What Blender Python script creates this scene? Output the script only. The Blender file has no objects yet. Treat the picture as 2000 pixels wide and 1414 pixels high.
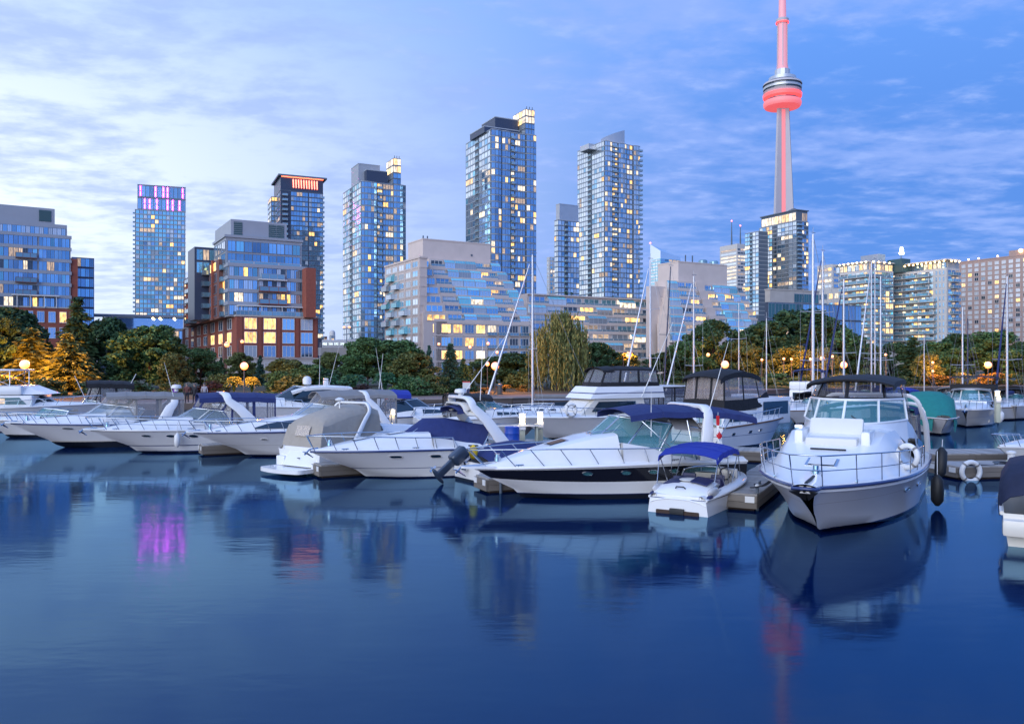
import bpy, bmesh, math, random
import numpy as np
from mathutils import Vector, Matrix

random.seed(7)
scene = bpy.context.scene
col = scene.collection
R = math.radians

# ------------------------------------------------------------------ camera
FPX, HZ, CAMZ = 1600.0, 712.0, 4.0
cam_d = bpy.data.cameras.new('camera')
cam = bpy.data.objects.new('camera', cam_d)
col.objects.link(cam)
cam_d.sensor_width = 36.0
cam_d.lens = 36.0 * FPX / 2000.0
cam_d.shift_y = (HZ - 707.0) / 2000.0
cam_d.clip_start = 0.1
cam_d.clip_end = 12000
cam.location = (0, 0, CAMZ)
cam.rotation_euler = (R(90), 0, 0)
scene.camera = cam

scene.view_settings.view_transform = 'Standard'
scene.view_settings.look = 'None'
scene.view_settings.exposure = 0.5
scene.view_settings.gamma = 1.0
scene.view_settings.use_curve_mapping = False
scene.render.engine = 'CYCLES'
cy = scene.cycles
cy.use_denoising = True
cy.denoiser = 'OPENIMAGEDENOISE'
cy.max_bounces = 6
cy.diffuse_bounces = 2
cy.glossy_bounces = 4
cy.transmission_bounces = 4
cy.transparent_max_bounces = 12
cy.caustics_reflective = False
cy.caustics_refractive = False
cy.sample_clamp_indirect = 4.0

# ------------------------------------------------------------------ dusk sky and soft light
SUN_AZ, SUN_EL = 238.0, 18.0      # degrees from +x; afterglow to the left, a little behind the camera
world = bpy.data.worlds.new('World')
scene.world = world
world.use_nodes = True
nt = world.node_tree
N, Lk = nt.nodes, nt.links
for n in list(N):
    N.remove(n)


def wmath(op, a, b=None, c=None, clamp=False):
    n = N.new('ShaderNodeMath'); n.operation = op; n.use_clamp = clamp
    for i, s in enumerate((a, b, c)):
        if s is None: continue
        if isinstance(s, (int, float)): n.inputs[i].default_value = s
        else: Lk.new(s, n.inputs[i])
    return n.outputs[0]


def wmix(f, a, b, blend='MIX'):
    n = N.new('ShaderNodeMix'); n.data_type = 'RGBA'; n.blend_type = blend
    if isinstance(f, (int, float)): n.inputs[0].default_value = f
    else: Lk.new(f, n.inputs[0])
    for i, s in ((6, a), (7, b)):
        if isinstance(s, tuple): n.inputs[i].default_value = s + (1,)
        else: Lk.new(s, n.inputs[i])
    return n.outputs[2]


def wramp(v, lo, hi):
    n = N.new('ShaderNodeMapRange'); n.interpolation_type = 'SMOOTHSTEP'
    Lk.new(v, n.inputs[0]); n.inputs[1].default_value = lo; n.inputs[2].default_value = hi
    return n.outputs[0]


tc = N.new('ShaderNodeTexCoord')
sep = N.new('ShaderNodeSeparateXYZ'); Lk.new(tc.outputs['Generated'], sep.inputs[0])
wx, wy, wz = sep.outputs
hyp = wmath('SQRT', wmath('ADD', wmath('ADD', wmath('MULTIPLY', wx, wx), wmath('MULTIPLY', wy, wy)), 1e-4))
glow = wmath('DIVIDE', wmath('ADD', wmath('MULTIPLY', wx, math.cos(R(184))), wmath('MULTIPLY', wy, math.sin(R(184)))), hyp)
side = wramp(glow, -0.42, 0.62)
el = wmath('MAXIMUM', wz, 0.0)
deep = (0.070, 0.205, 0.60)
pale = (0.76, 0.84, 0.97)
base = wmix(side, deep, pale)
high = wmath('MULTIPLY', wramp(el, 0.16, 0.55), 0.80)
base = wmix(high, base, (0.15, 0.34, 0.86))
low = wmath('MULTIPLY', wramp(wmath('SUBTRACT', 0.09, el), 0.0, 0.09), 0.45)
base = wmix(low, base, (0.42, 0.50, 0.86))
# streaky altocumulus, laid on a flat layer overhead
den = wmath('ADD', el, 0.10)
cmb = N.new('ShaderNodeCombineXYZ')
Lk.new(wmath('MULTIPLY', wmath('DIVIDE', wx, den), 0.95), cmb.inputs[0])
Lk.new(wmath('MULTIPLY', wmath('DIVIDE', wy, den), 1.25), cmb.inputs[1])
rot = N.new('ShaderNodeVectorRotate'); rot.rotation_type = 'Z_AXIS'; rot.inputs['Angle'].default_value = R(-14)
Lk.new(cmb.outputs[0], rot.inputs['Vector'])
nz = N.new('ShaderNodeTexNoise'); nz.inputs['Scale'].default_value = 1.55; nz.inputs['Detail'].default_value = 9
nz.inputs['Roughness'].default_value = 0.60; nz.inputs['Distortion'].default_value = 0.35
Lk.new(rot.outputs[0], nz.inputs['Vector'])
nz2 = N.new('ShaderNodeTexNoise'); nz2.inputs['Scale'].default_value = 8.0; nz2.inputs['Detail'].default_value = 6
nz2.inputs['Roughness'].default_value = 0.55
Lk.new(rot.outputs[0], nz2.inputs['Vector'])
cl = wmath('ADD', wmath('MULTIPLY', nz.outputs[0], 0.68), wmath('MULTIPLY', nz2.outputs[0], 0.32))
clf = wmath('MULTIPLY', wramp(cl, 0.42, 0.62), wmath('MULTIPLY', wramp(el, 0.0, 0.12), 0.68))
base = wmix(clf, base, (0.25, 0.36, 0.74))
wisp = wmath('MULTIPLY', wramp(nz2.outputs[0], 0.52, 0.80), 0.16)
base = wmix(wisp, base, (0.55, 0.66, 0.94))
sky = N.new('ShaderNodeTexSky'); sky.sky_type = 'NISHITA'; sky.sun_disc = False
sky.sun_elevation = R(SUN_EL); sky.sun_rotation = R(90.0 - SUN_AZ)
bg1 = N.new('ShaderNodeBackground'); Lk.new(base, bg1.inputs[0]); bg1.inputs[1].default_value = 0.95
bg2 = N.new('ShaderNodeBackground'); Lk.new(sky.outputs[0], bg2.inputs[0]); bg2.inputs[1].default_value = 0.004
addn = N.new('ShaderNodeAddShader'); Lk.new(bg1.outputs[0], addn.inputs[0]); Lk.new(bg2.outputs[0], addn.inputs[1])
wo = N.new('ShaderNodeOutputWorld'); Lk.new(addn.outputs[0], wo.inputs[0])

sun_d = bpy.data.lights.new('sun', 'SUN')
sun = bpy.data.objects.new('sun', sun_d)
col.objects.link(sun)
sun_d.energy = 1.8
sun_d.angle = R(70)
sun_d.color = (0.93, 0.95, 1.0)
sv = Vector((math.cos(R(SUN_AZ)) * math.cos(R(SUN_EL)), math.sin(R(SUN_AZ)) * math.cos(R(SUN_EL)), math.sin(R(SUN_EL))))
sun.rotation_euler = sv.to_track_quat('Z', 'Y').to_euler()

# ------------------------------------------------------------------ helpers


def PX(px, d): return (px - 1000.0) / FPX * d
def PZ(py, d): return CAMZ + (HZ - py) * d / FPX


def tag(o, label=None, cat=None, group=None, kind=None):
    if label: o['label'] = label
    if cat: o['category'] = cat
    if group: o['group'] = group
    if kind: o['kind'] = kind
    return o


def thing(name, label, cat, loc=(0, 0, 0), rz=0.0, group=None):
    o = bpy.data.objects.new(name, None)
    col.objects.link(o)
    o.empty_display_size = 0.2
    o.location = loc
    o.rotation_euler = (0, 0, rz)
    return tag(o, label, cat, group)


def child(name, me, parent, loc=(0, 0, 0), rot=(0, 0, 0), sc=(1, 1, 1)):
    o = bpy.data.objects.new(name, me)
    col.objects.link(o)
    o.parent = parent
    o.location = loc
    o.rotation_euler = rot
    o.scale = sc
    return o


def kids(o): return [c for c in bpy.data.objects if c.parent == o]


def dup_tree(o, parent=None):
    c = o.copy(); col.objects.link(c)
    if parent is not None: c.parent = parent
    for ch in o.children: dup_tree(ch, c)
    return c


class MB:
    """collects faces for ONE mesh object"""
    def __init__(s): s.v = []; s.f = []; s.m = []

    def add(s, vs, fs, mi=0):
        b = len(s.v); s.v += [tuple(p) for p in vs]
        for f in fs: s.f.append(tuple(b + i for i in f)); s.m.append(mi)
        return s

    def box(s, x0, x1, y0, y1, z0, z1, mi=0):
        v = [(x0, y0, z0), (x1, y0, z0), (x1, y1, z0), (x0, y1, z0), (x0, y0, z1), (x1, y0, z1), (x1, y1, z1), (x0, y1, z1)]
        return s.add(v, [(0, 3, 2, 1), (4, 5, 6, 7), (0, 1, 5, 4), (1, 2, 6, 5), (2, 3, 7, 6), (3, 0, 4, 7)], mi)

    def cbox(s, x0, x1, y0, y1, z0, z1, c=0.03, mi=0, seg=2):
        bm = bmesh.new()
        bmesh.ops.create_cube(bm, size=1.0)
        for v in bm.verts:
            v.co = ((x0 + x1) / 2 + v.co.x * (x1 - x0), (y0 + y1) / 2 + v.co.y * (y1 - y0), (z0 + z1) / 2 + v.co.z * (z1 - z0))
        c = min(c, .45 * min(abs(x1 - x0), abs(y1 - y0), abs(z1 - z0)))
        bmesh.ops.bevel(bm, geom=bm.edges[:], offset=c, segments=seg, affect='EDGES', profile=0.6)
        bm.verts.index_update()
        s.add([v.co[:] for v in bm.verts], [[v.index for v in f.verts] for f in bm.faces], mi)
        bm.free()
        return s

    def loft(s, rings, closed=False, cap=(False, False), mi=0, fmat=None):
        n = len(rings[0]); b = len(s.v)
        for r in rings: s.v += [tuple(p) for p in r]
        for i in range(len(rings) - 1):
            for j in range(n if closed else n - 1):
                k = (j + 1) % n
                s.f.append((b + i * n + j, b + i * n + k, b + (i + 1) * n + k, b + (i + 1) * n + j))
                s.m.append(fmat(i, j) if fmat else mi)
        if cap[0]: s.f.append(tuple(b + j for j in range(n))[::-1]); s.m.append(mi)
        if cap[1]: s.f.append(tuple(b + (len(rings) - 1) * n + j for j in range(n))); s.m.append(mi)
        return s

    def tube(s, pts, r, n=6, mi=0, closed=False):
        pts = [Vector(p) for p in pts]
        rr = r if isinstance(r, (list, tuple)) else [r] * len(pts)
        rings = []; up = None
        m = len(pts)
        for i, p in enumerate(pts):
            a = pts[i - 1] if (i > 0 or closed) else p
            c = pts[(i + 1) % m] if (i < m - 1 or closed) else p
            t = (c - a).normalized()
            if up is None:
                up = Vector((0, 0, 1)) if abs(t.z) < .9 else Vector((1, 0, 0))
            u = up - t * up.dot(t)
            if u.length < 1e-4: u = t.orthogonal()
            u.normalize(); w = t.cross(u); up = u
            rings.append([p + (u * math.cos(2 * math.pi * k / n) + w * math.sin(2 * math.pi * k / n)) * rr[i] for k in range(n)])
        if closed: rings.append(rings[0]); return s.loft(rings, True, (False, False), mi)
        return s.loft(rings, True, (True, True), mi)

    def lathe(s, prof, c=(0, 0, 0), n=20, mi=0, fmat=None):
        rings = [[(c[0] + r * math.cos(2 * math.pi * k / n), c[1] + r * math.sin(2 * math.pi * k / n), c[2] + z) for k in range(n)] for r, z in prof]
        return s.loft(rings, True, (True, True), mi, fmat)

    def ell(s, c, r, nu=14, nv=9, mi=0):
        prof = [(math.sin(math.pi * i / nv), -math.cos(math.pi * i / nv)) for i in range(nv + 1)]
        rings = [[(c[0] + max(q, .004) * r[0] * math.cos(2 * math.pi * k / nu), c[1] + max(q, .004) * r[1] * math.sin(2 * math.pi * k / nu), c[2] + r[2] * z) for k in range(nu)] for q, z in prof]
        return s.loft(rings, True, (True, True), mi)

    def prism(s, poly, z0, z1, mi=0):
        n = len(poly)
        v = [(x, y, z0) for x, y in poly] + [(x, y, z1) for x, y in poly]
        f = [tuple(range(n))[::-1], tuple(range(n, 2 * n))] + [(i, (i + 1) % n, n + (i + 1) % n, n + i) for i in range(n)]
        return s.add(v, f, mi)

    def sheet(s, pts, th, mi=0):
        """planar polygon given thickness along its normal"""
        P = [Vector(p) for p in pts]
        nrm = (P[1] - P[0]).cross(P[2] - P[0]).normalized() * (th / 2)
        n = len(P)
        v = [p + nrm for p in P] + [p - nrm for p in P]
        f = [tuple(range(n)), tuple(range(n, 2 * n))[::-1]] + [(i, n + i, n + (i + 1) % n, (i + 1) % n) for i in range(n)]
        return s.add(v, f, mi)

    def shell(s, rows, th, mi=0):
        """grid surface rows[i][j] with thickness downwards along averaged normals"""
        ni, nj = len(rows), len(rows[0])
        P = [[Vector(p) for p in r] for r in rows]
        Q = []
        for i in range(ni):
            q = []
            for j in range(nj):
                du = P[min(i + 1, ni - 1)][j] - P[max(i - 1, 0)][j]
                dv = P[i][min(j + 1, nj - 1)] - P[i][max(j - 1, 0)]
                nn = du.cross(dv)
                nn = nn.normalized() if nn.length > 1e-9 else Vector((0, 0, 1))
                q.append(P[i][j] + nn * th)
            Q.append(q)
        s.loft(P, mi=mi)
        s.loft([r[::-1] for r in Q], mi=mi)
        s.loft([P[0], Q[0]], mi=mi); s.loft([Q[-1], P[-1]], mi=mi)
        s.loft([[r[0] for r in Q], [r[0] for r in P]], mi=mi); s.loft([[r[-1] for r in P], [r[-1] for r in Q]], mi=mi)
        return s

    def mesh(s, name, mats, smooth=None):
        me = bpy.data.meshes.new(name)
        me.from_pydata(s.v, [], s.f)
        for m in (mats if isinstance(mats, (list, tuple)) else [mats]): me.materials.append(m)
        me.polygons.foreach_set('material_index', s.m)
        if smooth is not None:
            me.polygons.foreach_set('use_smooth', [True] * len(s.f))
            me.set_sharp_from_angle(angle=R(smooth))
        me.update()
        return me

    def build(s, name, mats, parent=None, smooth=None, loc=(0, 0, 0), rot=(0, 0, 0)):
        return child(name, s.mesh(name, mats, smooth), parent, loc, rot)


# ------------------------------------------------------------------ materials
MAT = {}


def mat(name, c=(.5, .5, .5), rough=.5, metal=0.0, spec=.5, coat=0.0, emit=None, es=0.0, var=0.0, vscale=3.0, bump=0.0,
        alpha=1.0, rnd=0.0, ior=1.5, rvar=0.0, coords='Object', c2=None, island=0.0, stretch=None):
    m = bpy.data.materials.new(name); m.use_nodes = True
    t = m.node_tree; b = t.nodes['Principled BSDF']
    b.inputs['Base Color'].default_value = tuple(c) + (1,)
    b.inputs['Roughness'].default_value = rough
    b.inputs['Metallic'].default_value = metal
    b.inputs['Specular IOR Level'].default_value = spec
    b.inputs['IOR'].default_value = ior
    b.inputs['Coat Weight'].default_value = coat
    b.inputs['Coat Roughness'].default_value = .08
    b.inputs['Alpha'].default_value = alpha
    if emit:
        b.inputs['Emission Color'].default_value = tuple(emit) + (1,)
        b.inputs['Emission Strength'].default_value = es
        m.cycles.emission_sampling = 'NONE'
    cur = None

    def mul(f_socket, lo, hi, src):
        mr = t.nodes.new('ShaderNodeMapRange'); t.links.new(f_socket, mr.inputs[0])
        mr.inputs[3].default_value = lo; mr.inputs[4].default_value = hi
        mx = t.nodes.new('ShaderNodeMix'); mx.data_type = 'RGBA'; mx.blend_type = 'MULTIPLY'; mx.inputs[0].default_value = 1
        if src is None: mx.inputs[6].default_value = tuple(c) + (1,)
        else: t.links.new(src, mx.inputs[6])
        t.links.new(mr.outputs[0], mx.inputs[7])
        return mx.outputs[2]
    if var or bump or rvar or c2:
        co = t.nodes.new('ShaderNodeTexCoord'); nzz = t.nodes.new('ShaderNodeTexNoise')
        nzz.inputs['Scale'].default_value = vscale; nzz.inputs['Detail'].default_value = 5
        vec = co.outputs[coords]
        if stretch:
            mp = t.nodes.new('ShaderNodeMapping'); mp.inputs['Scale'].default_value = stretch
            t.links.new(vec, mp.inputs[0]); vec = mp.outputs[0]
        t.links.new(vec, nzz.inputs['Vector'])
        if c2:
            rp = t.nodes.new('ShaderNodeMapRange'); rp.interpolation_type = 'SMOOTHSTEP'
            t.links.new(nzz.outputs[0], rp.inputs[0]); rp.inputs[1].default_value = .38; rp.inputs[2].default_value = .62
            mx = t.nodes.new('ShaderNodeMix'); mx.data_type = 'RGBA'
            t.links.new(rp.outputs[0], mx.inputs[0]); mx.inputs[6].default_value = tuple(c) + (1,); mx.inputs[7].default_value = tuple(c2) + (1,)
            cur = mx.outputs[2]
        if var: cur = mul(nzz.outputs[0], 1 - var, 1 + var, cur)
        if bump:
            bp = t.nodes.new('ShaderNodeBump'); bp.inputs['Strength'].default_value = bump; bp.inputs['Distance'].default_value = .05
            t.links.new(nzz.outputs[0], bp.inputs['Height']); t.links.new(bp.outputs[0], b.inputs['Normal'])
        if rvar:
            mr = t.nodes.new('ShaderNodeMapRange'); t.links.new(nzz.outputs[0], mr.inputs[0])
            mr.inputs[3].default_value = max(0.02, rough - rvar); mr.inputs[4].default_value = rough + rvar
            t.links.new(mr.outputs[0], b.inputs['Roughness'])
    if rnd:
        oi = t.nodes.new('ShaderNodeObjectInfo'); cur = mul(oi.outputs['Random'], 1 - rnd, 1 + rnd, cur)
    if island:
        ge = t.nodes.new('ShaderNodeNewGeometry'); cur = mul(ge.outputs['Random Per Island'], 1 - island, 1 + island, cur)
    if cur is not None: t.links.new(cur, b.inputs['Base Color'])
    MAT[name] = m
    return m


def lit(name, c, s, noise=9.0, lo=.25, glassy=.35):
    """a lit window: warm room behind glass, curtains and furniture as uneven light"""
    m = bpy.data.materials.new(name); m.use_nodes = True
    t = m.node_tree; b = t.nodes['Principled BSDF']
    b.inputs['Base Color'].default_value = (.10, .10, .12, 1); b.inputs['Roughness'].default_value = .08
    co = t.nodes.new('ShaderNodeTexCoord'); oi = t.nodes.new('ShaderNodeObjectInfo')
    ad = t.nodes.new('ShaderNodeVectorMath'); ad.operation = 'ADD'
    t.links.new(co.outputs['Object'], ad.inputs[0])
    sc_ = t.nodes.new('ShaderNodeVectorMath'); sc_.operation = 'SCALE'
    cb = t.nodes.new('ShaderNodeCombineXYZ')
    for i in range(3): t.links.new(oi.outputs['Random'], cb.inputs[i])
    t.links.new(cb.outputs[0], sc_.inputs[0]); sc_.inputs['Scale'].default_value = 91.0
    t.links.new(sc_.outputs[0], ad.inputs[1])
    nzz = t.nodes.new('ShaderNodeTexNoise'); nzz.inputs['Scale'].default_value = noise; nzz.inputs['Detail'].default_value = 1.5
    mp = t.nodes.new('ShaderNodeMapping'); mp.inputs['Scale'].default_value = (.5, .5, .22)
    t.links.new(ad.outputs[0], mp.inputs[0]); t.links.new(mp.outputs[0], nzz.inputs['Vector'])
    mr = t.nodes.new('ShaderNodeMapRange'); t.links.new(nzz.outputs[0], mr.inputs[0])
    mr.inputs[1].default_value = .3; mr.inputs[2].default_value = .7; mr.inputs[3].default_value = lo; mr.inputs[4].default_value = 1.25
    m2 = t.nodes.new('ShaderNodeMapRange'); t.links.new(oi.outputs['Random'], m2.inputs[0]); m2.inputs[3].default_value = .55 * s; m2.inputs[4].default_value = 1.3 * s
    mm = t.nodes.new('ShaderNodeMath'); mm.operation = 'MULTIPLY'; t.links.new(mr.outputs[0], mm.inputs[0]); t.links.new(m2.outputs[0], mm.inputs[1])
    b.inputs['Emission Color'].default_value = tuple(c) + (1,)
    t.links.new(mm.outputs[0], b.inputs['Emission Strength'])
    m.cycles.emission_sampling = 'NONE'
    MAT[name] = m
    return m


def glow_mat(name, c, s, base=(.8, .8, .8)):
    m = bpy.data.materials.new(name); m.use_nodes = True
    t = m.node_tree; b = t.nodes['Principled BSDF']
    b.inputs['Base Color'].default_value = tuple(base) + (1,)
    b.inputs['Emission Color'].default_value = tuple(c) + (1,); b.inputs['Emission Strength'].default_value = s
    m.cycles.emission_sampling = 'NONE'
    MAT[name] = m
    return m


# building glass: strongly mirroring curtain wall
mat('glass_blue', (.36, .62, .84), .05, metal=.85, rnd=.32, rvar=.03, vscale=1.5)
mat('glass_deep', (.30, .48, .68), .05, metal=.85, rnd=.35, rvar=.03)
mat('glass_teal', (.30, .66, .78), .06, metal=.75, rnd=.32, rvar=.03)
mat('glass_silver', (.84, .90, .94), .07, metal=.85, rnd=.2, rvar=.03)
mat('glass_curtain', (.50, .56, .62), .2, metal=.3, spec=.8, rnd=.35)
mat('glass_dark', (.035, .05, .07), .06, spec=1.0, rnd=.4)
mat('glass_green', (.05, .16, .17), .05, metal=.4, spec=1.0, rnd=.35)
lit('lit_warm', (1.0, .62, .24), 1.9)
lit('lit_gold', (1.0, .52, .13), 2.2)
lit('lit_pale', (1.0, .80, .55), 1.6)
lit('lit_dim', (1.0, .70, .44), .60)
lit('lit_cool', (.80, .95, 1.0), 1.3)
mat('slab_grey', (.32, .36, .41), .6, var=.15, vscale=.4)
mat('slab_dark', (.10, .13, .17), .5)
mat('slab_light', (.46, .47, .48), .6, var=.12, vscale=.3)
mat('mullion', (.20, .26, .33), .4, metal=.4)
mat('mullion_light', (.45, .48, .52), .4, metal=.3)
mat('clad_grey', (.30, .33, .38), .5, var=.08, vscale=.5)
mat('clad_silver', (.50, .52, .55), .35, metal=.5, var=.08, vscale=.4)
mat('clad_navy', (.035, .05, .09), .35, var=.1)
mat('brick_red', (.26, .075, .05), .8, var=.28, vscale=2.2)
mat('brick_dark', (.17, .08, .07), .8, var=.25, vscale=2.0)
mat('concrete_beige', (.62, .52, .47), .75, var=.13, vscale=.35)
mat('concrete_pale', (.55, .53, .51), .7, var=.1, vscale=.4)
mat('concrete_pink', (.42, .29, .25), .75, var=.12, vscale=.3)
mat('concrete_tower', (.44, .42, .45), .7, var=.1, vscale=.05)
mat('stone_pale', (.42, .39, .36), .75, var=.15, vscale=.6)
mat('louvre_dark', (.04, .09, .10), .4)
mat('frame_white', (.60, .60, .60), .5)
mat('rail_glass', (.20, .36, .46), .06, metal=.4, spec=1.0, rnd=.25)
mat('sunroom_glass', (.22, .62, .70), .12, metal=.35, spec=1.0, rnd=.3)
glow_mat('neon_magenta', (1.0, .02, .56), 22.0)
glow_mat('neon_orange', (1.0, .12, .015), 3.0)
glow_mat('glow_red', (1.0, .05, .05), 1.5, (.3, .1, .1))
glow_mat('glow_pink', (1.0, .13, .15), .58, (.3, .2, .2))
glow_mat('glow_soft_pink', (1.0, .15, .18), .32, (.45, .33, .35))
glow_mat('bulb_warm', (1.0, .62, .22), 7.0)
glow_mat('bulb_white', (.85, 1.0, .90), 9.0)
glow_mat('bulb_red', (1.0, .1, .06), 4.0)
glow_mat('crown_light', (1.0, .70, .40), 1.6)
glow_mat('lamp_globe', (1.0, .22, .02), 2.6)
# ------------------------------------------------------------------ foliage kit


def leafmat(name, c, c2=None, island=.45, rough=.6):
    return mat(name, c, rough, spec=.15, island=island, var=.25, vscale=.9)


leafmat('leaf_dark', (.045, .095, .045))
leafmat('leaf_mid', (.070, .150, .060))
leafmat('leaf_olive', (.115, .145, .050))
leafmat('leaf_blue', (.040, .10, .075))
leafmat('leaf_grass', (.15, .18, .05))
leafmat('leaf_reed', (.05, .15, .08))
leafmat('leaf_ochre', (.15, .11, .035))
leafmat('leaf_plum', (.045, .026, .025))
mat('bark', (.055, .042, .032), .9, var=.3, vscale=4)


def leaves(name, C, S, m, rng, A=None, aspect=1.6):
    """one leaf-sized quad per point; A optional (N,3) long-axis directions"""
    C = np.asarray(C, dtype=np.float64); n = len(C)
    S = np.broadcast_to(np.asarray(S, dtype=np.float64), (n,))
    u = rng.normal(size=(n, 3)) if A is None else np.asarray(A) + rng.normal(size=(n, 3)) * .25
    u /= np.linalg.norm(u, axis=1)[:, None]
    w = rng.normal(size=(n, 3)); w -= u * (w * u).sum(1)[:, None]; w /= np.linalg.norm(w, axis=1)[:, None]
    a = u * (S * aspect * .5)[:, None]; b_ = w * (S * .5)[:, None]
    V = np.empty((n, 4, 3)); V[:, 0] = C - a; V[:, 1] = C + b_; V[:, 2] = C + a; V[:, 3] = C - b_
    me = bpy.data.meshes.new(name)
    me.vertices.add(n * 4); me.vertices.foreach_set('co', V.reshape(-1))
    me.loops.add(n * 4); me.loops.foreach_set('vertex_index', np.arange(n * 4, dtype=np.int32))
    me.polygons.add(n); me.polygons.foreach_set('loop_start', np.arange(0, n * 4, 4, dtype=np.int32))
    me.polygons.foreach_set('loop_total', np.full(n, 4, dtype=np.int32))
    me.materials.append(MAT[m]); me.update(calc_edges=True); me.validate()
    return me


def clumps(rng, ctr, rad, per, squash=.8):
    out = []
    for c, r in zip(ctr, rad):
        p = rng.normal(size=(per, 3)); p /= np.linalg.norm(p, axis=1)[:, None]
        p *= (rng.random(per) ** .45)[:, None] * r
        p[:, 2] *= squash
        out.append(p + c)
    return np.concatenate(out)


def broadleaf(seed, m, n=46, per=150, wide=.42, base=.22, leaf=.024):
    """unit-height broadleaf tree: returns (crown mesh, trunk mesh)"""
    rng = np.random.default_rng(seed)
    ctr = []; rad = []
    for i in range(n):
        z = base + .08 + (1 - base - .12) * rng.random() ** .8
        t = (z - base) / (1 - base)
        prof = math.sin(math.pi * min(1, t * .86 + .14)) ** .65
        a = rng.random() * 2 * math.pi
        r = wide * prof * (rng.random() ** .4) * rng.uniform(.7, 1.05)
        ctr.append((r * math.cos(a), r * math.sin(a), z)); rad.append(rng.uniform(.06, .125))
    C = clumps(rng, ctr, rad, per)
    me = leaves('crown', C, rng.uniform(.7, 1.5, len(C)) * leaf, m, rng)
    tb = MB()
    tb.tube([(0, 0, 0), (.01, .005, base), (-.005, .01, .55), (.01, 0, .85)], [.026, .02, .012, .004], 7)
    for c in ctr[::4]:
        z0 = base * .9 + (c[2] - base) * .45
        tb.tube([(0, 0, z0), (c[0] * .5, c[1] * .5, (z0 + c[2]) / 2 + .02), c], [.009, .006, .002], 5)
    return me, tb.mesh('trunk', MAT['bark'])


def conifer(seed, m, wide=.24, n=26, leaf=.016, drop=.35):
    rng = np.random.default_rng(seed)
    C = []; A = []
    tb = MB().tube([(0, 0, 0), (0, 0, .5), (0, 0, .985)], [.018, .012, .002], 7)
    for k in range(n):
        t = k / (n - 1); z = .08 + .9 * t
        r = wide * (1 - t) ** .85 + .012
        nb = int(12 - 6 * t)
        for j in range(nb):
            a = rng.random() * 6.283; rr = r * rng.uniform(.65, 1.1)
            for q in range(int(30 * (1 - .5 * t)) + 5):
                f = rng.random() ** .7
                x, y = rr * f * math.cos(a), rr * f * math.sin(a)
                C.append((x + rng.normal() * .012, y + rng.normal() * .012, z - drop * rr * f * f * .9 + rng.normal() * .008 - .02 * rng.random()))
                A.append((math.cos(a), math.sin(a), -.5))
            if j % 3 == 0 and t < .9: tb.tube([(0, 0, z), (rr * .8 * math.cos(a), rr * .8 * math.sin(a), z - drop * rr * .6)], [.004, .0015], 4)
    C = np.array(C)
    return leaves('crown', C, rng.uniform(.7, 1.5, len(C)) * leaf, m, rng, A, 2.4), tb.mesh('trunk', MAT['bark'])


def willow(seed, m):
    rng = np.random.default_rng(seed)
    C = []; A = []
    tb = MB().tube([(0, 0, 0), (.02, 0, .25), (0, .01, .6)], [.05, .04, .02], 8)
    for k in range(48):
        a = rng.random() * 6.283; r = .50 * rng.random() ** .55; z = .97 - .48 * (r / .5) ** 2.2 - rng.random() * .09
        bx, by = r * math.cos(a), r * math.sin(a)
        tb.tube([(0, 0, .3), (bx * .5, by * .5, z * .8 + .1), (bx, by, z)], [.012, .008, .002], 5)
        for s_ in range(18):
            sx, sy = bx + rng.normal() * .052, by + rng.normal() * .052
            zz = z + rng.normal() * .03
            ln = min(rng.uniform(.3, .62), zz - .03)
            for q in range(20):
                f = q / 19 + rng.normal() * .02
                C.append((sx + rng.normal() * .008, sy + rng.normal() * .008, zz - ln * f)); A.append((0, 0, -1))
    C = np.array(C)
    return leaves('crown', C, rng.uniform(.7, 1.4, len(C)) * .017, m, rng, A, 3.0), tb.mesh('trunk', MAT['bark'])


def shrub(seed, m, n=16, per=130, leaf=.05):
    """unit shrub: about 1 wide and 1 high"""
    rng = np.random.default_rng(seed)
    ctr = []; rad = []
    for i in range(n):
        a = rng.random() * 6.283; z = rng.uniform(.12, .8); r = .42 * math.sqrt(max(0, 1 - (z - .15) ** 2 / .62)) * rng.random() ** .4
        ctr.append((r * math.cos(a), r * math.sin(a), z)); rad.append(rng.uniform(.13, .22))
    C = clumps(rng, ctr, rad, per)
    C[:, 2] = np.maximum(C[:, 2], .01)
    return leaves('foliage', C, rng.uniform(.7, 1.4, len(C)) * leaf, m, rng)


def tussock(seed, m):
    """fountain of ornamental grass, unit size"""
    rng = np.random.default_rng(seed)
    C = []; A = []
    for k in range(420):
        a = rng.random() * 6.283; out = rng.random() ** .7 * .5; h = rng.uniform(.75, 1.0)
        for q in range(7):
            f = (q + .5) / 7
            x = out * f ** 1.6
            z = h * (math.sin(f * math.pi * (.5 + .32 * out * 2)))
            C.append((x * math.cos(a), x * math.sin(a), max(.01, z))); A.append((math.cos(a) * out, math.sin(a) * out, .6 - f))
    C = np.array(C)
    return leaves('foliage', C, rng.uniform(.8, 1.3, len(C)) * .035, m, rng, A, 3.6)


PLANT_ME = [shrub(5, 'leaf_dark', 7, 50, .11)]
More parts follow.
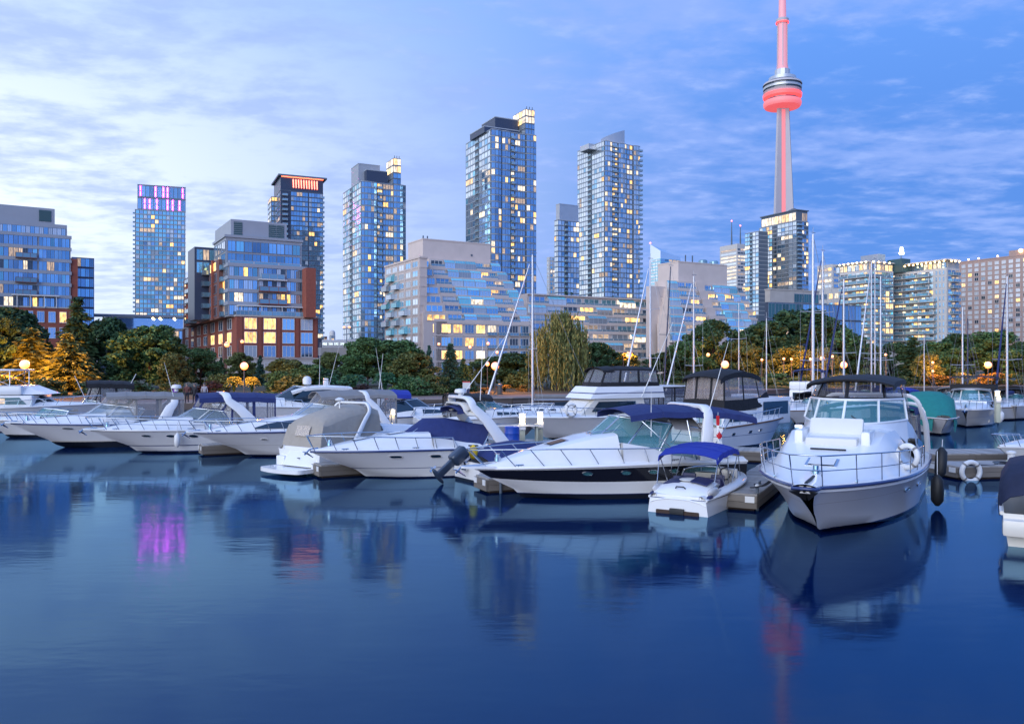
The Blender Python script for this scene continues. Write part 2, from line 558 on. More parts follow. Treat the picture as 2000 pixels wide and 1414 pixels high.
# ------------------------------------------------------------------ water, ground, shore
def water_mat():
    m = bpy.data.materials.new('water'); m.use_nodes = True
    t = m.node_tree
    t.nodes.remove(t.nodes['Principled BSDF'])
    dif = t.nodes.new('ShaderNodeBsdfDiffuse'); dif.inputs[0].default_value = (.0001, .009, .054, 1)
    glo = t.nodes.new('ShaderNodeBsdfGlossy'); glo.inputs[0].default_value = (.46, .79, 1, 1)
    fre = t.nodes.new('ShaderNodeFresnel'); fre.inputs[0].default_value = 1.43
    mxs = t.nodes.new('ShaderNodeMixShader')
    t.links.new(fre.outputs[0], mxs.inputs[0]); t.links.new(dif.outputs[0], mxs.inputs[1]); t.links.new(glo.outputs[0], mxs.inputs[2])
    t.links.new(mxs.outputs[0], t.nodes['Material Output'].inputs[0])
    co = t.nodes.new('ShaderNodeTexCoord')
    mp = t.nodes.new('ShaderNodeMapping'); mp.inputs['Scale'].default_value = (.35, .9, 1)
    t.links.new(co.outputs['Object'], mp.inputs[0])
    n1 = t.nodes.new('ShaderNodeTexNoise'); n1.inputs['Scale'].default_value = .9; n1.inputs['Detail'].default_value = 3
    t.links.new(mp.outputs[0], n1.inputs['Vector'])
    n2 = t.nodes.new('ShaderNodeTexNoise'); n2.inputs['Scale'].default_value = .06; n2.inputs['Detail'].default_value = 2
    t.links.new(co.outputs['Object'], n2.inputs['Vector'])
    n3 = t.nodes.new('ShaderNodeTexNoise'); n3.inputs['Scale'].default_value = 5.5; n3.inputs['Detail'].default_value = 2
    t.links.new(mp.outputs[0], n3.inputs['Vector'])
    b3 = t.nodes.new('ShaderNodeBump'); b3.inputs['Strength'].default_value = .05; b3.inputs['Distance'].default_value = .03
    t.links.new(n3.outputs[0], b3.inputs['Height'])
    bp = t.nodes.new('ShaderNodeBump'); bp.inputs['Strength'].default_value = .12
    t.links.new(b3.outputs[0], bp.inputs['Normal'])
    bp.inputs['Strength'].default_value = .12; bp.inputs['Distance'].default_value = .06
    t.links.new(n1.outputs[0], bp.inputs['Height']); t.links.new(bp.outputs[0], glo.inputs['Normal']); t.links.new(bp.outputs[0], fre.inputs['Normal'])
    mr = t.nodes.new('ShaderNodeMapRange'); t.links.new(n2.outputs[0], mr.inputs[0])
    mr.inputs[1].default_value = .35; mr.inputs[2].default_value = .65; mr.inputs[3].default_value = .06; mr.inputs[4].default_value = .115
    t.links.new(mr.outputs[0], glo.inputs['Roughness'])
    MAT['water'] = m
    return m


water_mat()
tag(MB().add([(-2500, -60, 0), (2500, -60, 0), (2500, 400, 0), (-2500, 400, 0)], [(0, 1, 2, 3)]).build('water', MAT['water']), 'still dark blue harbour water reflecting the towers', 'water', kind='structure')

mat('earth', (.055, .06, .035), .9, var=.4, vscale=.25, coords='Object')
mat('lawn', (.035, .075, .018), .9, var=.4, vscale=.6, bump=.3)
mat('paving', (.16, .14, .13), .8, var=.2, vscale=.8)
SHORE = [(-2500, 66), (-60, 68), (-26, 73), (0, 84), (16, 96), (40, 116), (70, 128), (120, 140), (2500, 150)]
g = MB()
n = len(SHORE)
r0 = [(x, y, .55) for x, y in SHORE]
r1 = [(x, y + 7, .62) for x, y in SHORE]
r2 = [(x, y + 30, 1.0) for x, y in SHORE]
r3 = [(x * 1.5, 7000, 1.2) for x, y in SHORE]
g.loft([r1, r2, r3])
tag(g.build('ground', MAT['earth']), 'planted ground of the shore running back under the buildings', 'ground', kind='structure')
g = MB().loft([[(x, y - .02, -1.2) for x, y in SHORE], [(x, y - .02, .55) for x, y in SHORE], r1])
tag(g.build('promenade', MAT['paving']), 'grey stone promenade along the water', 'path', kind='structure')

# timber-faced sea wall: each plank its own piece over the stretch in view
mat('wall_timber', (.13, .10, .085), .85, var=.3, vscale=2.0, stretch=(.3, 1, 4), rnd=.3)
mat('wall_cap', (.36, .30, .27), .75, var=.2, vscale=1.2)
sw = thing('sea_wall', 'low timber sea wall with a pale stone cap along the shore', 'wall', (0, 84, 0))
pm = MB().box(-.5, .5, -.06, .06, -.5, .5).mesh('plank', MAT['wall_timber'])
cmn = MB().box(-.5, .5, -.25, .25, -.06, .06).mesh('cap_stone', MAT['wall_cap'])
for (xa_, ya_), (xb_, yb_) in zip(SHORE[1:-1], SHORE[2:-1]):
    Ln = math.hypot(xb_ - xa_, yb_ - ya_); an = math.atan2(yb_ - ya_, xb_ - xa_)
    k = max(1, int(Ln / 4.2))
    for i in range(k):
        f = (i + .5) / k
        X, Y = xa_ + (xb_ - xa_) * f, ya_ + (yb_ - ya_) * f
        child('cap_stone', cmn, sw, (X, Y - 84 + .05, .60), (0, 0, an), (Ln / k * .99, 1, 1))
        for j in range(3):
            child('plank', pm, sw, (X, Y - 84 - .10 - random.uniform(0, .03), .42 - .20 * j), (0, 0, an), (Ln / k * .985, 1, .185))
# ------------------------------------------------------------------ building kit
WCACHE = {}


def window_mesh(pane, frame, mull=1, fw=.05):
    k = (pane, frame, mull, fw)
    if k in WCACHE: return WCACHE[k]
    b = MB(); D = -.10; P = -.05
    b.add([(-.5, P, -.5), (.5, P, -.5), (.5, P, .5), (-.5, P, .5)], [(0, 1, 2, 3)], 1)
    for x0, x1, z0, z1 in ((-.5, -.5 + fw, -.5, .5), (.5 - fw, .5, -.5, .5), (-.5 + fw, .5 - fw, .5 - fw, .5), (-.5 + fw, .5 - fw, -.5, -.5 + fw)):
        b.box(x0, x1, D, 0, z0, z1, 0)
    for i in range(mull):
        x = -.5 + (i + 1) / (mull + 1)
        b.box(x - fw * .4, x + fw * .4, D * .9, 0, -.5 + fw, .5 - fw, 0)
    WCACHE[k] = b.mesh('window', [MAT[frame], MAT[pane]])
    return WCACHE[k]


BCACHE = {}


def balcony_mesh(slab, rail):
    """unit balcony 1 wide, 1 deep (towards -y), 1 high: slab, glass front, top rail"""
    k = (slab, rail)
    if k in BCACHE: return BCACHE[k]
    b = MB()
    b.box(-.5, .5, -1, 0, -.14, 0, 0)
    b.box(-.49, .49, -.99, -.95, .04, .92, 1)
    b.box(-.5, .5, -1, -.93, .92, 1, 0)
    for x in (-.495, .475): b.box(x, x + .02, -.95, 0, .04, .95, 1)
    for x in (-.5, -.17, .17, .48): b.box(x, x + .02, -1.0, -.94, 0, .94, 0)
    BCACHE[k] = b.mesh('balcony', [MAT[slab], MAT[rail]])
    return BCACHE[k]


def terrace_mesh():
    if 'terrace' in BCACHE: return BCACHE['terrace']
    b = MB()
    b.box(-.5, .5, -1.0, -.90, -.50, .42, 0)
    b.box(-.49, .49, -.97, -.94, .44, .95, 1)
    b.box(-.5, .5, -.98, -.92, .95, 1.0, 2)
    for x in (-.5, .46): b.box(x, x + .04, -.90, 0, -.1, .42, 0)
    for x in (-.5, -.25, .0, .25, .49): b.box(x, x + .012, -.98, -.93, .42, .95, 2)
    BCACHE['terrace'] = b.mesh('balcony', [MAT['concrete_beige'], MAT['rail_glass'], MAT['frame_white']])
    return BCACHE['terrace']


class Vol:
    pass


class Bld:
    """a building seen on its corner: local x runs along the right-hand face, local y along the left-hand face"""
    def __init__(s, name, label, d, pc, beta, z0=.5, group=None, cat='building'):
        s.d, s.beta, s.z0 = d, R(beta), z0
        s.X, s.Y = PX(pc, d), d
        s.root = thing(name, label, cat, (s.X, s.Y, z0), s.beta, group)
        s.wins = []
        s.rng = random.Random(hash(label) % 9999 if False else len(label) * 31 + int(d))

    def local(s, X, Y):
        dx, dy = X - s.X, Y - s.Y
        c, n = math.cos(s.beta), math.sin(s.beta)
        return dx * c + dy * n, -dx * n + dy * c

    def vol(s, pl, pc, pr, ptop, dd=0.0, pbot=None):
        """volume whose nearest corner stands at pixel column pc and whose faces end at columns pl and pr"""
        v = Vol(); d = s.d + dd
        X, Y = PX(pc, d), d
        c, n = math.cos(s.beta), math.sin(s.beta)

        def reach(px, ux, uy):
            k = (px - 1000) / FPX
            return max(.3, (k * Y - X) / (ux - k * uy))
        v.w = reach(pr, c, n); v.l = reach(pl, -n, c)
        v.x, v.y = s.local(X, Y)
        v.z1 = PZ(ptop, d) - s.z0
        v.z0 = 0.0 if pbot is None else PZ(pbot, d) - s.z0
        v.d = d
        return v

    def z(s, py, dd=0.0): return PZ(py, s.d + dd) - s.z0

    def body(s, name, v, m, inset=0.0, label=None):
        b = MB().box(v.x + inset, v.x + v.w, v.y + inset, v.y + v.l, v.z0, v.z1)
        o = b.build(name, MAT[m], s.root)
        if label: o['label'] = label
        return o

    def boxp(s, name, x0, x1, y0, y1, z0, z1, m):
        return MB().box(x0, x1, y0, y1, z0, z1).build(name, MAT[m], s.root)

    def bands(s, v, zs, th, out, m, name='floor_slab'):
        me = None
        for zz in zs:
            if me is None: me = MB().box(v.x - out, v.x + v.w + out, v.y - out, v.y + v.l + out, 0, th).mesh(name, MAT[m])
            child(name, me, s.root, (0, 0, zz))

    def pos(s, v, face, a, off):
        if face == 'R': return (v.x + a * v.w, v.y - off), 0.0
        return (v.x - off, v.y + a * v.l), -math.pi / 2

    def windows(s, v, face, a0, a1, z0, z1, nb, nf, fw=.9, fh=.75, pick=None, frame='mullion', mull=1, off=0.0, tilt=.6, zc=.5, name='window', fb=.05):
        L = v.w if face == 'R' else v.l
        for j in range(nf):
            for i in range(nb):
                p = pick(i, j) if pick else 'glass_blue'
                if p is None: continue
                a = a0 + (a1 - a0) * (i + .5) / nb
                hz = (z1 - z0) / nf
                (x, y), rz = s.pos(v, face, a, off + .02)
                w = L * abs(a1 - a0) / nb * fw; h = hz * fh
                s.wins.append([w * h, name, window_mesh(p, frame, mull, fb), (x, y, z0 + hz * (j + zc)),
                               (R(s.rng.uniform(-tilt, tilt)), 0, rz + R(s.rng.uniform(-tilt, tilt))), (w, 1, h)])

    def balconies(s, v, face, a, zs, w, depth, h=1.05, slab='slab_light', rail='rail_glass', off=0.0):
        (x, y), rz = s.pos(v, face, a, off)
        me = balcony_mesh(slab, rail)
        for zz in zs: child('balcony', me, s.root, (x, y, zz), (0, 0, rz), (w, depth, h))

    def finish(s, cap=290):
        s.wins.sort(key=lambda q: -q[0])
        for q in s.wins[:cap]: child(q[1], q[2], s.root, q[3], q[4], q[5])
        rest = s.wins[cap:]
        if rest:
            b = MB(); mats = []; idx = {}
            for q in rest:
                me = q[2]; M = Matrix.LocRotScale(Vector(q[3]), Matrix.Rotation(q[4][2], 3, 'Z') @ Matrix.Rotation(q[4][0], 3, 'X'), Vector(q[5]))
                mi = []
                for m in me.materials:
                    if m.name not in idx: idx[m.name] = len(mats); mats.append(m)
                    mi.append(idx[m.name])
                base = len(b.v)
                b.v += [tuple(M @ vv.co) for vv in me.vertices]
                for p in me.polygons:
                    b.f.append(tuple(base + i for i in p.vertices)); b.m.append(mi[p.material_index])
            o = b.build('window', mats, s.root)
            o['kind'] = 'stuff'
        return s.root


def picker(rng, base, litp=.15, alt=None, lits=('lit_warm', 'lit_gold', 'lit_pale', 'lit_dim', 'lit_dim', 'lit_pale'), altp=.2):
    mem = [None, None, None]

    def f(i, j):
        q = rng.random()
        if mem[0] == j and mem[1] == i - 1 and mem[2] and rng.random() < .45:
            mem[1] = i
            return mem[2]
        mem[2] = None
        if q < litp * .95:
            mem[0], mem[1], mem[2] = j, i, rng.choice(lits)
            return mem[2]
        if alt and q < litp + altp: return rng.choice(alt)
        return base
    return f


# ------------------------------------------------------------------ residential towers
TG = 'residential towers on the skyline'


def floors(z0, z1, h): return [z0 + i * h for i in range(int((z1 - z0) / h) + 1)]


# slim tower with the magenta lit crown
b = Bld('residential_tower', 'slim teal glass tower with magenta light bars on its crown', 550, 264, 19, group=TG)
v = b.vol(250, 264, 362, 410); v.z0 = 0
b.body('tower_body', v, 'slab_dark')
fh = 3.0; zb = b.z(640)
nf = int((v.z1 - zb) / fh); zt0 = v.z1 - nf * fh
b.bands(v, [zt0 + i * fh for i in range(nf + 1)], .45, .25, 'slab_grey')
b.windows(v, 'R', 0.01, .99, zt0, v.z1, 13, nf, .88, .8, picker(b.rng, 'glass_teal', .09, ('glass_blue', 'glass_deep', 'glass_curtain'), altp=.3), tilt=.8, zc=.57)
b.balconies(v, 'L', .28, [zt0 + i * fh + .3 for i in range(nf)], v.l * .5, 1.5, 1.1, 'slab_light')
b.windows(v, 'L', .02, .98, zt0, v.z1, 3, nf, .85, .8, picker(b.rng, 'glass_blue', .05, ('glass_silver',)), zc=.57)
c = b.vol(258, 266, 360, 360, dd=1)
c.z0 = v.z1 + .5; c.x += .8; c.y += .8
b.body('crown', c, 'clad_navy')
crown_h = c.z1 - c.z0
b.windows(c, 'R', 0, 1, c.z0, c.z1, 12, 2, .92, .9, lambda i, j: 'glass_blue', tilt=.4)
b.windows(c, 'L', 0, 1, c.z0, c.z1, 2, 2, .92, .9, lambda i, j: 'glass_silver')
lb = MB().box(-.28, .28, -.35, 0, -.5, .5).mesh('light_bar', MAT['neon_magenta'])
for row, cols in ((1, (.06, .37, .53, .62, .94)), (0, (.15, .25, .40, .62, .73, .87))):
    for a in cols:
        (x, y), rz = b.pos(c, 'R', a, .12)
        for q in (.28, .72):
            child('light_bar', lb, b.root, (x, y, c.z0 + crown_h * (row + q) / 2), (0, 0, rz), (1, 1, crown_h * .17))
    b.boxp('crown_rail', c.x - .2, c.x + c.w + .2, c.y - .2, c.y + c.l, c.z0 + crown_h * (row + 1) / 2 - .15, c.z0 + crown_h * (row + 1) / 2 + .2, 'mullion')
b.finish()

# dark tower with the orange lit fins under its roof
b = Bld('residential_tower', 'dark blue tower with orange glowing fins under its flat overhanging roof', 500, 548, 24, group=TG)
v = b.vol(535, 548, 631, 344); v.z0 = 0
b.body('tower_body', v, 'clad_navy')
r = MB().box(v.x - 1.5, v.x + v.w + 2.2, v.y - 1.5, v.y + v.l + 1.5, v.z1, v.z1 + 1.0).build('roof', MAT['slab_dark'], b.root)
zt = b.z(372); zb = b.z(660); fh = 3.0
nf = int((zt - zb) / fh); z0 = zt - nf * fh
b.windows(v, 'R', .24, .64, z0, zt, 6, nf, .94, .82, picker(b.rng, 'glass_blue', .08, ('glass_deep', 'glass_curtain')), tilt=.8)
b.windows(v, 'R', .66, .99, z0, zt, 5, nf, .94, .82, picker(b.rng, 'glass_blue', .10, ('glass_deep', 'glass_curtain')), tilt=.8)
b.bands(v, [z0 + i * fh for i in range(nf + 1)], .3, .14, 'slab_dark')
b.windows(v, 'L', .1, .9, z0, zt, 3, nf, .7, .7, picker(b.rng, 'glass_deep', .05), tilt=.5)
b.balconies(v, 'R', .10, [z0 + i * fh for i in range(nf)], 3.2, 1.4, 1.1, 'slab_light')
b.balconies(v, 'R', .985, [z0 + i * fh for i in range(nf)], 2.2, 1.5, 1.1, 'slab_light', off=-.4)
fin = MB().add([(-.35, 0, -.5), (.35, 0, -.5), (.0, 0, .5), (-.8, 0, .5), (-.35, -.5, -.5), (.35, -.5, -.5), (.0, -1.2, .5), (-.8, -1.2, .5)],
               [(0, 3, 2, 1), (4, 5, 6, 7), (0, 1, 5, 4), (1, 2, 6, 5), (2, 3, 7, 6), (3, 0, 4, 7)]).mesh('light_fin', MAT['neon_orange'])
for i in range(10):
    (x, y), rz = b.pos(v, 'R', .30 + i * .062, .03)
    child('light_fin', fin, b.root, (x, y, b.z(357)), (0, 0, rz), (.75, 1, 5.0))
MB().box(v.x + .02 * v.w, v.x + v.w, v.y - .7, v.y - .1, v.z1 - .45, v.z1 - .02).build('soffit_light', MAT['neon_orange'], b.root)
w = b.vol(523, 530, 548, 384, dd=14); w.z0 = 0
b.body('side_wing', w, 'slab_dark')
b.windows(w, 'L', .02, .98, z0, w.z1, 2, int((w.z1 - z0) / fh), .9, .75, picker(b.rng, 'glass_blue', .3, ('glass_silver',)), tilt=.6)
b.windows(w, 'R', .02, .98, z0, w.z1, 3, int((w.z1 - z0) / fh), .9, .75, picker(b.rng, 'glass_blue', .3, ('glass_silver',)), tilt=.6)
b.finish()


def glass_tower(label, d, beta, pl, pc, pr, ptop, pbot, palL, palR, nL, nR, bays, litL, litR, pent, crown, slab='slab_grey', fh=2.95, sailc=None, name='residential_tower'):
    b = Bld(name, label, d, pc, beta, group=TG)
    v = b.vol(pl, pc, pr, ptop); v.z0 = 0
    b.body('tower_body', v, 'slab_dark')
    zb = b.z(pbot); nf = int((v.z1 - zb) / fh); z0 = v.z1 - nf * fh
    zs = [z0 + i * fh for i in range(nf + 1)]
    b.bands(v, zs, .28, .12, slab)
    # left face: plain curtain wall with one recessed balcony strip
    b.windows(v, 'L', .0, .44, z0, v.z1, nL, nf, .95, .86, picker(b.rng, palL[0], litL, palL[1:], altp=.25), tilt=.9, zc=.53)
    b.windows(v, 'L', .60, 1.0, z0, v.z1, nL, nf, .95, .86, picker(b.rng, palL[0], litL, palL[1:], altp=.25), tilt=.9, zc=.53)
    b.balconies(v, 'L', .52, [q + .25 for q in zs[:-1]], v.l * .12, .9, 1.0, 'slab_light', off=-.3)
    # right face: bays standing proud, with balcony strips in the notches
    for (a0, a1, nb, proud, lp) in bays:
        if proud > 0:
            me = MB()
            n = 6
            ring = [(v.x + v.w * (a0 + (a1 - a0) * k / n), v.y - proud * (.55 + .45 * math.sin(math.pi * k / n))) for k in range(n + 1)]
            me.prism([(v.x + v.w * a0, v.y)] + ring + [(v.x + v.w * a1, v.y)], 0, v.z1 - .5)
            me.build('bay', MAT['slab_dark'], b.root)
            ban = MB().prism([(v.x + v.w * a0 - .1, v.y + .1)] + [(x, y - .14) for x, y in ring] + [(v.x + v.w * a1 + .1, v.y + .1)], 0, .3).mesh('floor_slab', MAT[slab])
            for q in zs: child('floor_slab', ban, b.root, (0, 0, q - .012))
            for j in range(nf):
                for k in range(nb):
                    a = (k + .5) / nb
                    px_ = v.x + v.w * (a0 + (a1 - a0) * a)
                    prf = lambda t: -proud * (.55 + .45 * math.sin(math.pi * t))
                    yy = v.y + prf(a) - .03
                    dy = prf(a + .5 / nb) - prf(a - .5 / nb)
                    wd = v.w * (a1 - a0) / nb
                    p = picker(b.rng, palR[0], lp, palR[1:], altp=.2)(k, j)
                    b.wins.append([wd * 2.4, 'window', window_mesh(p, 'mullion', 1, .045), (px_, yy, z0 + fh * (j + .55)),
                                   (R(b.rng.uniform(-.6, .6)), 0, math.atan2(dy, wd) + R(b.rng.uniform(-.7, .7))), (wd * .94, 1, fh * .84)])
        else:
            b.windows(v, 'R', a0, a1, z0, v.z1, nb, nf, .9, .8, picker(b.rng, palR[0], lp, palR[1:], altp=.25), tilt=.8, zc=.55)
            if proud < 0:
                b.balconies(v, 'R', (a0 + a1) / 2, [q + .25 for q in zs[:-1]], v.w * (a1 - a0) * .9, 1.3, 1.05, 'slab_light')
    if pent:
        for (l, c, r_, t, m, dd) in pent:
            q = b.vol(l, c, r_, t, dd=dd); q.z0 = v.z1 - .2
            b.body('penthouse', q, m)
            b.bands(q, [q.z1 - .35], .4, .12, 'slab_grey', 'parapet')
    if crown:
        (l, c, r_, t, dd, rows) = crown
        q = b.vol(l, c, r_, t, dd=dd); q.z0 = v.z1
        b.body('crown', q, 'slab_dark')
        H = q.z1 - q.z0
        h0 = q.z0 + H * .45
        b.windows(q, 'R', 0, 1, h0, q.z1, rows, 2, .93, .9, lambda i, j: b.rng.choice(('lit_pale', 'lit_warm', 'lit_pale')), tilt=.2)
        b.windows(q, 'L', 0, 1, h0, q.z1, rows + 1, 2, .93, .9, lambda i, j: b.rng.choice(('lit_pale', 'lit_pale', 'lit_warm')), tilt=.2)
        b.windows(q, 'R', 0, 1, q.z0 + .3, h0, rows, 2, .93, .85, lambda i, j: palR[0], tilt=.5)
        b.windows(q, 'L', 0, 1, q.z0 + .3, h0, rows + 1, 2, .93, .85, lambda i, j: palL[0], tilt=.5)
        for a in (.2, .5, .8): b.boxp('roof_mast', q.x + q.w * a, q.x + q.w * a + .25, q.y + .6, q.y + .85, q.z1, q.z1 + 1.4, 'slab_dark')
    return b, v, z0, nf


b, v, z0, nf = glass_tower('pale teal glass tower with grey penthouse, second tallest left of the terraced apartments', 400, 27, 670, 705, 792, 355, 690,
                           ('glass_silver', 'glass_teal', 'glass_blue'), ('glass_blue', 'glass_teal', 'glass_deep', 'glass_curtain'), 4, 4,
                           ((.0, .34, 5, 1.2, .10), (.36, .47, 2, -1, .3), (.49, .72, 4, .0, .16), (.72, 1.0, 4, .9, .12)), .05, .13,
                           ((686, 700, 742, 319, 'clad_grey', 6), (700, 716, 757, 331, 'clad_navy', 4)), (755, 768, 783, 309, 7, 2))
b.root['label'] = 'pale teal glass tower with grey box penthouse and small lit crown'
b.finish()
b, v, z0, nf = glass_tower('tall deep blue glass tower with bright lit crown on its right corner', 370, 27, 910, 958, 1046, 254, 600,
                           ('glass_silver', 'glass_blue', 'glass_teal'), ('glass_deep', 'glass_blue', 'glass_deep', 'glass_blue'), 4, 4,
                           ((.0, .22, 3, 1.3, .16), (.24, .42, 3, .9, .10), (.44, .52, 1, -1, .38), (.54, .76, 4, .0, .14), (.78, 1.0, 3, 1.0, .10)), .03, .13,
                           ((918, 946, 1015, 246, 'clad_navy', 3), (941, 967, 1012, 228, 'clad_navy', 7)), (1002, 1026, 1044, 213, 8, 3))
b.finish()
b, v, z0, nf = glass_tower('silver glass tower with a curved sail parapet on its roof', 480, 30, 1128, 1180, 1250, 276, 610,
                           ('glass_silver', 'glass_silver', 'glass_blue'), ('glass_silver', 'glass_blue', 'glass_blue', 'glass_curtain'), 5, 4,
                           ((.0, .20, 3, 1.0, .18), (.22, .36, 2, -1, .30), (.38, .60, 4, .8, .05), (.62, .78, 2, .0, .34), (.80, .98, 3, .9, .10)), .06, .16,
                           ((1133, 1150, 1205, 290, 'clad_silver', 4),), None)
b.balconies(v, 'R', 1.0, [z0 + i * 2.95 + .2 for i in range(nf)], 3.0, 1.6, 1.05, 'slab_light', off=-.6)
# curved sail parapet
n = 14
rows = []
zc0, zc1 = v.z1 - .2, b.z(252, 8)
for k in range(n + 1):
    t = k / n
    xx = v.x + v.w * (.02 + .62 * t); yy = v.y + 5.5 - 3.2 * math.sin(math.pi * (.15 + .6 * t))
    rows.append([(xx, yy, zc0), (xx, yy, zc0 + (zc1 - zc0) * (.22 + .78 * t ** .8))])
MB().shell(rows, .5).build('sail_parapet', MAT['clad_silver'], b.root, smooth=40)
MB().box(v.x + 1, v.x + v.w - 1, v.y + 1.5, v.y + 1.8, v.z1, v.z1 + .5).build('roof_light', MAT['crown_light'], b.root)
b.finish()

# lower silver wing beside it
b = Bld('residential_tower', 'lower silver glass tower with plain pale top, tucked against the sail roofed tower', 466, 1087, 30, group=TG)
v = b.vol(1083, 1090, 1131, 430); v.z0 = 0
b.body('tower_body', v, 'slab_dark')
zb = b.z(600); nf = int((v.z1 - zb) / 2.95); z0 = v.z1 - nf * 2.95
b.bands(v, [z0 + i * 2.95 for i in range(nf + 1)], .3, .12, 'slab_light')
b.windows(v, 'R', 0, .30, z0, v.z1, 2, nf, .93, .85, picker(b.rng, 'glass_silver', .04, ('glass_blue',)), tilt=.9)
b.balconies(v, 'R', .38, [z0 + i * 2.95 + .2 for i in range(nf)], v.w * .13, 1.2, 1.05, 'slab_light')
b.windows(v, 'R', .46, 1.0, z0, v.z1, 4, nf, .93, .85, picker(b.rng, 'glass_silver', .08, ('glass_blue', 'glass_curtain')), tilt=.9)
b.windows(v, 'L', 0, 1, z0, v.z1, 2, nf, .93, .85, picker(b.rng, 'glass_silver', .03), tilt=.9)
q = b.vol(1086, 1093, 1130, 398, dd=2); q.z0 = v.z1 - .2
b.body('penthouse', q, 'clad_silver')
b.bands(q, [q.z1 - .3], .4, .15, 'clad_silver', 'parapet')
b.finish()

b = Bld('residential_tower', 'narrow pale tower far behind, just left of the lower silver tower', 640, 1072, 30, group=TG)
v = b.vol(1068, 1073, 1092, 502); v.z0 = 0
b.body('tower_body', v, 'concrete_pale')
zb = b.z(610); nf = int((v.z1 - zb) / 3.2); z0 = v.z1 - nf * 3.2
b.windows(v, 'R', .05, .95, z0, v.z1, 3, nf, .6, .6, picker(b.rng, 'glass_teal', .12, ('glass_silver',)))
b.windows(v, 'L', .05, .95, z0, v.z1, 2, nf, .6, .6, picker(b.rng, 'glass_silver', .08))
b.finish()

# glass tower in front of the observation tower
b = Bld('residential_tower', 'mirror glass tower with a lit top storey, standing before the observation tower', 600, 1556, 27, group=TG)
v = b.vol(1483, 1556, 1579, 432); v.z0 = 0
b.body('tower_body', v, 'slab_dark')
zb = b.z(620); fh = 3.1; nf = int((v.z1 - zb) / fh); z0 = v.z1 - nf * fh
b.bands(v, [z0 + i * fh for i in range(nf + 1)], .3, .12, 'slab_light')
b.windows(v, 'L', .0, .50, z0, v.z1, 5, nf, .94, .84, picker(b.rng, 'glass_silver', .10, ('glass_blue', 'glass_curtain')), tilt=.9)
b.windows(v, 'L', .52, .62, z0, v.z1, 1, nf, .8, .75, picker(b.rng, 'glass_dark', .2), tilt=.4)
b.windows(v, 'L', .64, .80, z0, v.z1, 2, nf, .94, .84, picker(b.rng, 'glass_silver', .12, ('glass_teal',)), tilt=.9)
b.windows(v, 'L', .81, .99, z0, v.z1, 2, nf, .94, .84, picker(b.rng, 'glass_blue', .10, ('glass_silver',)), tilt=.9)
b.windows(v, 'R', .45, .98, z0, v.z1, 3, nf, .9, .75, picker(b.rng, 'glass_deep', .16, ('glass_dark',)), tilt=.6)
b.balconies(v, 'R', .20, [z0 + i * fh + .2 for i in range(nf)], v.w * .36, 1.4, 1.05, 'slab_grey')
q = b.vol(1487, 1555, 1577, 411, dd=2); q.z0 = v.z1
b.body('top_storey', q, 'slab_dark')
b.windows(q, 'L', 0, .99, q.z0 + .4, q.z1 - 1.0, 10, 1, .95, .9, lambda i, j: b.rng.choice(('lit_pale', 'lit_warm')), tilt=.1)
b.windows(q, 'R', 0.5, .99, q.z0 + .4, q.z1 - 1.0, 3, 1, .9, .9, lambda i, j: b.rng.choice(('lit_warm', 'lit_dim')), tilt=.1)
b.bands(q, [q.z1], .7, .8, 'slab_dark', 'roof')
for a in (.1, .4, .7): b.boxp('roof_vent', q.x + 2 + a * q.w * .5, q.x + 3.6 + a * q.w * .5, q.y + 3 + a * 14, q.y + 6 + a * 14, q.z1 + .7, q.z1 + 2.4, 'slab_dark')
w = b.vol(1455, 1482, 1500, 452, dd=7); w.z0 = 0
b.body('side_wing', w, 'slab_dark')
nfw = int((w.z1 - zb) / fh); zw = w.z1 - nfw * fh
b.bands(w, [zw + i * fh for i in range(nfw + 1)], .3, .12, 'slab_light')
b.windows(w, 'L', .0, .45, zw, w.z1, 2, nfw, .94, .84, picker(b.rng, 'glass_silver', .10, ('glass_blue',)), tilt=.9)
b.balconies(w, 'L', .54, [zw + i * fh + .2 for i in range(nfw)], w.l * .14, 1.2, 1.05, 'slab_grey')
b.windows(w, 'L', .63, 1, zw, w.z1, 2, nfw, .94, .84, picker(b.rng, 'glass_blue', .06, ('glass_silver',)), tilt=.9)
b.finish()

# ------------------------------------------------------------------ observation tower
TD = 1030
t = thing('observation_tower', 'very tall concrete observation tower with ring pod, lit red and pink', 'tower', (PX(1528, TD), TD, .5))
ZT = lambda py: PZ(py, TD) - .5
mpx = TD / FPX
sh = MB()          # three-legged tapering shaft
rings = []
for k in range(25):
    f = k / 24; zz = f * ZT(214)
    s1 = (33 - 20.6 * f) * mpx * .9 / .866
    core = 7.2 * mpx * (1.25 - .25 * f)
    ring = []
    for leg in range(3):
        a = R(-30 + 120 * leg)
        for da, rr in ((-.14, 1.0), (.14, 1.0)):
            R_ = max(core, s1 * rr)
            ring.append((R_ * math.cos(a + da * core / R_ * 2.2), R_ * math.sin(a + da * core / R_ * 2.2), zz))
        for da in (.62, 1.0472, 1.4744):
            ring.append((core * math.cos(a + da), core * math.sin(a + da), zz))
    rings.append(ring)
sh.loft(rings, True, (False, True)).build('shaft', MAT['concrete_tower'], t)
